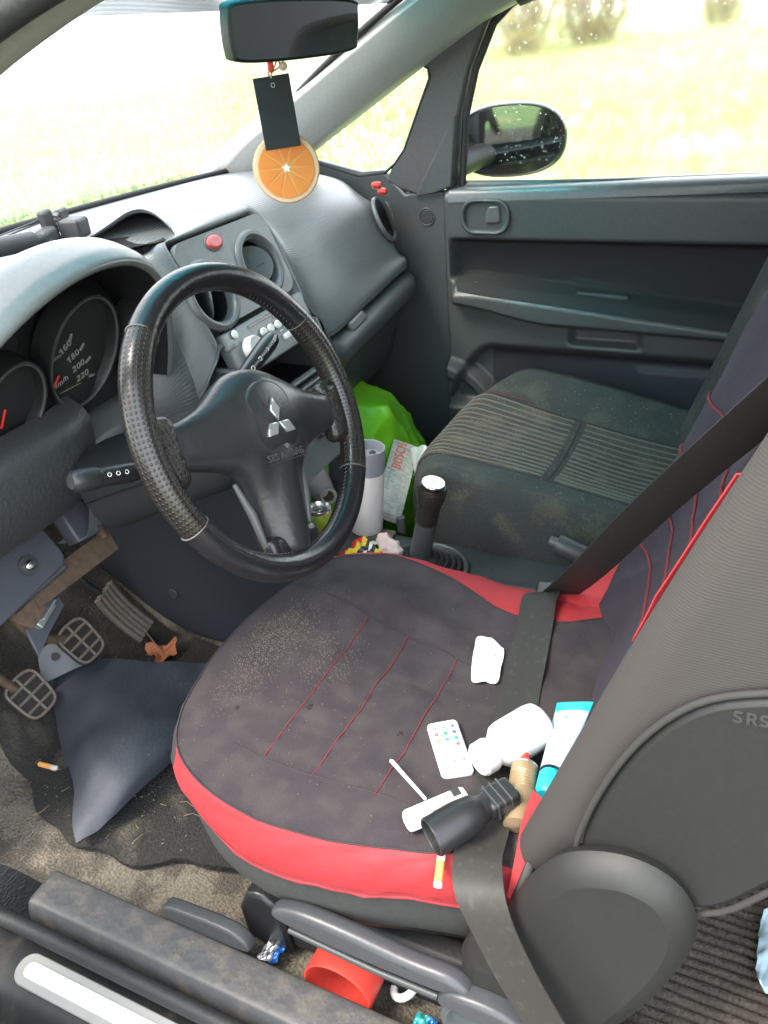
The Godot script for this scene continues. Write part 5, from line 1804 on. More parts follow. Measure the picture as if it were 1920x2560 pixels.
# ---------------------------------------------------------------- console between the seats
func build_console() -> void:
	var fp := thing("tunnel_panel", "dark navy side panel of the tunnel beside the accelerator", "panel", Vector3(-0.14, 0.0, -0.72))
	part(fp, "panel", MB.new().plate(curve2([[-1.02, 0.20], [-1.0, 0.40], [-0.80, 0.42], [-0.60, 0.40], [-0.47, 0.30], [-0.43, 0.16], [-0.46, 0.05], [-0.62, 0.03], [-0.80, 0.03], [-0.95, 0.12]], 4), 0.018, 0.006, side(-0.118)), mats.navy)
	part(fp, "clip", MB.new().plate(ring2(0.010, 18), 0.004, 0.001, side(-0.136) * Transform3D(Basis.IDENTITY, Vector3(-0.80, 0.12, 0))), mats.trim_dark)
	var o := thing("centre_console", "dark plastic centre console between the front seats", "console", Vector3(0.0, 0.15, -0.2))
	var prof := []
	for c in curve2([[-0.098, 0.05], [-0.094, 0.16], [-0.086, 0.186], [-0.060, 0.192], [0.0, 0.190], [0.062, 0.192], [0.088, 0.186], [0.096, 0.16], [0.100, 0.05]], 4, false):
		prof.append([c.x, c.y])
	var rows := profile_z(prof, -0.64, 0.20, 30)
	part(o, "shell", MB.new().grid(rows).fan(rows[30], true), mats.trim_dark, "dark moulded console shell")
	# dusty tray in front of the lever
	var ty := MB.new()
	ty.box(Vector3(0.15, 0.006, 0.15), 0.002, Transform3D(Basis.IDENTITY, Vector3(0.01, 0.195, -0.505)))
	part(o, "tray", ty, mats.pedal_rubber, "dusty tray ahead of the gear lever")
	part(o, "peg", MB.new().lathe(pv([[0.009, 0.0], [0.009, 0.028], [0.0075, 0.031], [0.0005, 0.032]]), 18, Transform3D(Basis.IDENTITY, Vector3(0.106, 0.185, -0.430))), mats.stalk_grey, "small grey peg beside the tray")
	part(o, "seat_side_cover", MB.new().box(Vector3(0.055, 0.05, 0.30), 0.012, Transform3D(Basis.IDENTITY, Vector3(-0.062, 0.200, -0.10))), mats.trim_dark)
	# gear lever
	var g := thing("gear_lever", "gear lever with perforated leather knob, metal cap and ribbed boot", "gear lever", Vector3(-0.005, 0.19, -0.335))
	var boot := PackedVector2Array([Vector2(0.072, 0.0)])
	for k in 5:
		var r := 0.066 - 0.010 * k
		boot.append(Vector2(r + 0.003, 0.006 + 0.006 * k))
		boot.append(Vector2(r, 0.011 + 0.006 * k))
		boot.append(Vector2(r - 0.005, 0.008 + 0.006 * k))
	boot.append(Vector2(0.015, 0.05))
	boot.append(Vector2(0.014, 0.06))
	part(g, "boot", MB.new().lathe(boot, 40, Transform3D(Basis.IDENTITY, Vector3(-0.008, 0.190, -0.338)), 1.5), mats.rubber, "ribbed rubber boot")
	part(g, "boot_ring", MB.new().tube(circle(Vector3(-0.008, 0.194, -0.338), Vector3.UP, 0.076, 40), 0.005, 8, false, true), mats.trim)
	var top := Vector3(-0.010, 0.369, -0.308)
	var bot := Vector3(-0.010, 0.225, -0.340)
	part(g, "shaft", MB.new().tube(PackedVector3Array([bot, bot.lerp(top, 0.5)]), [0.0185, 0.0175], 20), mats.trim)
	var d := (top - bot)
	part(g, "knob", MB.new().tube(PackedVector3Array([bot + d * 0.45, bot + d * 0.47, bot + d * 0.60, bot + d * 0.72, bot + d * 0.80, bot + d * 0.90, bot + d * 0.96]), [0.016, 0.0185, 0.0185, 0.020, 0.0235, 0.0245, 0.0225], 24), mats.knob_leather, "perforated leather knob")
	var kf := frame(top - d * 0.03, d.normalized(), Vector3(0, 0, -1))
	var cap := part(g, "cap", MB.new().plate(ring2(0.0205, 32), 0.006, 0.002, kf), mats.chrome, "shiny metal cap")
	part(cap, "shift_pattern", MB.new().box(Vector3(0.012, 0.0012, 0.0004), 0.0, kf * Transform3D(Basis.IDENTITY, Vector3(0, 0, 0.0062))).box(Vector3(0.0012, 0.010, 0.0004), 0.0, kf * Transform3D(Basis.IDENTITY, Vector3(0, 0, 0.0062))).box(Vector3(0.0012, 0.010, 0.0004), 0.0, kf * Transform3D(Basis.IDENTITY, Vector3(0.006, 0, 0.0062))).box(Vector3(0.0012, 0.010, 0.0004), 0.0, kf * Transform3D(Basis.IDENTITY, Vector3(-0.006, 0, 0.0062))), mats.print_grey)
	# handbrake
	var h := thing("handbrake", "black handbrake lever beside the passenger seat", "handbrake", Vector3(0.0, 0.19, 0.05))
	var ha := Vector3(-0.008, 0.292, -0.105)
	var hb := Vector3(0.0, 0.20, 0.13)
	part(h, "grip", MB.new().tube(curve([ha, ha.lerp(hb, 0.1), ha.lerp(hb, 0.45), ha.lerp(hb, 0.6), hb], 3), [0.0155, 0.0165, 0.017, 0.017, 0.0175, 0.018, 0.018, 0.0175, 0.016, 0.014, 0.013, 0.013, 0.013], 18), mats.trim_dark, "black grip")
	part(h, "button", MB.new().tube(PackedVector3Array([ha, ha - (hb - ha).normalized() * 0.012]), [0.0085, 0.0075], 14), mats.trim)

# ---------------------------------------------------------------- seats
func loop2(p: Array, per := 5) -> PackedVector2Array:
	return curve2(p, per, true)

# rings of points between closed outlines (x, z) given as [outline, y callable]
func ring_at(outl: PackedVector2Array, c: Vector2, s: float, yf: Callable) -> PackedVector3Array:
	var row := PackedVector3Array()
	for p in outl:
		var q := c + (p - c) * s
		row.append(Vector3(q.x, yf.call(q.x, q.y), q.y))
	return row

func headrest(c: Vector3) -> MB:
	var b := Basis(Vector3.RIGHT, -0.3)
	var f := func(p: Vector3) -> float:
		var q := b * (p - c)
		q.z -= 0.010 * (q.x / 0.12) * (q.x / 0.12)
		return sd_rbox(q, Vector3(0.125 - 0.12 * maxf(0.0, q.y), 0.085, 0.048), 0.044)
	return MB.new().nets(f, c - Vector3(0.15, 0.13, 0.10), c + Vector3(0.15, 0.13, 0.10), 0.011)

var dn := FastNoiseLite.new()

func cover_y(x: float, z: float) -> float:
	# top of the driver's cushion under its loose cover
	var y := 0.312 - 0.020 * exp(-pow((x + 0.40) / 0.16, 2.0) - pow((z + 0.08) / 0.20, 2.0))
	y += 0.006 * sst(-0.1, -0.4, z)
	y -= 0.022 * pow(sst(-0.36, -0.49, z), 1.5)
	# loose folds running from the belt towards the front
	var f := sin((x * 0.86 + z * 0.5) * 46.0 + dn.get_noise_2d(x * 3.0, z * 3.0) * 5.0)
	y += 0.0056 * f * exp(-pow((x + 0.29) / 0.11, 2.0) - pow((z + 0.20) / 0.15, 2.0))
	y += 0.0030 * sin((x * 0.5 - z * 0.9) * 60.0 + dn.get_noise_2d(x * 4.0 + 5.0, z * 4.0) * 4.0) * exp(-pow((x + 0.24) / 0.10, 2.0) - pow((z + 0.02) / 0.07, 2.0))
	y += 0.0035 * dn.get_noise_2d(x * 9.0, z * 9.0) + 0.0015 * dn.get_noise_2d(x * 30.0, z * 22.0)
	# quilting seams pull the cloth down
	for s in [-0.291, -0.226, -0.151]:
		y -= 0.0022 * exp(-pow((z - s) / 0.006, 2.0)) * sst(-0.58, -0.55, x) * (1.0 - sst(-0.32, -0.29, x))
	return y

func build_driver_seat() -> void:
	dn.noise_type = FastNoiseLite.TYPE_SIMPLEX_SMOOTH
	dn.frequency = 1.0
	dn.seed = 12
	var B := loop2([[-0.555, -0.418], [-0.612, -0.365], [-0.642, -0.27], [-0.636, -0.17], [-0.615, -0.09], [-0.597, -0.02], [-0.585, 0.05], [-0.48, 0.075], [-0.37, 0.08], [-0.26, 0.075], [-0.18, 0.045], [-0.215, -0.03], [-0.222, -0.105], [-0.185, -0.195], [-0.155, -0.29], [-0.163, -0.355], [-0.195, -0.405], [-0.262, -0.442], [-0.37, -0.461], [-0.47, -0.450]])
	var E := loop2([[-0.562, -0.424], [-0.618, -0.369], [-0.648, -0.271], [-0.643, -0.17], [-0.623, -0.09], [-0.605, -0.01], [-0.595, 0.06], [-0.48, 0.09], [-0.37, 0.095], [-0.25, 0.09], [-0.13, 0.06], [-0.118, -0.04], [-0.125, -0.12], [-0.112, -0.21], [-0.106, -0.30], [-0.112, -0.375], [-0.160, -0.44], [-0.250, -0.462], [-0.37, -0.468], [-0.474, -0.457]])
	var c := Vector2(-0.385, -0.19)
	var n := B.size()
	# ---- the seat itself
	var o := thing("driver_seat", "driver's seat with grey ribbed backrest side and black base", "car seat", Vector3(-0.38, 0.02, -0.1))
	var base := []
	for s in [[0.965, 0.262], [0.972, 0.235], [0.966, 0.205], [0.950, 0.172], [0.895, 0.150]]:
		var row := PackedVector3Array()
		for i in n:
			var q: Vector2 = c + (E[i] - c) * s[0]
			row.append(Vector3(q.x, s[1] + 0.003 * dn.get_noise_2d(i * 0.3, s[1] * 40.0), q.y))
		base.append(row)
	part(o, "cushion_base", MB.new().grid(base, true).fan(base[4]), mats.seat_black, "black fabric side of the cushion")
	var fold := []
	for s in [[0.90, 0.156], [0.86, 0.13], [0.80, 0.11]]:
		var row := PackedVector3Array()
		for i in n:
			var q: Vector2 = c + (E[i] - c) * s[0]
			row.append(Vector3(q.x, s[1], q.y))
		fold.append(row)
	part(o, "cushion_pan", MB.new().grid(fold, true), mats.rubber)
	# rails and front rail cover
	for x in [-0.585, -0.19]:
		part(o, "rail", MB.new().box(Vector3(0.035, 0.05, 0.50), 0.005, Transform3D(Basis.IDENTITY, Vector3(x, 0.04, -0.08))), mats.rubber)
		part(o, "riser", MB.new().box(Vector3(0.03, 0.06, 0.36), 0.006, Transform3D(Basis.IDENTITY, Vector3(x, 0.085, -0.06))), mats.rubber)
	part(o, "rail_cover", MB.new().plate(pv([[-0.338, 0.012], [-0.342, 0.070], [-0.325, 0.108], [-0.300, 0.114], [-0.278, 0.095], [-0.272, 0.012]]), 0.052, 0.006, side(-0.560)), mats.black_sheen, "black plastic cover on the front of the seat rail")
	# ---- backrest: horizontal slices
	var zf := func(y: float) -> float:
		return 0.028 + 0.33 * (y - 0.38) + 0.16 * pow(maxf(0.0, y - 0.55), 2.0)
	var ctrl := []
	for s in [[0.265, 0.20, 0.6], [0.31, 0.228, 0.8], [0.38, 0.236, 1.0], [0.48, 0.238, 1.0], [0.58, 0.240, 1.0], [0.68, 0.240, 1.0], [0.78, 0.234, 0.95], [0.86, 0.215, 0.85], [0.905, 0.17, 0.7], [0.925, 0.09, 0.5]]:
		var y: float = s[0]
		var w: float = s[1]
		var z0: float = zf.call(y)
		var cx := -0.368
		var th: float = 0.150 * s[2]
		var mid: float = z0 + 0.036 * s[2]
		ctrl.append([Vector3(cx - w * 0.80, y, mid + th), Vector3(cx - w * 0.96, y, z0 + th * 0.92), Vector3(cx - w, y, z0 + th * 0.60), Vector3(cx - w * 1.0, y, z0 + 0.045), Vector3(cx - w * 0.985, y, z0 + 0.016), Vector3(cx - w * 0.90, y, z0), Vector3(cx - w * 0.78, y, z0 + 0.008), Vector3(cx - w * 0.62, y, z0 + 0.028), Vector3(cx - w * 0.3, y, mid),
			Vector3(cx, y, mid + 0.003), Vector3(cx + w * 0.3, y, mid), Vector3(cx + w * 0.62, y, z0 + 0.028), Vector3(cx + w * 0.78, y, z0 + 0.008), Vector3(cx + w * 0.90, y, z0), Vector3(cx + w * 0.985, y, z0 + 0.016), Vector3(cx + w, y, z0 + 0.045), Vector3(cx + w, y, z0 + th * 0.60), Vector3(cx + w * 0.96, y, z0 + th * 0.92), Vector3(cx + w * 0.80, y, mid + th), Vector3(cx, y, mid + th + 0.006)])
	var br := surf(ctrl, 6, 4, true)
	var m: int = br[0].size()
	# columns: 0-8 rear corner and side, 12.. front, closing across the back
	part(o, "backrest_side", MB.new().grid(cols(br, 2, 32), false, false, 1.0, 90.0), mats.fabric_ribbed, "worn ribbed grey fabric on the backrest's outer bolster")
	var rest := []
	for r in br:
		var row: PackedVector3Array = r.slice(32, m)
		row.append_array(r.slice(0, 3))
		rest.append(row)
	part(o, "backrest", MB.new().grid(rest).fan(br[br.size() - 1]), mats.seat_black)
	# moulded side shell
	var shell := curve2([[0.078, 0.405], [0.094, 0.470], [0.118, 0.530], [0.150, 0.575], [0.190, 0.598], [0.245, 0.612], [0.300, 0.640], [0.300, 0.560], [0.262, 0.47], [0.225, 0.42], [0.190, 0.37], [0.150, 0.352], [0.105, 0.355], [0.082, 0.375]], 4)
	var sh := part(o, "side_shell", MB.new().plate(shell, 0.016, 0.006, side(-0.598)), mats.seat_shell, "dark moulded shell on the backrest side")
	var seam := PackedVector3Array()
	for p in shell:
		seam.append(Vector3(-0.613, 0.475 + (p.y - 0.475) * 1.045, 0.165 + (p.x - 0.165) * 1.05))
	part(sh, "piping", MB.new().tube(seam, 0.0028, 8, false, true), mats.seat_piping)
	text_part(sh, "lettering", "SRS AIRBAG", 0.011, 0.0008, Transform3D(Basis(Vector3(0, 0.10, 0.995), Vector3(0, 0.995, -0.10), Vector3(-1, 0, 0)), Vector3(-0.6145, 0.582, 0.215)), mats.lettering_dim, true)
	# headrest above the frame
	part(o, "headrest", headrest(Vector3(-0.37, 1.03, 0.335)).tube(PackedVector3Array([Vector3(-0.42, 0.9, 0.29), Vector3(-0.42, 1.0, 0.33)]), 0.006).tube(PackedVector3Array([Vector3(-0.32, 0.9, 0.29), Vector3(-0.32, 1.0, 0.33)]), 0.006), mats.seat_black)
	# ---- hinge cover, recline lever, height knob
	var hc := curve2([[0.015, 0.292], [0.035, 0.345], [0.068, 0.393], [0.115, 0.412], [0.155, 0.400], [0.176, 0.360], [0.172, 0.305], [0.150, 0.236], [0.118, 0.165], [0.070, 0.095], [0.010, 0.085], [-0.025, 0.13], [-0.035, 0.19], [-0.015, 0.245]], 5)
	part(o, "hinge_cover", MB.new().plate(hc, 0.040, 0.020, side(-0.604)), mats.seat_shell, "dark plastic hinge cover at the foot of the backrest")
	var lv := curve2([[-0.250, 0.170], [-0.240, 0.183], [-0.205, 0.192], [-0.150, 0.191], [-0.085, 0.185], [-0.035, 0.185], [-0.015, 0.168], [-0.04, 0.156], [-0.09, 0.153], [-0.16, 0.154], [-0.232, 0.161]], 5)
	var rl := part(o, "recline_lever", MB.new().plate(lv, 0.022, 0.007, side(-0.636)), mats.lever, "long silver-grey recline lever")
	part(rl, "lever_edge", MB.new().tube(PackedVector3Array([Vector3(-0.655, 0.154, -0.228), Vector3(-0.657, 0.148, -0.12), Vector3(-0.657, 0.148, -0.05)]), 0.004, 8), mats.trim_dark)
	var kf := Transform3D(Basis(Vector3(0, 0, 1), PI / 2), Vector3(-0.640, 0.120, 0.000))
	var kn := part(o, "height_knob", MB.new().lathe(pv([[0.050, -0.01], [0.050, 0.014], [0.047, 0.020], [0.040, 0.021], [0.036, 0.016], [0.0005, 0.016]]), 40, kf), mats.trim, "round seat height knob")
	part(kn, "knob_bar", MB.new().plate(curve2([[-0.050, 0.148], [-0.030, 0.170], [0.020, 0.172], [0.055, 0.150], [0.03, 0.138], [-0.02, 0.140]], 4), 0.024, 0.006, side(-0.640)), mats.lever)
	# ---- the loose cover over the cushion
	var v := thing("seat_cover", "purple-black and red fabric cover over the driver's seat", "seat cover", Vector3(-0.38, 0.24, -0.2))
	var top := [ring_at(B, c, 0.004, cover_y)]
	for k in 36:
		top.append(ring_at(B, c, (k + 1) / 36.0, cover_y))
	part(v, "top_panel", MB.new().grid(top, true), mats.cover_dark, "stained dark purple-grey cushion panel")
	var band := []
	for s in 9:
		var row := PackedVector3Array()
		for i in n:
			var b := B[i]
			var e := E[i]
			var right := sst(-0.30, -0.20, e.x)
			var out := (e - c).normalized()
			var t := s / 8.0
			var p := Vector3.ZERO
			var yb := cover_y(b.x, b.y)
			var ye := lerpf(0.292, 0.279, right) - 0.012 * sst(-0.40, -0.47, e.y)
			var hem := lerpf(0.232, 0.225, right) + 0.006 * dn.get_noise_2d(i * 0.23, 3.0) + 0.045 * sst(-0.27, -0.41, e.y) * (1.0 - right)
			var wr := 0.0026 * dn.get_noise_2d(i * 0.9 + s * 0.1, 8.0 + s * 0.25) + 0.0030 * dn.get_noise_2d(i * 0.35 + s * 0.35, 2.0)
			if t < 0.5:
				var k := t * 2.0
				p = Vector3(lerpf(b.x, e.x, k), lerpf(yb, ye, k * k * 0.6 + k * 0.4), lerpf(b.y, e.y, k))
			else:
				var k := t * 2.0 - 1.0
				var q := e + out * (0.004 * sin(PI * minf(1.0, k * 1.2)) - 0.004 * k + 0.001)
				p = Vector3(q.x, lerpf(ye, hem, k), q.y)
			p += Vector3(out.x, 0.4, out.y) * wr * sst(0.0, 0.2, t)
			row.append(p)
		band.append(row)
	# the nose between the front right corner and the outer front corner is the dark cloth itself
	var i0 := 3
	var i1 := 87
	part(v, "red_band", MB.new().grid(cols(band, i0, i1)), mats.cover_red, "red side band of the cover")
	var nose := []
	for r in band:
		var row: PackedVector3Array = r.slice(i1, n)
		row.append_array(r.slice(0, i0 + 1))
		nose.append(row)
	part(v, "nose_panel", MB.new().grid(nose), mats.cover_dark)
	var hemp := PackedVector3Array()
	for i in range(i0, i1 + 1):
		hemp.append(band[8][i] + Vector3(0, 0.004, 0))
	part(v, "hem", MB.new().tube(hemp, 0.0022, 6), mats.cover_red)
	var hs := PackedVector3Array()
	for i in range(i0, i1 + 1):
		hs.append(band[8][i].lerp(band[7][i], 0.75) + Vector3((E[i] - c).normalized().x, 0, (E[i] - c).normalized().y) * 0.0006)
	part(v, "hem_stitch", MB.new().tube(hs, 0.0008, 5), mats.stitch_red)
	var piping := PackedVector3Array()
	for i in n:
		piping.append(top[36][i] + Vector3(0, 0.0004, 0))
	part(v, "edge_seam", MB.new().tube(piping, 0.0012, 6, false, true), mats.stitch_dark)
	# red stitch rows across the cushion
	for q in [[-0.291, -0.565, -0.292], [-0.226, -0.568, -0.305], [-0.151, -0.566, -0.322]]:
		var p := PackedVector3Array()
		for i in 40:
			var x := lerpf(q[1], q[2], i / 39.0)
			var z: float = q[0] + 0.003 * dn.get_noise_2d(x * 8.0, q[0] * 50.0)
			p.append(Vector3(x, cover_y(x, z) + 0.0008, z))
		part(v, "stitch_row", MB.new().tube(p, 0.0009, 6), mats.stitch_red, "red stitching across the cushion")
	# cross seam near the front right, pulled tight
	var cs := PackedVector3Array()
	for i in 40:
		var t := i / 39.0
		var x := lerpf(-0.258, -0.335, t)
		var z := lerpf(-0.438, -0.10, t)
		cs.append(Vector3(x, cover_y(x, z) + 0.0002, z))
	part(v, "stitch_row", MB.new().tube(cs, 0.0012, 6), mats.stitch_dark, "dark lengthwise seam on the inner side of the cushion")
	var cs2 := PackedVector3Array()
	for i in 40:
		var t := i / 39.0
		var x := -0.566 - 0.004 * sin(t * 5.0)
		var z := lerpf(-0.33, -0.10, t)
		cs2.append(Vector3(x, cover_y(x, z) - 0.0002, z))
	part(v, "stitch_row", MB.new().tube(cs2, 0.0011, 6), mats.stitch_dark, "dark lengthwise seam on the outer side of the cushion")
	# ---- cover on the backrest's front: follows the slices a little in front of them
	var bc := []
	var rws := []
	for i in range(6, br.size() - 6):
		var row := PackedVector3Array()
		for j in range(29, 58):
			var p: Vector3 = br[i][j]
			var t := (j - 29) / 28.0
			p += Vector3(0.004 * sst(0.5, 1.0, t) - 0.004 * sst(0.25, 0.0, t), 0.0015, -0.005)
			p += Vector3(0, 0, -1) * (0.004 * dn.get_noise_3d(p.x * 10.0, p.y * 8.0, 2.0) + 0.003)
			row.append(p)
		rws.append(row)
	part(v, "back_panel", MB.new().grid(rws), mats.cover_purple, "dark purple backrest panel of the cover")
	# stitch rows over the back panel
	for y in [0.432, 0.488, 0.552, 0.620]:
		var p := PackedVector3Array()
		for j in range(1, 25):
			var best: PackedVector3Array = rws[0]
			for r in rws:
				if absf(r[j].y - y) < absf(best[j].y - y):
					best = r
			p.append(Vector3(best[j].x, y + 0.0, best[j].z - 0.0012 + (y - best[j].y) * 0.33))
		part(v, "stitch_row", MB.new().tube(p, 0.0021, 6), mats.stitch_red, "red piping across the backrest")
	# red side strips along the outer and inner edges of the back panel
	for e in [[0, -1.0], [28, 1.0]]:
		var st := []
		for i in range(16 if e[1] < 0 else 8, 27 if e[1] < 0 else rws.size()):
			var p: Vector3 = rws[i][e[0]]
			var a := p + Vector3(e[1] * 0.003, 0.0, -0.003)
			var b := p + (Vector3(-0.016, 0.0, -0.016) if e[1] < 0 else Vector3(0.008, 0.0, 0.05))
			st.append(PackedVector3Array([a, a.lerp(b, 0.5) + Vector3(e[1] * 0.003, 0, 0), b]))
		part(v, "red_strip", MB.new().sheet(st, 0.0015), mats.cover_red, "red edge strip of the backrest cover")
	# red gusset stretched from cushion to backrest on the inner side
	var gu := surf([[Vector3(-0.140, 0.292, -0.070), Vector3(-0.118, 0.300, -0.045), Vector3(-0.100, 0.318, -0.018), Vector3(-0.092, 0.345, 0.010)],
		[Vector3(-0.175, 0.288, -0.066), Vector3(-0.158, 0.294, -0.038), Vector3(-0.145, 0.303, -0.008), Vector3(-0.135, 0.322, 0.018)],
		[Vector3(-0.212, 0.300, -0.062), Vector3(-0.196, 0.298, -0.030), Vector3(-0.185, 0.300, 0.0), Vector3(-0.165, 0.312, 0.022)]], 6, 5)
	part(v, "red_gusset", MB.new().sheet(gu, 0.0018), mats.cover_red, "red gusset between cushion and backrest")
	# torn red corner and its black strap at the outer rear edge
	var tc := surf([[Vector3(-0.618, 0.296, 0.012), Vector3(-0.592, 0.322, 0.012), Vector3(-0.565, 0.338, 0.010), Vector3(-0.536, 0.352, 0.012)],
		[Vector3(-0.624, 0.288, 0.026), Vector3(-0.600, 0.310, 0.026), Vector3(-0.572, 0.328, 0.024), Vector3(-0.540, 0.344, 0.026)]], 6, 5)
	part(v, "torn_corner", MB.new().sheet(tc, 0.002), mats.cover_red, "twisted red corner of the cover hanging at the rear")
	part(v, "elastic_strap", MB.new().tube(PackedVector3Array([Vector3(-0.628, 0.284, 0.018), Vector3(-0.606, 0.314, 0.026), Vector3(-0.58, 0.330, 0.030)]), 0.005, 8, true, false, 0.4), mats.rubber)

func pseat_y(x: float, z: float) -> float:
	var dx := (x - 0.335) / 0.25
	var y := 0.272 + (-0.18 - z) * 0.16
	y += 0.052 * pow(clampf(absf(dx), 0, 1), 2.4)
	y -= 0.012 * exp(-pow(dx / 0.5, 2.0) - pow((z + 0.05) / 0.12, 2.0))
	# rounded edges
	var d := minf(0.25 - absf(x - 0.335) + 0.0, (z + 0.445))
	var front := z + 0.445 - 0.30 * pow(absf(dx), 3.0) * 0.25
	var r := 0.065
	var df := clampf(front, 0.0, r)
	y -= (r - sqrt(maxf(0.0, r * r - (r - df) * (r - df)))) * 1.0
	return y

func build_passenger_seat() -> void:
	var o := thing("passenger_seat", "dusty grey passenger seat with ribbed cushion and dark bolsters", "car seat", Vector3(0.335, 0.02, -0.1))
	var outl := loop2([[0.335, -0.445], [0.20, -0.435], [0.125, -0.405], [0.090, -0.345], [0.082, -0.25], [0.085, -0.12], [0.095, 0.0], [0.11, 0.08], [0.335, 0.10], [0.56, 0.08], [0.575, 0.0], [0.585, -0.12], [0.588, -0.25], [0.580, -0.345], [0.545, -0.405], [0.47, -0.435]], 6)
	var c := Vector2(0.335, -0.16)
	var n := outl.size()
	var rows := [ring_at(outl, c, 0.004, pseat_y)]
	for k in 24:
		rows.append(ring_at(outl, c, 0.985 * (k + 1) / 24.0, pseat_y))
	var last: PackedVector3Array = rows[24]
	for s in [[1.0, 0.10], [1.008, 0.28], [1.005, 0.5], [0.99, 0.75], [0.97, 1.0]]:
		var row := PackedVector3Array()
		for i in n:
			var q: Vector2 = c + (outl[i] - c) * s[0]
			row.append(Vector3(q.x, lerpf(last[i].y, 0.10, s[1]), q.y))
		rows.append(row)
	part(o, "cushion", MB.new().grid(rows, true).fan(rows[rows.size() - 1]), mats.seat_bolster, "dark dusty cushion with raised bolsters")
	# ribbed insert lying on the cushion, front and rear field with a cross seam between them
	var nz := noise(FastNoiseLite.TYPE_SIMPLEX_SMOOTH, 1.0, 2, 3)
	for field in [[-0.440, -0.186], [-0.174, 0.09]]:
		var ins := []
		for i in 41:
			var z := lerpf(field[0], field[1], i / 40.0)
			var edge := minf(z - field[0], field[1] - z)
			var row := PackedVector3Array()
			for j in 133:
				var u := j / 132.0
				var half := 0.130 + 0.02 * sst(-0.2, -0.42, z)
				var x := 0.335 + (u * 2.0 - 1.0) * half
				var rib := pow(absf(sin(u * PI * 22.0)), 0.5)
				var lift := 0.0035 * sst(0.0, 0.012, edge) * sst(0.0, 0.03, u) * (1.0 - sst(0.97, 1.0, u))
				var y := pseat_y(x, z) + lift + 0.0006 * rib + 0.0012 * nz.get_noise_2d(x * 25.0, z * 25.0) - 0.002
				var zz := z
				if z < -0.40:
					y -= 0.0
				row.append(Vector3(x, y, zz))
			ins.append(row)
		var fld := part(o, "ribbed_insert", MB.new().grid(ins), mats.seat_ribbed, "ribbed grey fabric field dusted with dirt")
		for k in 15:
			var u := (k + 0.5) / 15.0
			var p := PackedVector3Array()
			for i in range(1, 40):
				var z := lerpf(field[0], field[1], i / 40.0)
				var x := 0.335 + (u * 2.0 - 1.0) * (0.130 + 0.02 * sst(-0.2, -0.42, z))
				p.append(Vector3(x, pseat_y(x, z) + 0.0030 + 0.0006 * nz.get_noise_2d(x * 40.0, z * 40.0), z))
			part(fld, "rib", MB.new().tube(p, 0.0021, 5), mats.rib_thread)
	var sm := PackedVector3Array()
	for i in 30:
		var x := lerpf(0.20, 0.47, i / 29.0)
		sm.append(Vector3(x, pseat_y(x, -0.18) - 0.001, -0.18))
	part(o, "cross_seam", MB.new().tube(sm, 0.0022, 6), mats.stitch_dark)
	for s in [-1.0, 1.0]:
		var p := PackedVector3Array()
		for i in 40:
			var z := lerpf(-0.43, 0.06, i / 39.0)
			var x: float = 0.335 + s * (0.1315 + 0.02 * sst(-0.2, -0.42, z))
			p.append(Vector3(x, pseat_y(x, z) + 0.0005, z))
		part(o, "side_seam", MB.new().tube(p, 0.0018, 6), mats.stitch_dark)
	var rs := PackedVector3Array()
	for i in 20:
		var z := lerpf(-0.42, -0.30, i / 19.0)
		rs.append(Vector3(0.486, pseat_y(0.486, z) + 0.001, z))
	part(o, "red_thread", MB.new().tube(rs, 0.0009, 5), mats.stitch_red)
	# backrest
	var ctrl := []
	for s in [[0.24, 0.20, 0.7], [0.32, 0.23, 1.0], [0.45, 0.238, 1.0], [0.60, 0.24, 1.0], [0.75, 0.235, 0.95], [0.86, 0.2, 0.8], [0.90, 0.1, 0.5]]:
		var y: float = s[0]
		var w: float = s[1]
		var z0 := 0.045 + 0.33 * (y - 0.38)
		var cx := 0.335
		var th: float = 0.14 * s[2]
		ctrl.append([Vector3(cx - w * 0.8, y, z0 + th), Vector3(cx - w, y, z0 + th * 0.6), Vector3(cx - w, y, z0 + 0.03), Vector3(cx - w * 0.88, y, z0), Vector3(cx - w * 0.5, y, z0 + 0.03), Vector3(cx, y, z0 + 0.035), Vector3(cx + w * 0.5, y, z0 + 0.03), Vector3(cx + w * 0.88, y, z0), Vector3(cx + w, y, z0 + 0.03), Vector3(cx + w, y, z0 + th * 0.6), Vector3(cx + w * 0.8, y, z0 + th)])
	var br := surf(ctrl, 5, 4, true)
	part(o, "backrest", MB.new().grid(br, true).fan(br[br.size() - 1]), mats.seat_bolster)
	part(o, "headrest", headrest(Vector3(0.335, 1.005, 0.30)), mats.seat_bolster)
	for x in [0.15, 0.52]:
		part(o, "rail", MB.new().box(Vector3(0.035, 0.10, 0.46), 0.005, Transform3D(Basis.IDENTITY, Vector3(x, 0.05, -0.10))), mats.rubber)

# ---------------------------------------------------------------- seat belt
func strap_rows(path: Array, wd: Array, width: float, per := 6) -> Array:
	var p := curve(path, per)
	var d := curve(wd, per)
	var rows := []
	for i in p.size():
		var t := (p[mini(p.size() - 1, i + 1)] - p[maxi(0, i - 1)]).normalized()
		var s := (d[i] - t * d[i].dot(t)).normalized() * width / 2
		var row := PackedVector3Array()
		for k in 7:
			var u := k / 3.0 - 1.0
			row.append(p[i] + s * u + t.cross(s).normalized() * 0.0012 * u * u)
		rows.append(row)
	return rows

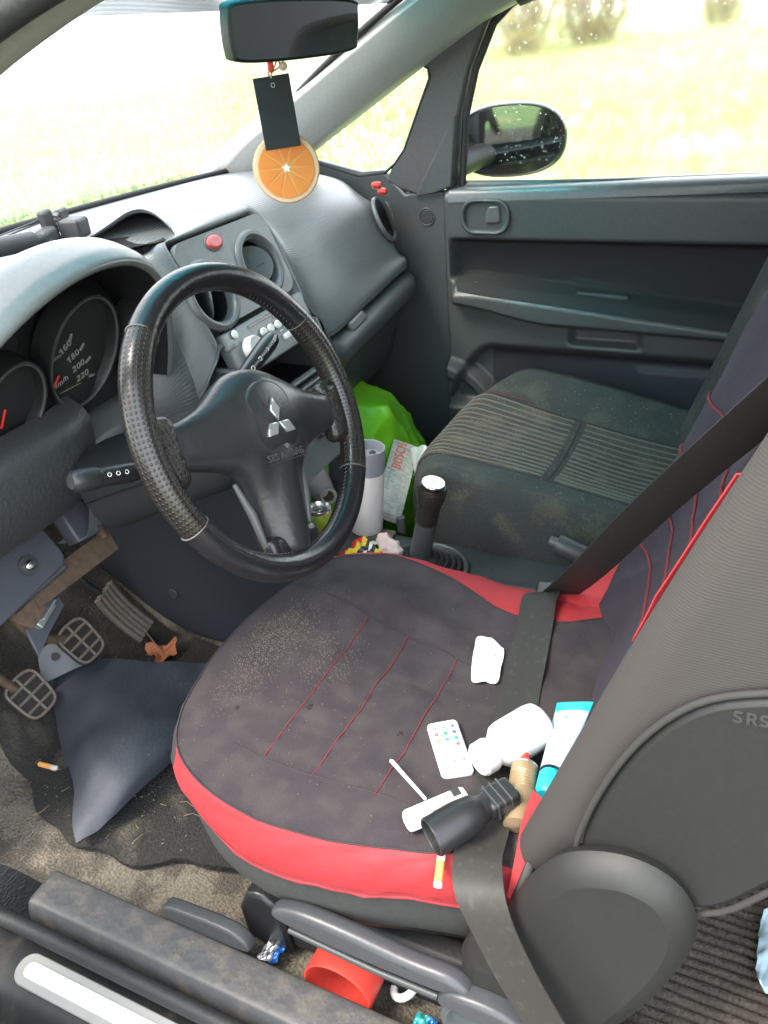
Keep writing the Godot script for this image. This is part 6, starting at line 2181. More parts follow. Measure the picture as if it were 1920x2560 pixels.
func build_seat_belt() -> void:
	var o := thing("seat_belt", "dusty black seat belt buckled across the empty driver's seat", "seat belt", Vector3(-0.38, 0.3, 0.0))
	var a := Vector3(-0.130, 0.284, -0.070)
	var b := Vector3(-0.62, 1.0, 0.30)
	var mid := a.lerp(b, 0.45) + Vector3(0, -0.012, -0.010)
	part(o, "shoulder_strap", MB.new().sheet(strap_rows([a, a.lerp(b, 0.15) + Vector3(0, -0.004, 0), mid, a.lerp(b, 0.75) + Vector3(0, -0.006, 0), b], [Vector3(0.35, -0.2, 0.9), Vector3(0.30, -0.25, 0.9), Vector3(0.45, -0.35, 0.8), Vector3(0.5, -0.4, 0.75), Vector3(0.5, -0.4, 0.75)], 0.047), 0.0013), mats.webbing, "shoulder strap running up to the centre pillar")
	var ly := func(x: float, z: float, l := 0.004) -> Vector3:
		return Vector3(x, cover_y(x, z) + l, z)
	var lap := [Vector3(-0.140, 0.296, -0.082), Vector3(-0.185, 0.312, -0.082), ly.call(-0.24, -0.072, 0.007), ly.call(-0.33, -0.060), ly.call(-0.42, -0.046), ly.call(-0.50, -0.036, 0.006), ly.call(-0.57, -0.026, 0.008), Vector3(-0.615, 0.324, -0.018), Vector3(-0.648, 0.315, 0.0), Vector3(-0.664, 0.258, 0.034), Vector3(-0.674, 0.185, 0.080), Vector3(-0.690, 0.10, 0.145), Vector3(-0.700, 0.04, 0.20)]
	var wd := [Vector3(0.3, 0.2, 0.9), Vector3(0.2, 0.0, 1), Vector3(0.15, 0, 1), Vector3(0.1, 0, 1), Vector3(0.1, 0, 1), Vector3(0.1, 0, 1), Vector3(0.12, 0, 1), Vector3(0.1, 0.1, 1), Vector3(0, 0.2, 1), Vector3(0, 0.5, 0.9), Vector3(0, 0.75, 0.7), Vector3(0, 0.8, 0.6), Vector3(0, 0.8, 0.6)]
	part(o, "lap_strap", MB.new().sheet(strap_rows(lap, wd, 0.047, 5), 0.0013), mats.webbing, "lap strap lying over the cushion and down to the sill")
	part(o, "tongue", MB.new().box(Vector3(0.055, 0.012, 0.050), 0.004, Transform3D(Basis(Vector3(0, 1, 0), 0.2), Vector3(-0.132, 0.284, -0.076))), mats.black_sheen)
	part(o, "buckle", MB.new().box(Vector3(0.030, 0.07, 0.050), 0.008, Transform3D(Basis(Vector3(0, 0, 1), 0.25), Vector3(-0.112, 0.250, -0.060))), mats.black)
	part(o, "anchor", MB.new().box(Vector3(0.02, 0.05, 0.04), 0.004, Transform3D(Basis.IDENTITY, Vector3(-0.700, 0.03, 0.205))), mats.trim_dark)
	part(o, "upper_guide", MB.new().box(Vector3(0.02, 0.07, 0.06), 0.006, Transform3D(Basis.IDENTITY, Vector3(-0.628, 1.0, 0.305))), mats.trim_dark)

# ---------------------------------------------------------------- mirror, air freshener, phone holder
func build_mirror_and_freshener() -> void:
	var mc := Vector3(0.016, 1.014, -0.480)
	var nrm := Vector3(-0.43, -0.118, 0.895).normalized()
	var f := frame(mc, nrm)
	f.basis = f.basis * Basis(Vector3(0, 0, 1), deg_to_rad(-1.5))
	var o := thing("rear_view_mirror", "black interior rear-view mirror at the top of the windscreen", "mirror", mc)
	var prof := curve2([[-0.102, 0.020], [-0.090, 0.034], [0.0, 0.037], [0.094, 0.033], [0.105, 0.018], [0.104, -0.014], [0.092, -0.029], [0.0, -0.035], [-0.086, -0.034], [-0.100, -0.022]], 5)
	part(o, "housing", MB.new().plate(prof, 0.026, 0.004, f * Transform3D(Basis.IDENTITY, Vector3(0, 0, -0.026))), mats.black, "black plastic housing")
	var gp := PackedVector2Array()
	for p in prof:
		gp.append(Vector2(p.x * 0.962, p.y * 0.885))
	part(o, "mirror_glass", MB.new().plate(gp, 0.0015, 0.0, f * Transform3D(Basis.IDENTITY, Vector3(0, 0, -0.0008))), mats.mirror_glass, "dim mirror glass")
	part(o, "stem", MB.new().tube(curve([f * Vector3(0, 0.01, -0.02), f * Vector3(0.0, 0.02, -0.05), Vector3(0.0, 1.075, -0.535), ws_point(0.0, 0.80) + Vector3(0, -0.006, 0.004)], 5), 0.009, 10), mats.black)
	# ---- air freshener on its cord
	var a := thing("air_freshener", "hanging air freshener, black card above an orange slice", "air freshener", Vector3(0.0, 0.80, -0.515))
	var cf := frame(Vector3(-0.004, 0.918, -0.515), Vector3(-0.86, 0.12, 0.46))
	cf.basis = cf.basis * Basis(Vector3(0, 0, 1), deg_to_rad(3.5))
	part(a, "card", MB.new().plate(rrect(0.050, 0.091, 0.0012, 3), 0.0022, 0.0004, cf), mats.card_black, "plain black card")
	var of := frame(Vector3(-0.001, 0.8455, -0.5135), Vector3(-0.86, 0.12, 0.46))
	var sl := part(a, "slice", MB.new().plate(ring2(0.0465, 48), 0.0045, 0.0012, of * Transform3D(Basis.IDENTITY, Vector3(0, 0, -0.0055))), mats.orange_pith, "orange slice shaped disc")
	part(sl, "rind", MB.new().tube(circle(of * Vector3(0, 0, -0.003), of.basis.z, 0.0463, 48), 0.0012, 6, false, true), mats.orange_rind)
	part(sl, "membrane", MB.new().plate(ring2(0.0405, 40), 0.0010, 0.0, of * Transform3D(Basis.IDENTITY, Vector3(0, 0, -0.0011))), mats.orange_membrane)
	for k in 10:
		var wd := PackedVector2Array()
		var a0 := TAU * (k + 0.018) / 10.0
		var a1 := TAU * (k + 0.982) / 10.0
		wd.append(Vector2(cos((a0 + a1) / 2), sin((a0 + a1) / 2)) * 0.0065)
		for q in 7:
			var an := lerpf(a0, a1, q / 6.0)
			wd.append(Vector2(cos(an), sin(an)) * (0.0405 - 0.0012 * absf(q - 3.0) / 3.0))
		part(sl, "segment", MB.new().plate(wd, 0.0016, 0.0004, of * Transform3D(Basis.IDENTITY, Vector3(0, 0, -0.0012))), mats.orange_flesh)
	part(sl, "core", MB.new().plate(pv([[0.006, 0.001], [0.002, 0.003], [0.001, 0.0075], [-0.002, 0.003], [-0.007, 0.002], [-0.003, -0.001], [-0.004, -0.006], [0.0, -0.003], [0.005, -0.006], [0.003, -0.001]]), 0.0012, 0.0, of * Transform3D(Basis.IDENTITY, Vector3(0, 0, -0.0004))), mats.print_white)
	# a second pale disc seen edge-on behind it
	part(a, "backing", MB.new().plate(ring2(0.0455, 40), 0.002, 0.0006, of * Transform3D(Basis.IDENTITY, Vector3(-0.0035, 0.001, -0.0095))), mats.orange_pith)
	var top := cf * Vector3(0, 0.044, 0.001)
	for s in [-1.0, 1.0]:
		part(a, "cord", MB.new().tube(curve([Vector3(0.0, 0.985, -0.507), Vector3(s * 0.002, 0.974, -0.508 + s * 0.003), top + Vector3(0, 0.006, s * 0.003), top + Vector3(0, -0.003, 0)], 4), 0.0013, 6), mats.cord)
	part(a, "bead", MB.new().lathe(pv([[0.0005, -0.006], [0.0045, -0.004], [0.006, 0.0], [0.0045, 0.004], [0.0005, 0.006]]), 16, Transform3D(Basis.IDENTITY, Vector3(0.002, 0.974, -0.500)), 3.0), mats.cord)
	part(a, "bead", MB.new().lathe(pv([[0.0005, -0.008], [0.004, -0.006], [0.0045, 0.0], [0.004, 0.006], [0.0005, 0.008]]), 16, Transform3D(Basis.IDENTITY, Vector3(-0.004, 0.975, -0.516)), 3.0), mats.red_glossy, "red bead")
	part(a, "eyelet", MB.new().tube(circle(cf * Vector3(0.001, 0.034, 0.0026), cf.basis.z, 0.0026, 16), 0.0006, 5, false, true), mats.print_grey)

func build_phone_holder() -> void:
	var o := thing("phone_holder", "grey phone holder arm lying on the dash top", "phone holder", Vector3(-0.17, 0.765, -0.85))
	part(o, "arm", MB.new().tube(PackedVector3Array([Vector3(-0.40, 0.800, -0.845), Vector3(-0.26, 0.786, -0.85), Vector3(-0.185, 0.780, -0.85), Vector3(-0.182, 0.780, -0.85)]), [0.013, 0.0135, 0.0135, 0.010], 14), mats.stalk_dark, "round telescopic arm")
	part(o, "joint", MB.new().tube(PackedVector3Array([Vector3(-0.184, 0.779, -0.85), Vector3(-0.168, 0.778, -0.85)]), 0.008, 12).box(Vector3(0.030, 0.022, 0.026), 0.006, Transform3D(Basis(Vector3(0, 0, 1), 0.2), Vector3(-0.155, 0.780, -0.852))), mats.stalk_dark)
	part(o, "clamp", MB.new().box(Vector3(0.040, 0.030, 0.034), 0.005, Transform3D(Basis(Vector3(0, 1, 0), 0.3), Vector3(-0.108, 0.7815, -0.840))).box(Vector3(0.030, 0.026, 0.012), 0.004, Transform3D(Basis(Vector3(0, 1, 0), 0.3), Vector3(-0.098, 0.795, -0.872))).box(Vector3(0.020, 0.052, 0.016), 0.004, Transform3D(Basis(Vector3(0, 0, 1), 0.15), Vector3(-0.136, 0.788, -0.862))), mats.stalk_dark, "block-shaped clamp jaws")
	for k in 4:
		part(o, "tooth", MB.new().box(Vector3(0.008, 0.0035, 0.012), 0.001, Transform3D(Basis(Vector3(0, 0, 1), 0.5), Vector3(-0.122, 0.803 - 0.007 * k, -0.858))), mats.stalk_grey)
	part(o, "screw", MB.new().tube(PackedVector3Array([Vector3(-0.160, 0.775, -0.845), Vector3(-0.160, 0.752, -0.838)]), 0.007, 10), mats.stalk_grey)
	for k in 2:
		part(o, "wire", MB.new().tube(curve([Vector3(-0.40, 0.772 + 0.004 * k, -0.90), Vector3(-0.28, 0.782 + 0.004 * k, -0.89), Vector3(-0.145, 0.797 + 0.004 * k, -0.868)], 6), 0.0013, 6), mats.stalk_grey)
	# red clip at the passenger end of the dash
	var c := thing("red_clip", "small red plastic clip at the passenger end of the dash", "clip", Vector3(0.575, 0.722, -0.655))
	for k in 2:
		part(c, "jaw", MB.new().box(Vector3(0.026, 0.012, 0.020), 0.004, Transform3D(Basis(Vector3(0, 1, 0), 0.4) * Basis(Vector3(0, 0, 1), -0.15), Vector3(0.572 + 0.005 * k, 0.7245 - 0.0135 * k, -0.657 + 0.010 * k))), mats.red_glossy)
	part(c, "pin", MB.new().tube(PackedVector3Array([Vector3(0.575, 0.718, -0.668), Vector3(0.578, 0.714, -0.640)]), 0.003, 8), mats.chrome_dull)

# ---------------------------------------------------------------- things on the driver's seat
func on_seat(x: float, z: float, l := 0.0) -> Vector3:
	return Vector3(x, cover_y(x, z) + l, z)

func build_seat_clutter() -> void:
	# torn white wrapper
	var o := thing("paper_scrap", "torn white paper scrap lying beside the lap strap", "paper", on_seat(-0.315, -0.11))
	var outl := [[-0.278, -0.139], [-0.272, -0.126], [-0.283, -0.104], [-0.297, -0.096], [-0.325, -0.091], [-0.350, -0.087], [-0.353, -0.101], [-0.358, -0.116], [-0.339, -0.125], [-0.303, -0.134]]
	var rows := []
	var ctr := Vector2(-0.318, -0.112)
	for k in 6:
		var row := PackedVector3Array()
		for p in loop2(outl, 4):
			var q := ctr + (p - ctr) * maxf(0.01, k / 5.0)
			row.append(on_seat(q.x, q.y, 0.0030 + 0.004 * pow(k / 5.0, 2.0) * (0.6 + dn.get_noise_2d(q.x * 60.0, q.y * 60.0))))
		rows.append(row)
	part(o, "sheet", MB.new().grid(rows, true), mats.paper)
	part(o, "print", MB.new().box(Vector3(0.003, 0.0004, 0.003), 0.0, Transform3D(Basis.IDENTITY, on_seat(-0.302, -0.107, 0.0055))), mats.print_grey)
	# remote control
	var rc := Vector2(-0.4705, -0.103)
	var r := thing("remote_control", "slim white remote control with coloured round buttons", "remote control", on_seat(rc.x, rc.y))
	var ax := Vector3(-0.068, 0.0, 0.0475).normalized()
	var rf := Transform3D(Basis(ax.cross(Vector3.UP).normalized() * -1.0, -ax, Vector3.UP), on_seat(rc.x, rc.y, 0.0015))
	rf.basis.x = rf.basis.y.cross(rf.basis.z)
	part(r, "body", MB.new().plate(rrect(0.0365, 0.084, 0.006, 6), 0.006, 0.0018, rf), mats.white_plastic, "white plastic body")
	var bc := [["b_rose", "b_grey", "b_dark"], ["b_red", "b_green", "b_blue"], ["b_orange", "b_lime", "b_cyan"], ["", "", "b_violet"]]
	for i in 4:
		for j in 3:
			if bc[i][j] == "":
				continue
			part(r, "button", MB.new().plate(ring2(0.0026, 14), 0.0010, 0.0003, rf * Transform3D(Basis.IDENTITY, Vector3(-0.0105 + 0.0105 * j, 0.031 - 0.0095 * i, 0.006))), mats[bc[i][j]])
	for j in 2:
		part(r, "button", MB.new().plate(ring2(0.0022, 14), 0.0010, 0.0003, rf * Transform3D(Basis.IDENTITY, Vector3(0.0005 + 0.0105 * j, -0.0215, 0.006))), mats.b_grey)
	for p in [[-0.004, -0.006], [-0.0105, -0.0215]]:
		part(r, "print", MB.new().box(Vector3(0.002, 0.0012, 0.0003), 0.0, rf * Transform3D(Basis.IDENTITY, Vector3(p[0], p[1], 0.0061))), mats.print_grey)
	# white pill bottle on its side
	var ba := Vector3(-0.502, 0.3315, -0.056)
	var bb := Vector3(-0.428, 0.3335, -0.010)
	var pb := thing("pill_bottle", "white plastic pill bottle lying on its side", "bottle", Vector3(-0.465, 0.306, -0.033))
	var d := (bb - ba).normalized()
	var bf := Transform3D(Basis(d.cross(Vector3.UP).normalized(), d, d.cross(Vector3.UP).normalized().cross(d)), ba)
	part(pb, "body", MB.new().lathe(pv([[0.012, 0.012], [0.0145, 0.018], [0.018, 0.024], [0.0245, 0.031], [0.0258, 0.038], [0.0258, 0.076], [0.0245, 0.084], [0.020, 0.088], [0.0005, 0.0885]]), 36, bf, 1.2), mats.white_plastic, "white bottle body")
	part(pb, "cap", MB.new().lathe(pv([[0.0005, -0.002], [0.016, -0.002], [0.0185, 0.001], [0.0188, 0.013], [0.0175, 0.0165], [0.012, 0.0165]]), 36, bf), mats.white_plastic, "white screw cap")
	# tan tin with a red tip
	var ca := Vector3(-0.490, 0.330, -0.010)
	var cb := Vector3(-0.575, 0.318, 0.006)
	var tn := thing("tan_tin", "small tan ribbed spray tin with a red tip", "tin", Vector3(-0.53, 0.306, 0.0))
	var td := (cb - ca).normalized()
	var tf := Transform3D(Basis(td.cross(Vector3.UP).normalized(), td, td.cross(Vector3.UP).normalized().cross(td)), ca)
	var pr := PackedVector2Array([Vector2(0.0005, 0.001), Vector2(0.0125, 0.001), Vector2(0.0138, 0.0025), Vector2(0.0138, 0.012)])
	for k in 6:
		pr.append(Vector2(0.0122, 0.0140 + 0.0034 * k))
		pr.append(Vector2(0.0139, 0.0157 + 0.0034 * k))
	pr.append(Vector2(0.0138, 0.070))
	pr.append(Vector2(0.0005, 0.072))
	part(tn, "body", MB.new().lathe(pr, 32, tf, 1.4), mats.tan_can, "tan ribbed body")
	part(tn, "rim", MB.new().tube(circle(tf * Vector3(0, 0.002, 0), td, 0.0134, 32), 0.0011, 6, false, true), mats.can_rim)
	part(tn, "tip", MB.new().tube(PackedVector3Array([tf * Vector3(0, 0.002, 0), tf * Vector3(0, -0.010, 0.002), tf * Vector3(0, -0.014, 0.003)]), [0.005, 0.0045, 0.002], 12), mats.red_glossy, "red tip")
	part(tn, "label_patch", MB.new().plate(rrect(0.011, 0.013, 0.001, 3), 0.0006, 0.0, Transform3D(Basis(Vector3(0, 0, 1).cross(td).normalized() * -1.0, td, Vector3(0, 1, 0)).orthonormalized(), tf.origin + td * 0.045 + Vector3(-0.004, 0.0132, -0.004))), mats.print_white)
	# aqua and white cosmetic tube
	var tb := thing("cosmetic_tube", "white and aqua squeeze tube standing against the backrest", "tube", Vector3(-0.45, 0.31, 0.012))
	var rows2 := []
	for i in 15:
		var t := i / 14.0
		var c := Vector3(-0.400, 0.348, 0.020).lerp(Vector3(-0.500, 0.332, 0.020), t)
		var w := lerpf(0.0215, 0.0130, t)
		var h := lerpf(0.0012, 0.0120, pow(t, 0.7))
		var row := PackedVector3Array()
		for k in 24:
			var a := TAU * k / 24.0
			row.append(c + Vector3(0.12, 0.55, 0.83).normalized() * cos(a) * w * 0.0 + Vector3(0.0, 0.35, 0.94) * cos(a) * w + Vector3(0.1, 0.93, -0.35) * sin(a) * h)
		rows2.append(row)
	part(tb, "body", MB.new().grid(rows2.slice(2, 14), true), mats.pale_print, "white printed body")
	part(tb, "crimp", MB.new().grid(rows2.slice(0, 3), true).fan(rows2[0]), mats.aqua, "aqua crimped end")
	part(tb, "cap", MB.new().tube(PackedVector3Array([Vector3(-0.493, 0.333, 0.0195), Vector3(-0.497, 0.3325, 0.0198), Vector3(-0.516, 0.329, 0.020), Vector3(-0.519, 0.3285, 0.020)]), [0.010, 0.0125, 0.0115, 0.008], 18), mats.aqua, "aqua cap")
	var stp := part(tb, "print", MB.new().tube(PackedVector3Array([Vector3(-0.425, 0.3535, 0.008), Vector3(-0.43, 0.354, 0.018)]), 0.0008, 5).tube(PackedVector3Array([Vector3(-0.455, 0.3505, 0.008), Vector3(-0.47, 0.3485, 0.010)]), 0.0008, 5), mats.print_grey)
	# white case, stick, black nozzle, cigarette
	var wc := thing("white_case", "slim white plastic case under the black nozzle", "case", Vector3(-0.575, 0.306, -0.08))
	var wa := Vector3(-0.596, 0.3195, -0.103)
	var wb := Vector3(-0.543, 0.3235, -0.053)
	var wf := frame((wa + wb) / 2, wb - wa)
	part(wc, "body", MB.new().box(Vector3(0.021, 0.018, 0.070), 0.005, wf), mats.white_plastic)
	part(wc, "switch", MB.new().box(Vector3(0.010, 0.002, 0.009), 0.0008, wf * Transform3D(Basis.IDENTITY, Vector3(0.003, 0.0095, 0.024))), mats.print_dark)
	part(wc, "slider", MB.new().box(Vector3(0.004, 0.002, 0.026), 0.0008, wf * Transform3D(Basis.IDENTITY, Vector3(-0.0075, 0.0095, 0.006))), mats.cap_grey)
	var sk := thing("white_stick", "thin white plastic stick leaning on the white case", "stick", Vector3(-0.55, 0.306, -0.12))
	part(sk, "rod", MB.new().tube(PackedVector3Array([Vector3(-0.524, 0.3165, -0.1505), Vector3(-0.526, 0.3185, -0.148), Vector3(-0.569, 0.331, -0.090)]), [0.0018, 0.0024, 0.0017], 8), mats.white_plastic)
	var nzz := thing("black_nozzle", "black plastic nozzle with a square plug lying on the strap", "nozzle", Vector3(-0.575, 0.31, -0.045))
	var na := Vector3(-0.612, 0.334, -0.066)
	var nb := Vector3(-0.572, 0.338, -0.036)
	var nd := (nb - na).normalized()
	var nf := Transform3D(Basis(nd.cross(Vector3.UP).normalized(), nd, nd.cross(Vector3.UP).normalized().cross(nd)), na)
	part(nzz, "barrel", MB.new().lathe(pv([[0.0165, 0.030], [0.0175, 0.002], [0.0180, 0.0], [0.0192, 0.0], [0.0197, 0.002], [0.0195, 0.035], [0.0180, 0.050], [0.013, 0.058], [0.0005, 0.059]]), 32, nf, 0.9), mats.black_sheen, "open round barrel")
	var pgf := frame(nb + nd * 0.030, nd)
	part(nzz, "neck", MB.new().tube(PackedVector3Array([nb - nd * 0.004, nb + nd * 0.006, nb + nd * 0.016]), [0.0155, 0.0135, 0.0115], 20), mats.black_sheen)
	part(nzz, "plug", MB.new().box(Vector3(0.029, 0.019, 0.034), 0.004, pgf), mats.black_sheen, "flattened ribbed plug")
	for k in 3:
		part(nzz, "plug_rib", MB.new().box(Vector3(0.0305, 0.0205, 0.0025), 0.0008, pgf * Transform3D(Basis.IDENTITY, Vector3(0, 0, -0.010 + 0.008 * k))), mats.trim_dark)
	var cg := thing("cigarette", "unlit cigarette with orange filter on the red band", "cigarette", Vector3(-0.61, 0.30, -0.04))
	var ga := Vector3(-0.588, 0.3165, -0.062)
	var gb := Vector3(-0.638, 0.302, -0.050)
	part(cg, "paper_roll", MB.new().tube(PackedVector3Array([ga, ga.lerp(gb, 0.55)]), 0.0042, 16), mats.paper)
	part(cg, "filter_tip", MB.new().tube(PackedVector3Array([ga.lerp(gb, 0.55), ga.lerp(gb, 0.93)]), 0.00425, 16), mats.filter, "orange filter")
	part(cg, "filter_end", MB.new().tube(PackedVector3Array([ga.lerp(gb, 0.93), gb]), 0.0042, 16), mats.paper)
	# dried dirt and crumbs on the cover
	var cr_ := MB.new()
	for k in 3600:
		var cl := rng.randf()
		var p := Vector2.ZERO
		if cl < 0.55:
			p = Vector2(-0.375, -0.385) + Vector2(rng.randfn(), rng.randfn()) * Vector2(0.035, 0.022)
		elif cl < 0.72:
			p = Vector2(-0.455, -0.385) + Vector2(rng.randfn(), rng.randfn()) * Vector2(0.030, 0.018)
		elif cl < 0.86:
			p = Vector2(-0.39, -0.30) + Vector2(rng.randfn(), rng.randfn()) * Vector2(0.030, 0.02)
		else:
			p = Vector2(rng.randf_range(-0.62, -0.2), rng.randf_range(-0.42, 0.0))
		crumb(cr_, on_seat(p.x, p.y, 0.0001), rng.randf_range(0.0004, 0.0012))
	stuff("crumbs", cr_, mats.crumb, "dried tan dirt and crumbs on the seat cover", "crumbs")
	for q in [[-0.478, -0.28, 0.006], [-0.430, -0.225, 0.007], [-0.515, -0.36, 0.004], [-0.47, -0.165, 0.005]]:
		var fl := thing("debris_flake", {0.006: "dark dried flake between the first two stitch rows", 0.007: "larger dark dried flake by the middle stitch row", 0.004: "small dark dried flake near the cushion front corner", 0.005: "small dark dried flake between the rear two stitch rows"}[q[2]], "flake", on_seat(q[0], q[1]), "dark flakes on the seat cover")
		var fm := MB.new()
		for k in 14:
			crumb(fm, on_seat(q[0] + rng.randf_range(-1, 1) * q[2] * 0.8, q[1] + rng.randf_range(-1, 1) * q[2] * 0.5, 0.0003), q[2] * 0.30)
		part(fl, "flake", fm, mats.stitch_dark)
	var c2 := MB.new()
	for k in 260:
		var x := 0.335 + rng.randf_range(-0.22, 0.22)
		var z := rng.randf_range(-0.40, 0.02)
		crumb(c2, Vector3(x, pseat_y(x, z) + 0.0045, z), rng.randf_range(0.0006, 0.0018))
	stuff("crumbs", c2, mats.crumb_pale, "pale crumbs scattered over the passenger seat", "crumbs")

func crumb(mb: MB, p: Vector3, r: float) -> void:
	var a := rng.randf() * TAU
	var q := []
	for k in 3:
		q.append(p + Vector3(cos(a + TAU * k / 3.0) * r * rng.randf_range(0.6, 1.2), 0, sin(a + TAU * k / 3.0) * r))
	var t := p + Vector3(rng.randf_range(-0.3, 0.3), 1.0, rng.randf_range(-0.3, 0.3)) * r
	mb.tri(q[0], q[1], t).tri(q[1], q[2], t).tri(q[2], q[0], t)

func stuff(called: String, mb: MB, m: Material, label: String, category: String) -> void:
	var o := MeshInstance3D.new()
	o.name = numbered(called)
	o.mesh = mb.mesh()
	o.material_override = m
	add_child(o)
	o.set_meta("kind", "stuff")
	o.set_meta("label", label)
	o.set_meta("category", category)

# crumpled foil or film: a folded sheet
func crumpled(c: Vector3, sx: float, sz: float, amp: float, sd: int, n := 14) -> Array:
	var nz := noise(FastNoiseLite.TYPE_CELLULAR, 1.0, 2, sd)
	nz.cellular_return_type = FastNoiseLite.RETURN_DISTANCE
	var rows := []
	for i in n:
		var row := PackedVector3Array()
		for j in n:
			var u := j / (n - 1.0) * 2.0 - 1.0
			var w := i / (n - 1.0) * 2.0 - 1.0
			var k := 1.0 + 0.25 * nz.get_noise_2d(u * 1.2 + 9.0, w * 1.2)
			row.append(c + Vector3(u * sx * k, amp * (1.0 + nz.get_noise_2d(u * 2.4, w * 2.4)) , w * sz * k))
		rows.append(row)
	return rows

# ---------------------------------------------------------------- things in the passenger footwell and on the console
func build_footwell_clutter() -> void:
	var g := thing("green_bag", "bright green plastic bag crumpled in the passenger footwell", "bag", Vector3(0.36, 0.0, -0.62))
	var planes := []
	for k in [[0.10, 0.95, 0.30, 0.205], [-0.35, 0.75, 0.55, 0.190], [0.75, 0.60, 0.25, 0.185], [-0.75, 0.35, 0.55, 0.17], [-0.2, 0.2, 0.95, 0.115], [0.55, 0.1, 0.82, 0.150], [0.93, 0.15, 0.30, 0.20], [-0.95, 0.1, 0.1, 0.225], [0, -1, 0, 0.11], [0, 0.1, -1, 0.14], [-0.55, 0.82, -0.1, 0.21], [0.3, 0.45, 0.85, 0.140], [-0.5, -0.2, 0.85, 0.135]]:
		planes.append([Vector3(k[0], k[1], k[2]).normalized(), k[3]])
	var nz := noise(FastNoiseLite.TYPE_CELLULAR, 13.0, 1, 14)
	nz.cellular_return_type = FastNoiseLite.RETURN_DISTANCE2_SUB
	var nf2 := noise(FastNoiseLite.TYPE_SIMPLEX_SMOOTH, 7.0, 2, 15)
	var gc := Vector3(0.355, 0.118, -0.635)
	var bag := func(p: Vector3) -> float:
		var q := p - gc
		var d := -1.0
		for pl in planes:
			d = maxf(d, (pl[0] as Vector3).dot(q) - pl[1])
		var d2 := sd_cap(p, Vector3(0.22, 0.10, -0.64), Vector3(0.205, 0.285, -0.655), 0.075, 0.055)
		d = smin(d, d2, 0.03)
		# sharp creases between the flat fields of the film
		return d + 0.010 * nz.get_noise_3d(p.x, p.y * 0.7, p.z) + 0.010 * nf2.get_noise_3d(p.x, p.y, p.z)
	part(g, "film", MB.new().nets(bag, Vector3(0.09, -0.01, -0.80), Vector3(0.62, 0.38, -0.46), 0.0075), mats.bag_green)
	# white bottle with a grey cap on the console tray
	var b := thing("spray_bottle", "tall white bottle with an open grey top on the console", "bottle", Vector3(0.075, 0.198, -0.49))
	var bd := Vector3(0.0, 0.175, 0.025).normalized()
	var bf := Transform3D(Basis(bd.cross(Vector3(0, 0, 1)).normalized(), bd, bd.cross(Vector3(0, 0, 1)).normalized().cross(bd)), Vector3(0.075, 0.198, -0.490))
	part(b, "body", MB.new().lathe(pv([[0.0005, 0.001], [0.029, 0.001], [0.0315, 0.004], [0.0315, 0.030], [0.0300, 0.10], [0.0285, 0.132]]), 36, bf), mats.bottle_white, "white cylindrical body")
	part(b, "collar", MB.new().lathe(pv([[0.0290, 0.128], [0.0292, 0.172], [0.0282, 0.176], [0.0262, 0.176], [0.0256, 0.170], [0.0250, 0.158], [0.0005, 0.157]]), 36, bf), mats.cap_grey, "grey open collar")
	part(b, "valve", MB.new().lathe(pv([[0.006, 0.156], [0.006, 0.163], [0.004, 0.165], [0.0005, 0.165]]), 16, Transform3D(bf.basis, bf * Vector3(0.006, 0, 0.004))), mats.print_dark)
	# lime drink can
	var c := thing("drink_can", "lime green drink can with silver top behind the wheel rim", "can", Vector3(-0.040, 0.192, -0.513))
	var cf := Transform3D(Basis.IDENTITY, Vector3(-0.040, 0.196, -0.513))
	part(c, "body", MB.new().lathe(pv([[0.0005, 0.0], [0.018, 0.0], [0.0225, 0.006], [0.0225, 0.092], [0.0205, 0.102]]), 32, cf), mats.can_green, "lime green can wall")
	var lid := part(c, "lid", MB.new().lathe(pv([[0.0205, 0.100], [0.0215, 0.106], [0.0208, 0.108], [0.0196, 0.105], [0.0185, 0.101], [0.0005, 0.1012]]), 32, cf), mats.can_rim, "silver can lid")
	part(lid, "opening", MB.new().plate(ring2(0.0065, 18, 0.0050), 0.0006, 0.0, Transform3D(Basis(Vector3(1, 0, 0), Vector3(0, 0, -1), Vector3(0, 1, 0)), cf * Vector3(-0.004, 0.1014, 0.009))), mats.print_dark)
	part(lid, "tab", MB.new().plate(rrect(0.008, 0.013, 0.0035, 5), 0.0010, 0.0003, Transform3D(Basis(Vector3(1, 0, 0), Vector3(0, 0, -1), Vector3(0, 1, 0)), cf * Vector3(0.002, 0.1018, -0.004))), mats.can_rim)
	# grey-white bottle with an open neck behind the can
	var w := thing("grey_bottle", "pale grey bottle with open neck leaning behind the can", "bottle", Vector3(0.13, 0.15, -0.63))
	var wa := Vector3(0.110, 0.345, -0.665)
	var wb := Vector3(0.125, 0.222, -0.600)
	part(w, "body", MB.new().tube(curve([wa, wa.lerp(wb, 0.15), wa.lerp(wb, 0.5), wa.lerp(wb, 0.8), wb], 4), [0.012, 0.024, 0.031, 0.034, 0.036, 0.037, 0.037, 0.036, 0.035, 0.034, 0.032, 0.030, 0.028, 0.026, 0.024, 0.022, 0.021], 24), mats.bottle_grey)
	var nf := frame(wb + Vector3(-0.012, 0.010, 0.012), Vector3(-0.75, 0.25, 0.6))
	var nk := part(w, "neck", MB.new().lathe(pv([[0.0175, -0.012], [0.0175, 0.006], [0.0155, 0.009], [0.0115, 0.009], [0.0105, 0.0], [0.0100, -0.012]]), 24, Transform3D(nf.basis * Basis(Vector3.RIGHT, PI / 2), nf.origin)), mats.bottle_grey)
	part(nk, "opening", MB.new().plate(ring2(0.0112, 20), 0.0008, 0.0, nf * Transform3D(Basis.IDENTITY, Vector3(0, 0, 0.003))), mats.rust_metal)
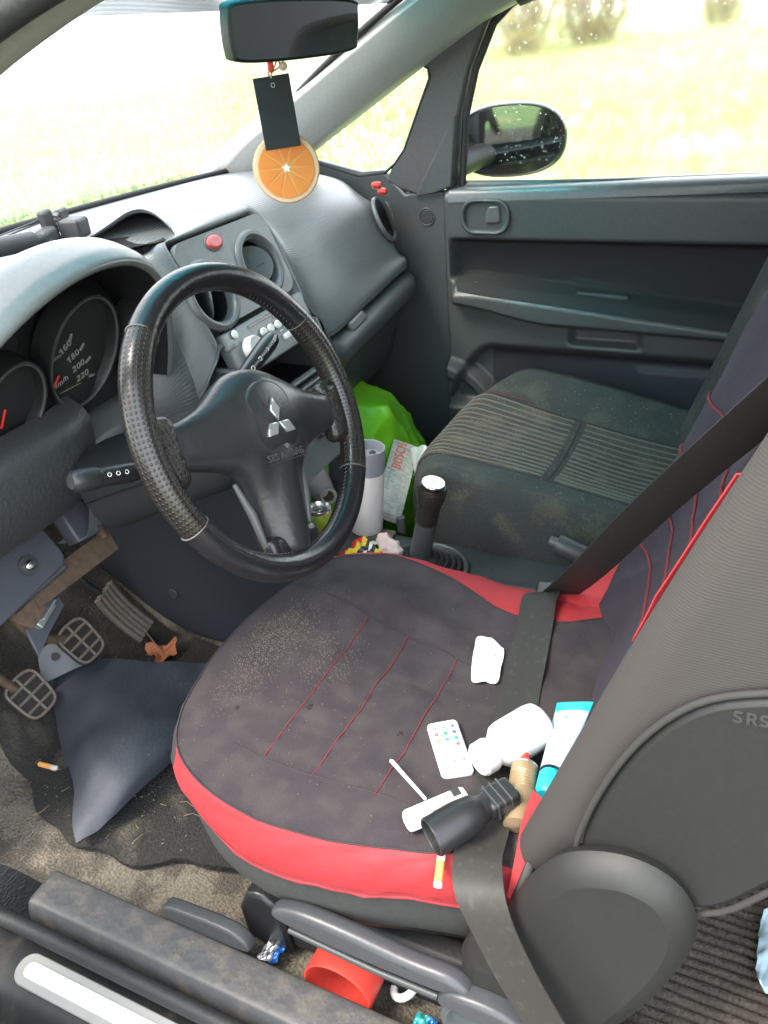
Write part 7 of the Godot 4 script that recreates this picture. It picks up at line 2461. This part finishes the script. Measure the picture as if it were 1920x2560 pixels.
	# carton
	var k := thing("carton", "long worn grey carton with red lettering beside the passenger seat", "box", Vector3(0.21, 0.19, -0.487))
	var kd := Vector3(0.215, 0.030, -0.055).normalized()
	var ku := Vector3(-0.10, 0.90, 0.42)
	var ks := ku.cross(kd).normalized()
	var kf := Transform3D(Basis(kd, ks.cross(kd) * -1.0, ks), Vector3(0.212, 0.232, -0.486))
	kf.basis = Basis(kd, kd.cross(ks).normalized() * -1.0, ks)
	var kn := kd.cross(ks).normalized()
	if kn.y < 0:
		kn = -kn
	var kb := Basis(kd, kn.cross(kd).normalized(), kn)
	part(k, "box", MB.new().box(Vector3(0.235, 0.056, 0.020), 0.0012, Transform3D(kb, kf.origin)), mats.carton, "worn grey cardboard")
	text_part(k, "lettering", "BOSCH", 0.021, 0.0006, Transform3D(kb, kf.origin) * Transform3D(Basis(Vector3(0, 0, 1), 0.0), Vector3(0.065, 0.008, 0.0104)), mats.print_red, true)
	text_part(k, "lettering", "AERO", 0.016, 0.0006, Transform3D(kb, kf.origin) * Transform3D(Basis(Vector3(0, 0, 1), 0.0), Vector3(-0.055, -0.004, 0.0104)), mats.print_grey)
	part(k, "print", MB.new().box(Vector3(0.06, 0.004, 0.0004), 0.0, Transform3D(kb, kf.origin) * Transform3D(Basis.IDENTITY, Vector3(-0.02, 0.016, 0.0102))), mats.print_grey)
	# clear plastic cup
	var cu := thing("clear_cup", "crumpled clear plastic cup beside the passenger cushion", "cup", Vector3(0.22, 0.20, -0.43))
	var cup := MB.new()
	var crow := []
	for i in 7:
		var row := PackedVector3Array()
		for q in 20:
			var a := TAU * q / 20.0
			var r := (0.014 + 0.002 * i) * (1.0 + 0.25 * sin(a * 3.0 + i * 0.8))
			row.append(Vector3(0.205, 0.222, -0.430) + Vector3(0.011 * i, 0.007 * i, -0.004 * i) + Vector3(-0.3 * cos(a), sin(a) * 0.8, cos(a) * 0.9) * r)
		crow.append(row)
	part(cu, "wall", cup.grid(crow, true), mats.cup_white, "thin translucent wall")
	# snack wrappers and a tissue in front of the gear lever
	var s := thing("snack_wrapper", "crumpled striped snack wrapper, red yellow black and white", "wrapper", Vector3(-0.03, 0.20, -0.44))
	var wr := crumpled(Vector3(-0.030, 0.205, -0.440), 0.055, 0.042, 0.030, 5, 19)
	var bands := [["wrap_red", 0, 3], ["wrap_yellow", 3, 6], ["wrap_black", 6, 9], ["print_white", 9, 11], ["wrap_black", 11, 13], ["wrap_yellow", 13, 16], ["wrap_red", 16, 18]]
	for q in bands:
		part(s, "stripe", MB.new().sheet(wr.slice(q[1], q[2] + 1), 0.0006), mats[q[0]])
	var s2 := thing("white_packet", "small white and red packet behind the red seat edge", "packet", Vector3(-0.09, 0.20, -0.47))
	var pk2 := crumpled(Vector3(-0.080, 0.205, -0.462), 0.028, 0.024, 0.024, 11, 12)
	part(s2, "film", MB.new().sheet(pk2.slice(0, 8), 0.0006), mats.paper)
	part(s2, "end_fold", MB.new().sheet(pk2.slice(7, 12), 0.0006), mats.wrap_red)
	var ti := thing("tissue", "crumpled pinkish white tissue beside the gear boot", "tissue", Vector3(0.0, 0.20, -0.405))
	var tz := noise(FastNoiseLite.TYPE_SIMPLEX, 45.0, 2, 8)
	var tis := func(p: Vector3) -> float:
		return smin(sd_cap(p, Vector3(0.012, 0.222, -0.418), Vector3(-0.012, 0.220, -0.392), 0.014, 0.017), (p - Vector3(-0.022, 0.212, -0.385)).length() - 0.012, 0.01) + 0.006 * tz.get_noise_3d(p.x, p.y, p.z)
	part(ti, "paper", MB.new().nets(tis, Vector3(-0.05, 0.192, -0.45), Vector3(0.04, 0.25, -0.36), 0.003), mats.tissue)

# ---------------------------------------------------------------- floor
func build_floor_things() -> void:
	# driver's mat
	var m := thing("floor_mat", "black carpet mat with a folded slate-blue rubber flap in driver's footwell", "floor mat", Vector3(-0.38, 0.0, -0.65))
	var nz := noise(FastNoiseLite.TYPE_SIMPLEX_SMOOTH, 7.0, 2, 21)
	var rows := []
	for i in 40:
		var t := i / 39.0
		var z := lerpf(-1.09, -0.37, t)
		var x0 := -0.50 - 0.09 * sst(-0.92, -0.66, z) + 0.05 * sst(-0.60, -0.42, z) + 0.006 * sin(z * 60.0)
		var row := PackedVector3Array()
		for j in 30:
			var x := lerpf(x0, -0.140, j / 29.0)
			var ed := minf(minf(x - x0, 0.03) / 0.03, 1.0)
			row.append(Vector3(x, floor_y(x, z) + 0.011 + 0.010 * nz.get_noise_2d(x, z) + 0.006 * ed, z))
		rows.append(row)
	part(m, "pile", MB.new().sheet(rows, 0.009), mats.mat_carpet, "dirty black carpet pile")
	var fl := surf([[Vector3(-0.352, 0.090, -0.922), Vector3(-0.462, 0.050, -0.797), Vector3(-0.522, 0.050, -0.711), Vector3(-0.580, 0.046, -0.658), Vector3(-0.603, 0.040, -0.632)],
		[Vector3(-0.318, 0.084, -0.872), Vector3(-0.435, 0.080, -0.755), Vector3(-0.492, 0.084, -0.690), Vector3(-0.548, 0.066, -0.634), Vector3(-0.572, 0.046, -0.617)],
		[Vector3(-0.288, 0.072, -0.812), Vector3(-0.390, 0.080, -0.712), Vector3(-0.450, 0.092, -0.655), Vector3(-0.505, 0.074, -0.612), Vector3(-0.530, 0.050, -0.608)],
		[Vector3(-0.250, 0.058, -0.742), Vector3(-0.335, 0.062, -0.676), Vector3(-0.395, 0.078, -0.632), Vector3(-0.445, 0.070, -0.603), Vector3(-0.472, 0.048, -0.600)],
		[Vector3(-0.215, 0.048, -0.670), Vector3(-0.280, 0.046, -0.632), Vector3(-0.330, 0.050, -0.610), Vector3(-0.372, 0.050, -0.596), Vector3(-0.395, 0.040, -0.594)],
		[Vector3(-0.190, 0.040, -0.600), Vector3(-0.240, 0.036, -0.580), Vector3(-0.280, 0.034, -0.570), Vector3(-0.310, 0.034, -0.562), Vector3(-0.330, 0.030, -0.560)]], 6, 6)
	var crn := noise(FastNoiseLite.TYPE_SIMPLEX_SMOOTH, 11.0, 2, 91)
	for i in fl.size():
		for j in fl[i].size():
			fl[i][j] += Vector3(0, 0.006 * crn.get_noise_2d(fl[i][j].x, fl[i][j].z), 0)
	part(m, "folded_flap", MB.new().sheet(fl, 0.004), mats.slate, "smooth slate-blue underside folded over")
	var tabp := curve2([[-0.038, -0.030], [-0.033, -0.008], [-0.022, 0.020], [0.0, 0.031], [0.022, 0.020], [0.033, -0.008], [0.038, -0.030]], 5, false)
	var tbf := Transform3D(Basis(Vector3(0.93, -0.07, 0.36).normalized(), Vector3(0.18, 0.62, -0.76).normalized(), Vector3.UP).orthonormalized(), Vector3(-0.358, 0.110, -0.886))
	tbf.basis.z = tbf.basis.x.cross(tbf.basis.y)
	var tab := part(m, "heel_tab", MB.new().plate(tabp, 0.004, 0.001, tbf), mats.tab_grey, "pale grey plastic tab with a hole")
	part(tab, "hole", MB.new().plate(ring2(0.0075, 18), 0.0008, 0.0, tbf * Transform3D(Basis.IDENTITY, Vector3(0.0, 0.004, 0.0042))), mats.print_dark)
	part(tab, "hole_rim", MB.new().tube(circle(tbf * Vector3(0, 0.004, 0.0045), tbf.basis.z, 0.0085, 20), 0.0009, 6, false, true), mats.tab_grey)
	# dry leaf
	var lf := thing("dry_leaf", "curled orange-brown dry leaf on the mat beyond the pedals", "leaf", Vector3(-0.212, 0.02, -0.79))
	var ln := MB.new()
	var lz := noise(FastNoiseLite.TYPE_CELLULAR, 1.0, 2, 61)
	lz.cellular_return_type = FastNoiseLite.RETURN_DISTANCE
	var rr := []
	for i in 12:
		var row := PackedVector3Array()
		for j in 30:
			var a := TAU * j / 29.0
			var rim := 0.031 * (0.82 + 0.22 * sin(a * 3.0 + 0.6) + 0.14 * sin(a * 7.0))
			var r := maxf(0.02, i / 11.0) * rim
			var q := Vector2(cos(a), sin(a)) * r
			row.append(Vector3(-0.212 + q.x, 0.034 + 0.55 * r + 0.012 * lz.get_noise_2d(q.x * 70.0, q.y * 70.0) + 0.006 * sin(a * 4.0) * i / 11.0, -0.79 + q.y * 1.1))
		rr.append(row)
	ln.sheet(rr, 0.0006)
	part(lf, "blade", ln, mats.leaf)
	part(lf, "leaf_stalk", MB.new().tube(PackedVector3Array([Vector3(-0.212, 0.04, -0.79), Vector3(-0.205, 0.055, -0.815), Vector3(-0.198, 0.068, -0.835)]), [0.0012, 0.0010, 0.0007], 5), mats.straw)
	# cigarette butt on the mat
	var bt := thing("cigarette_butt", "smoked cigarette butt on the driver's mat", "cigarette butt", Vector3(-0.503, 0.02, -0.80))
	var ba := Vector3(-0.503, 0.0315, -0.810)
	var bb := Vector3(-0.500, 0.0310, -0.776)
	part(bt, "filter_tip", MB.new().tube(PackedVector3Array([ba, ba.lerp(bb, 0.75)]), 0.0042, 14), mats.filter)
	part(bt, "burnt_end", MB.new().tube(PackedVector3Array([ba.lerp(bb, 0.75), ba.lerp(bb, 0.9), bb + Vector3(0.002, 0, 0.001)]), [0.0043, 0.0046, 0.003], 12), mats.ash)
	# red plastic cup lying under the seat
	var rc := thing("red_cup", "red plastic cup lying open end out under the driver's seat", "cup", Vector3(-0.60, 0.0, -0.185))
	var rf := Transform3D(Basis(Vector3(0, 0, 1), -PI / 2) * Basis(Vector3.UP, 0.0), Vector3(-0.648, 0.050, -0.185))
	part(rc, "wall", MB.new().lathe(pv([[0.0390, 0.095], [0.0410, 0.002], [0.0418, 0.0], [0.0432, 0.0], [0.0438, 0.003], [0.0420, 0.098], [0.0400, 0.100], [0.0005, 0.100]]), 40, rf, 1.0), mats.cup_red, "red cup wall")
	# white broken ring and foil wrappers
	var wr := thing("broken_ring", "white broken plastic ring beside the red cup", "ring", Vector3(-0.60, 0.02, -0.122))
	var rp := PackedVector3Array()
	for k in 15:
		var a := lerpf(0.6, 4.9, k / 14.0)
		rp.append(Vector3(-0.598 + 0.016 * cos(a), 0.024 + 0.006 * sin(a), -0.122 + 0.013 * sin(a)))
	part(wr, "ring", MB.new().tube(rp, 0.005, 10), mats.white_plastic)
	var f1 := thing("foil_wrapper", "crumpled silver and blue foil wrapper on the carpet", "wrapper", Vector3(-0.622, 0.01, -0.295))
	var fr := crumpled(Vector3(-0.618, 0.014, -0.296), 0.020, 0.015, 0.012, 17, 12)
	part(f1, "film", MB.new().sheet(fr.slice(0, 8), 0.0005), mats.foil)
	part(f1, "print", MB.new().sheet(fr.slice(7, 12), 0.0005), mats.foil_blue)
	var f2 := thing("foil_wrapper", "teal and blue foil wrapper at the bottom edge below the height knob", "wrapper", Vector3(-0.632, 0.01, -0.085))
	var fr2 := crumpled(Vector3(-0.632, 0.014, -0.085), 0.016, 0.015, 0.014, 23, 12)
	part(f2, "film", MB.new().sheet(fr2.slice(0, 8), 0.0005), mats.foil_teal)
	part(f2, "print", MB.new().sheet(fr2.slice(7, 12), 0.0005), mats.foil_blue)
	# ribbed mat behind the seats
	var rm := thing("rear_floor_mat", "brown ribbed mat on the rear floor behind the driver's seat", "floor mat", Vector3(-0.38, 0.0, 0.45))
	var rr2 := []
	for i in 14:
		var z := lerpf(0.12, 0.62, i / 13.0)
		var row := PackedVector3Array()
		for j in 240:
			var x := lerpf(-0.62, -0.13, j / 239.0)
			row.append(Vector3(x, 0.030 + 0.0032 * sin(x * TAU / 0.0125) + 0.004 * nz.get_noise_2d(x * 2.0, z * 2.0), z))
		rr2.append(row)
	part(rm, "ribs", MB.new().sheet(rr2, 0.006), mats.rear_carpet)
	var pbx := thing("blue_cloth", "pale blue crumpled cloth on the rear floor at the right edge", "cloth", Vector3(-0.40, 0.04, 0.29))
	part(pbx, "folds", MB.new().sheet(crumpled(Vector3(-0.415, 0.045, 0.275), 0.060, 0.030, 0.030, 31, 16), 0.002), mats.pale_blue)
	var dkb := thing("dark_bag", "dark green-black bag on the rear floor at the right edge", "bag", Vector3(-0.13, 0.04, 0.30))
	part(dkb, "folds", MB.new().sheet(crumpled(Vector3(-0.15, 0.05, 0.285), 0.06, 0.045, 0.06, 37, 16), 0.002), mats.dark_green)
	# loose dirt: crumbs and straw on mat and carpet
	var cm := MB.new()
	for k in 900:
		var x := rng.randf_range(-0.64, -0.18)
		var z := rng.randf_range(-0.95, -0.10)
		crumb(cm, Vector3(x, floor_y(x, z) + (0.020 if x > -0.56 and z < -0.42 else 0.002), z), rng.randf_range(0.0007, 0.0022))
	stuff("crumbs", cm, mats.crumb_pale, "loose crumbs and grit on the driver's floor", "crumbs")
	var smb := MB.new()
	for k in 46:
		var x := rng.randf_range(-0.64, -0.46)
		var z := rng.randf_range(-0.86, -0.20)
		var a := rng.randf() * TAU
		var l := rng.randf_range(0.008, 0.028)
		var p := Vector3(x, floor_y(x, z) + (0.024 if x > -0.56 and z < -0.42 else 0.006), z)
		smb.tube(PackedVector3Array([p, p + Vector3(cos(a) * l * 0.5, 0.002, sin(a) * l * 0.5), p + Vector3(cos(a + 0.3) * l, 0, sin(a + 0.3) * l)]), 0.0006, 4)
	stuff("straw", smb, mats.straw, "thin bits of dry straw on the driver's floor", "straw")
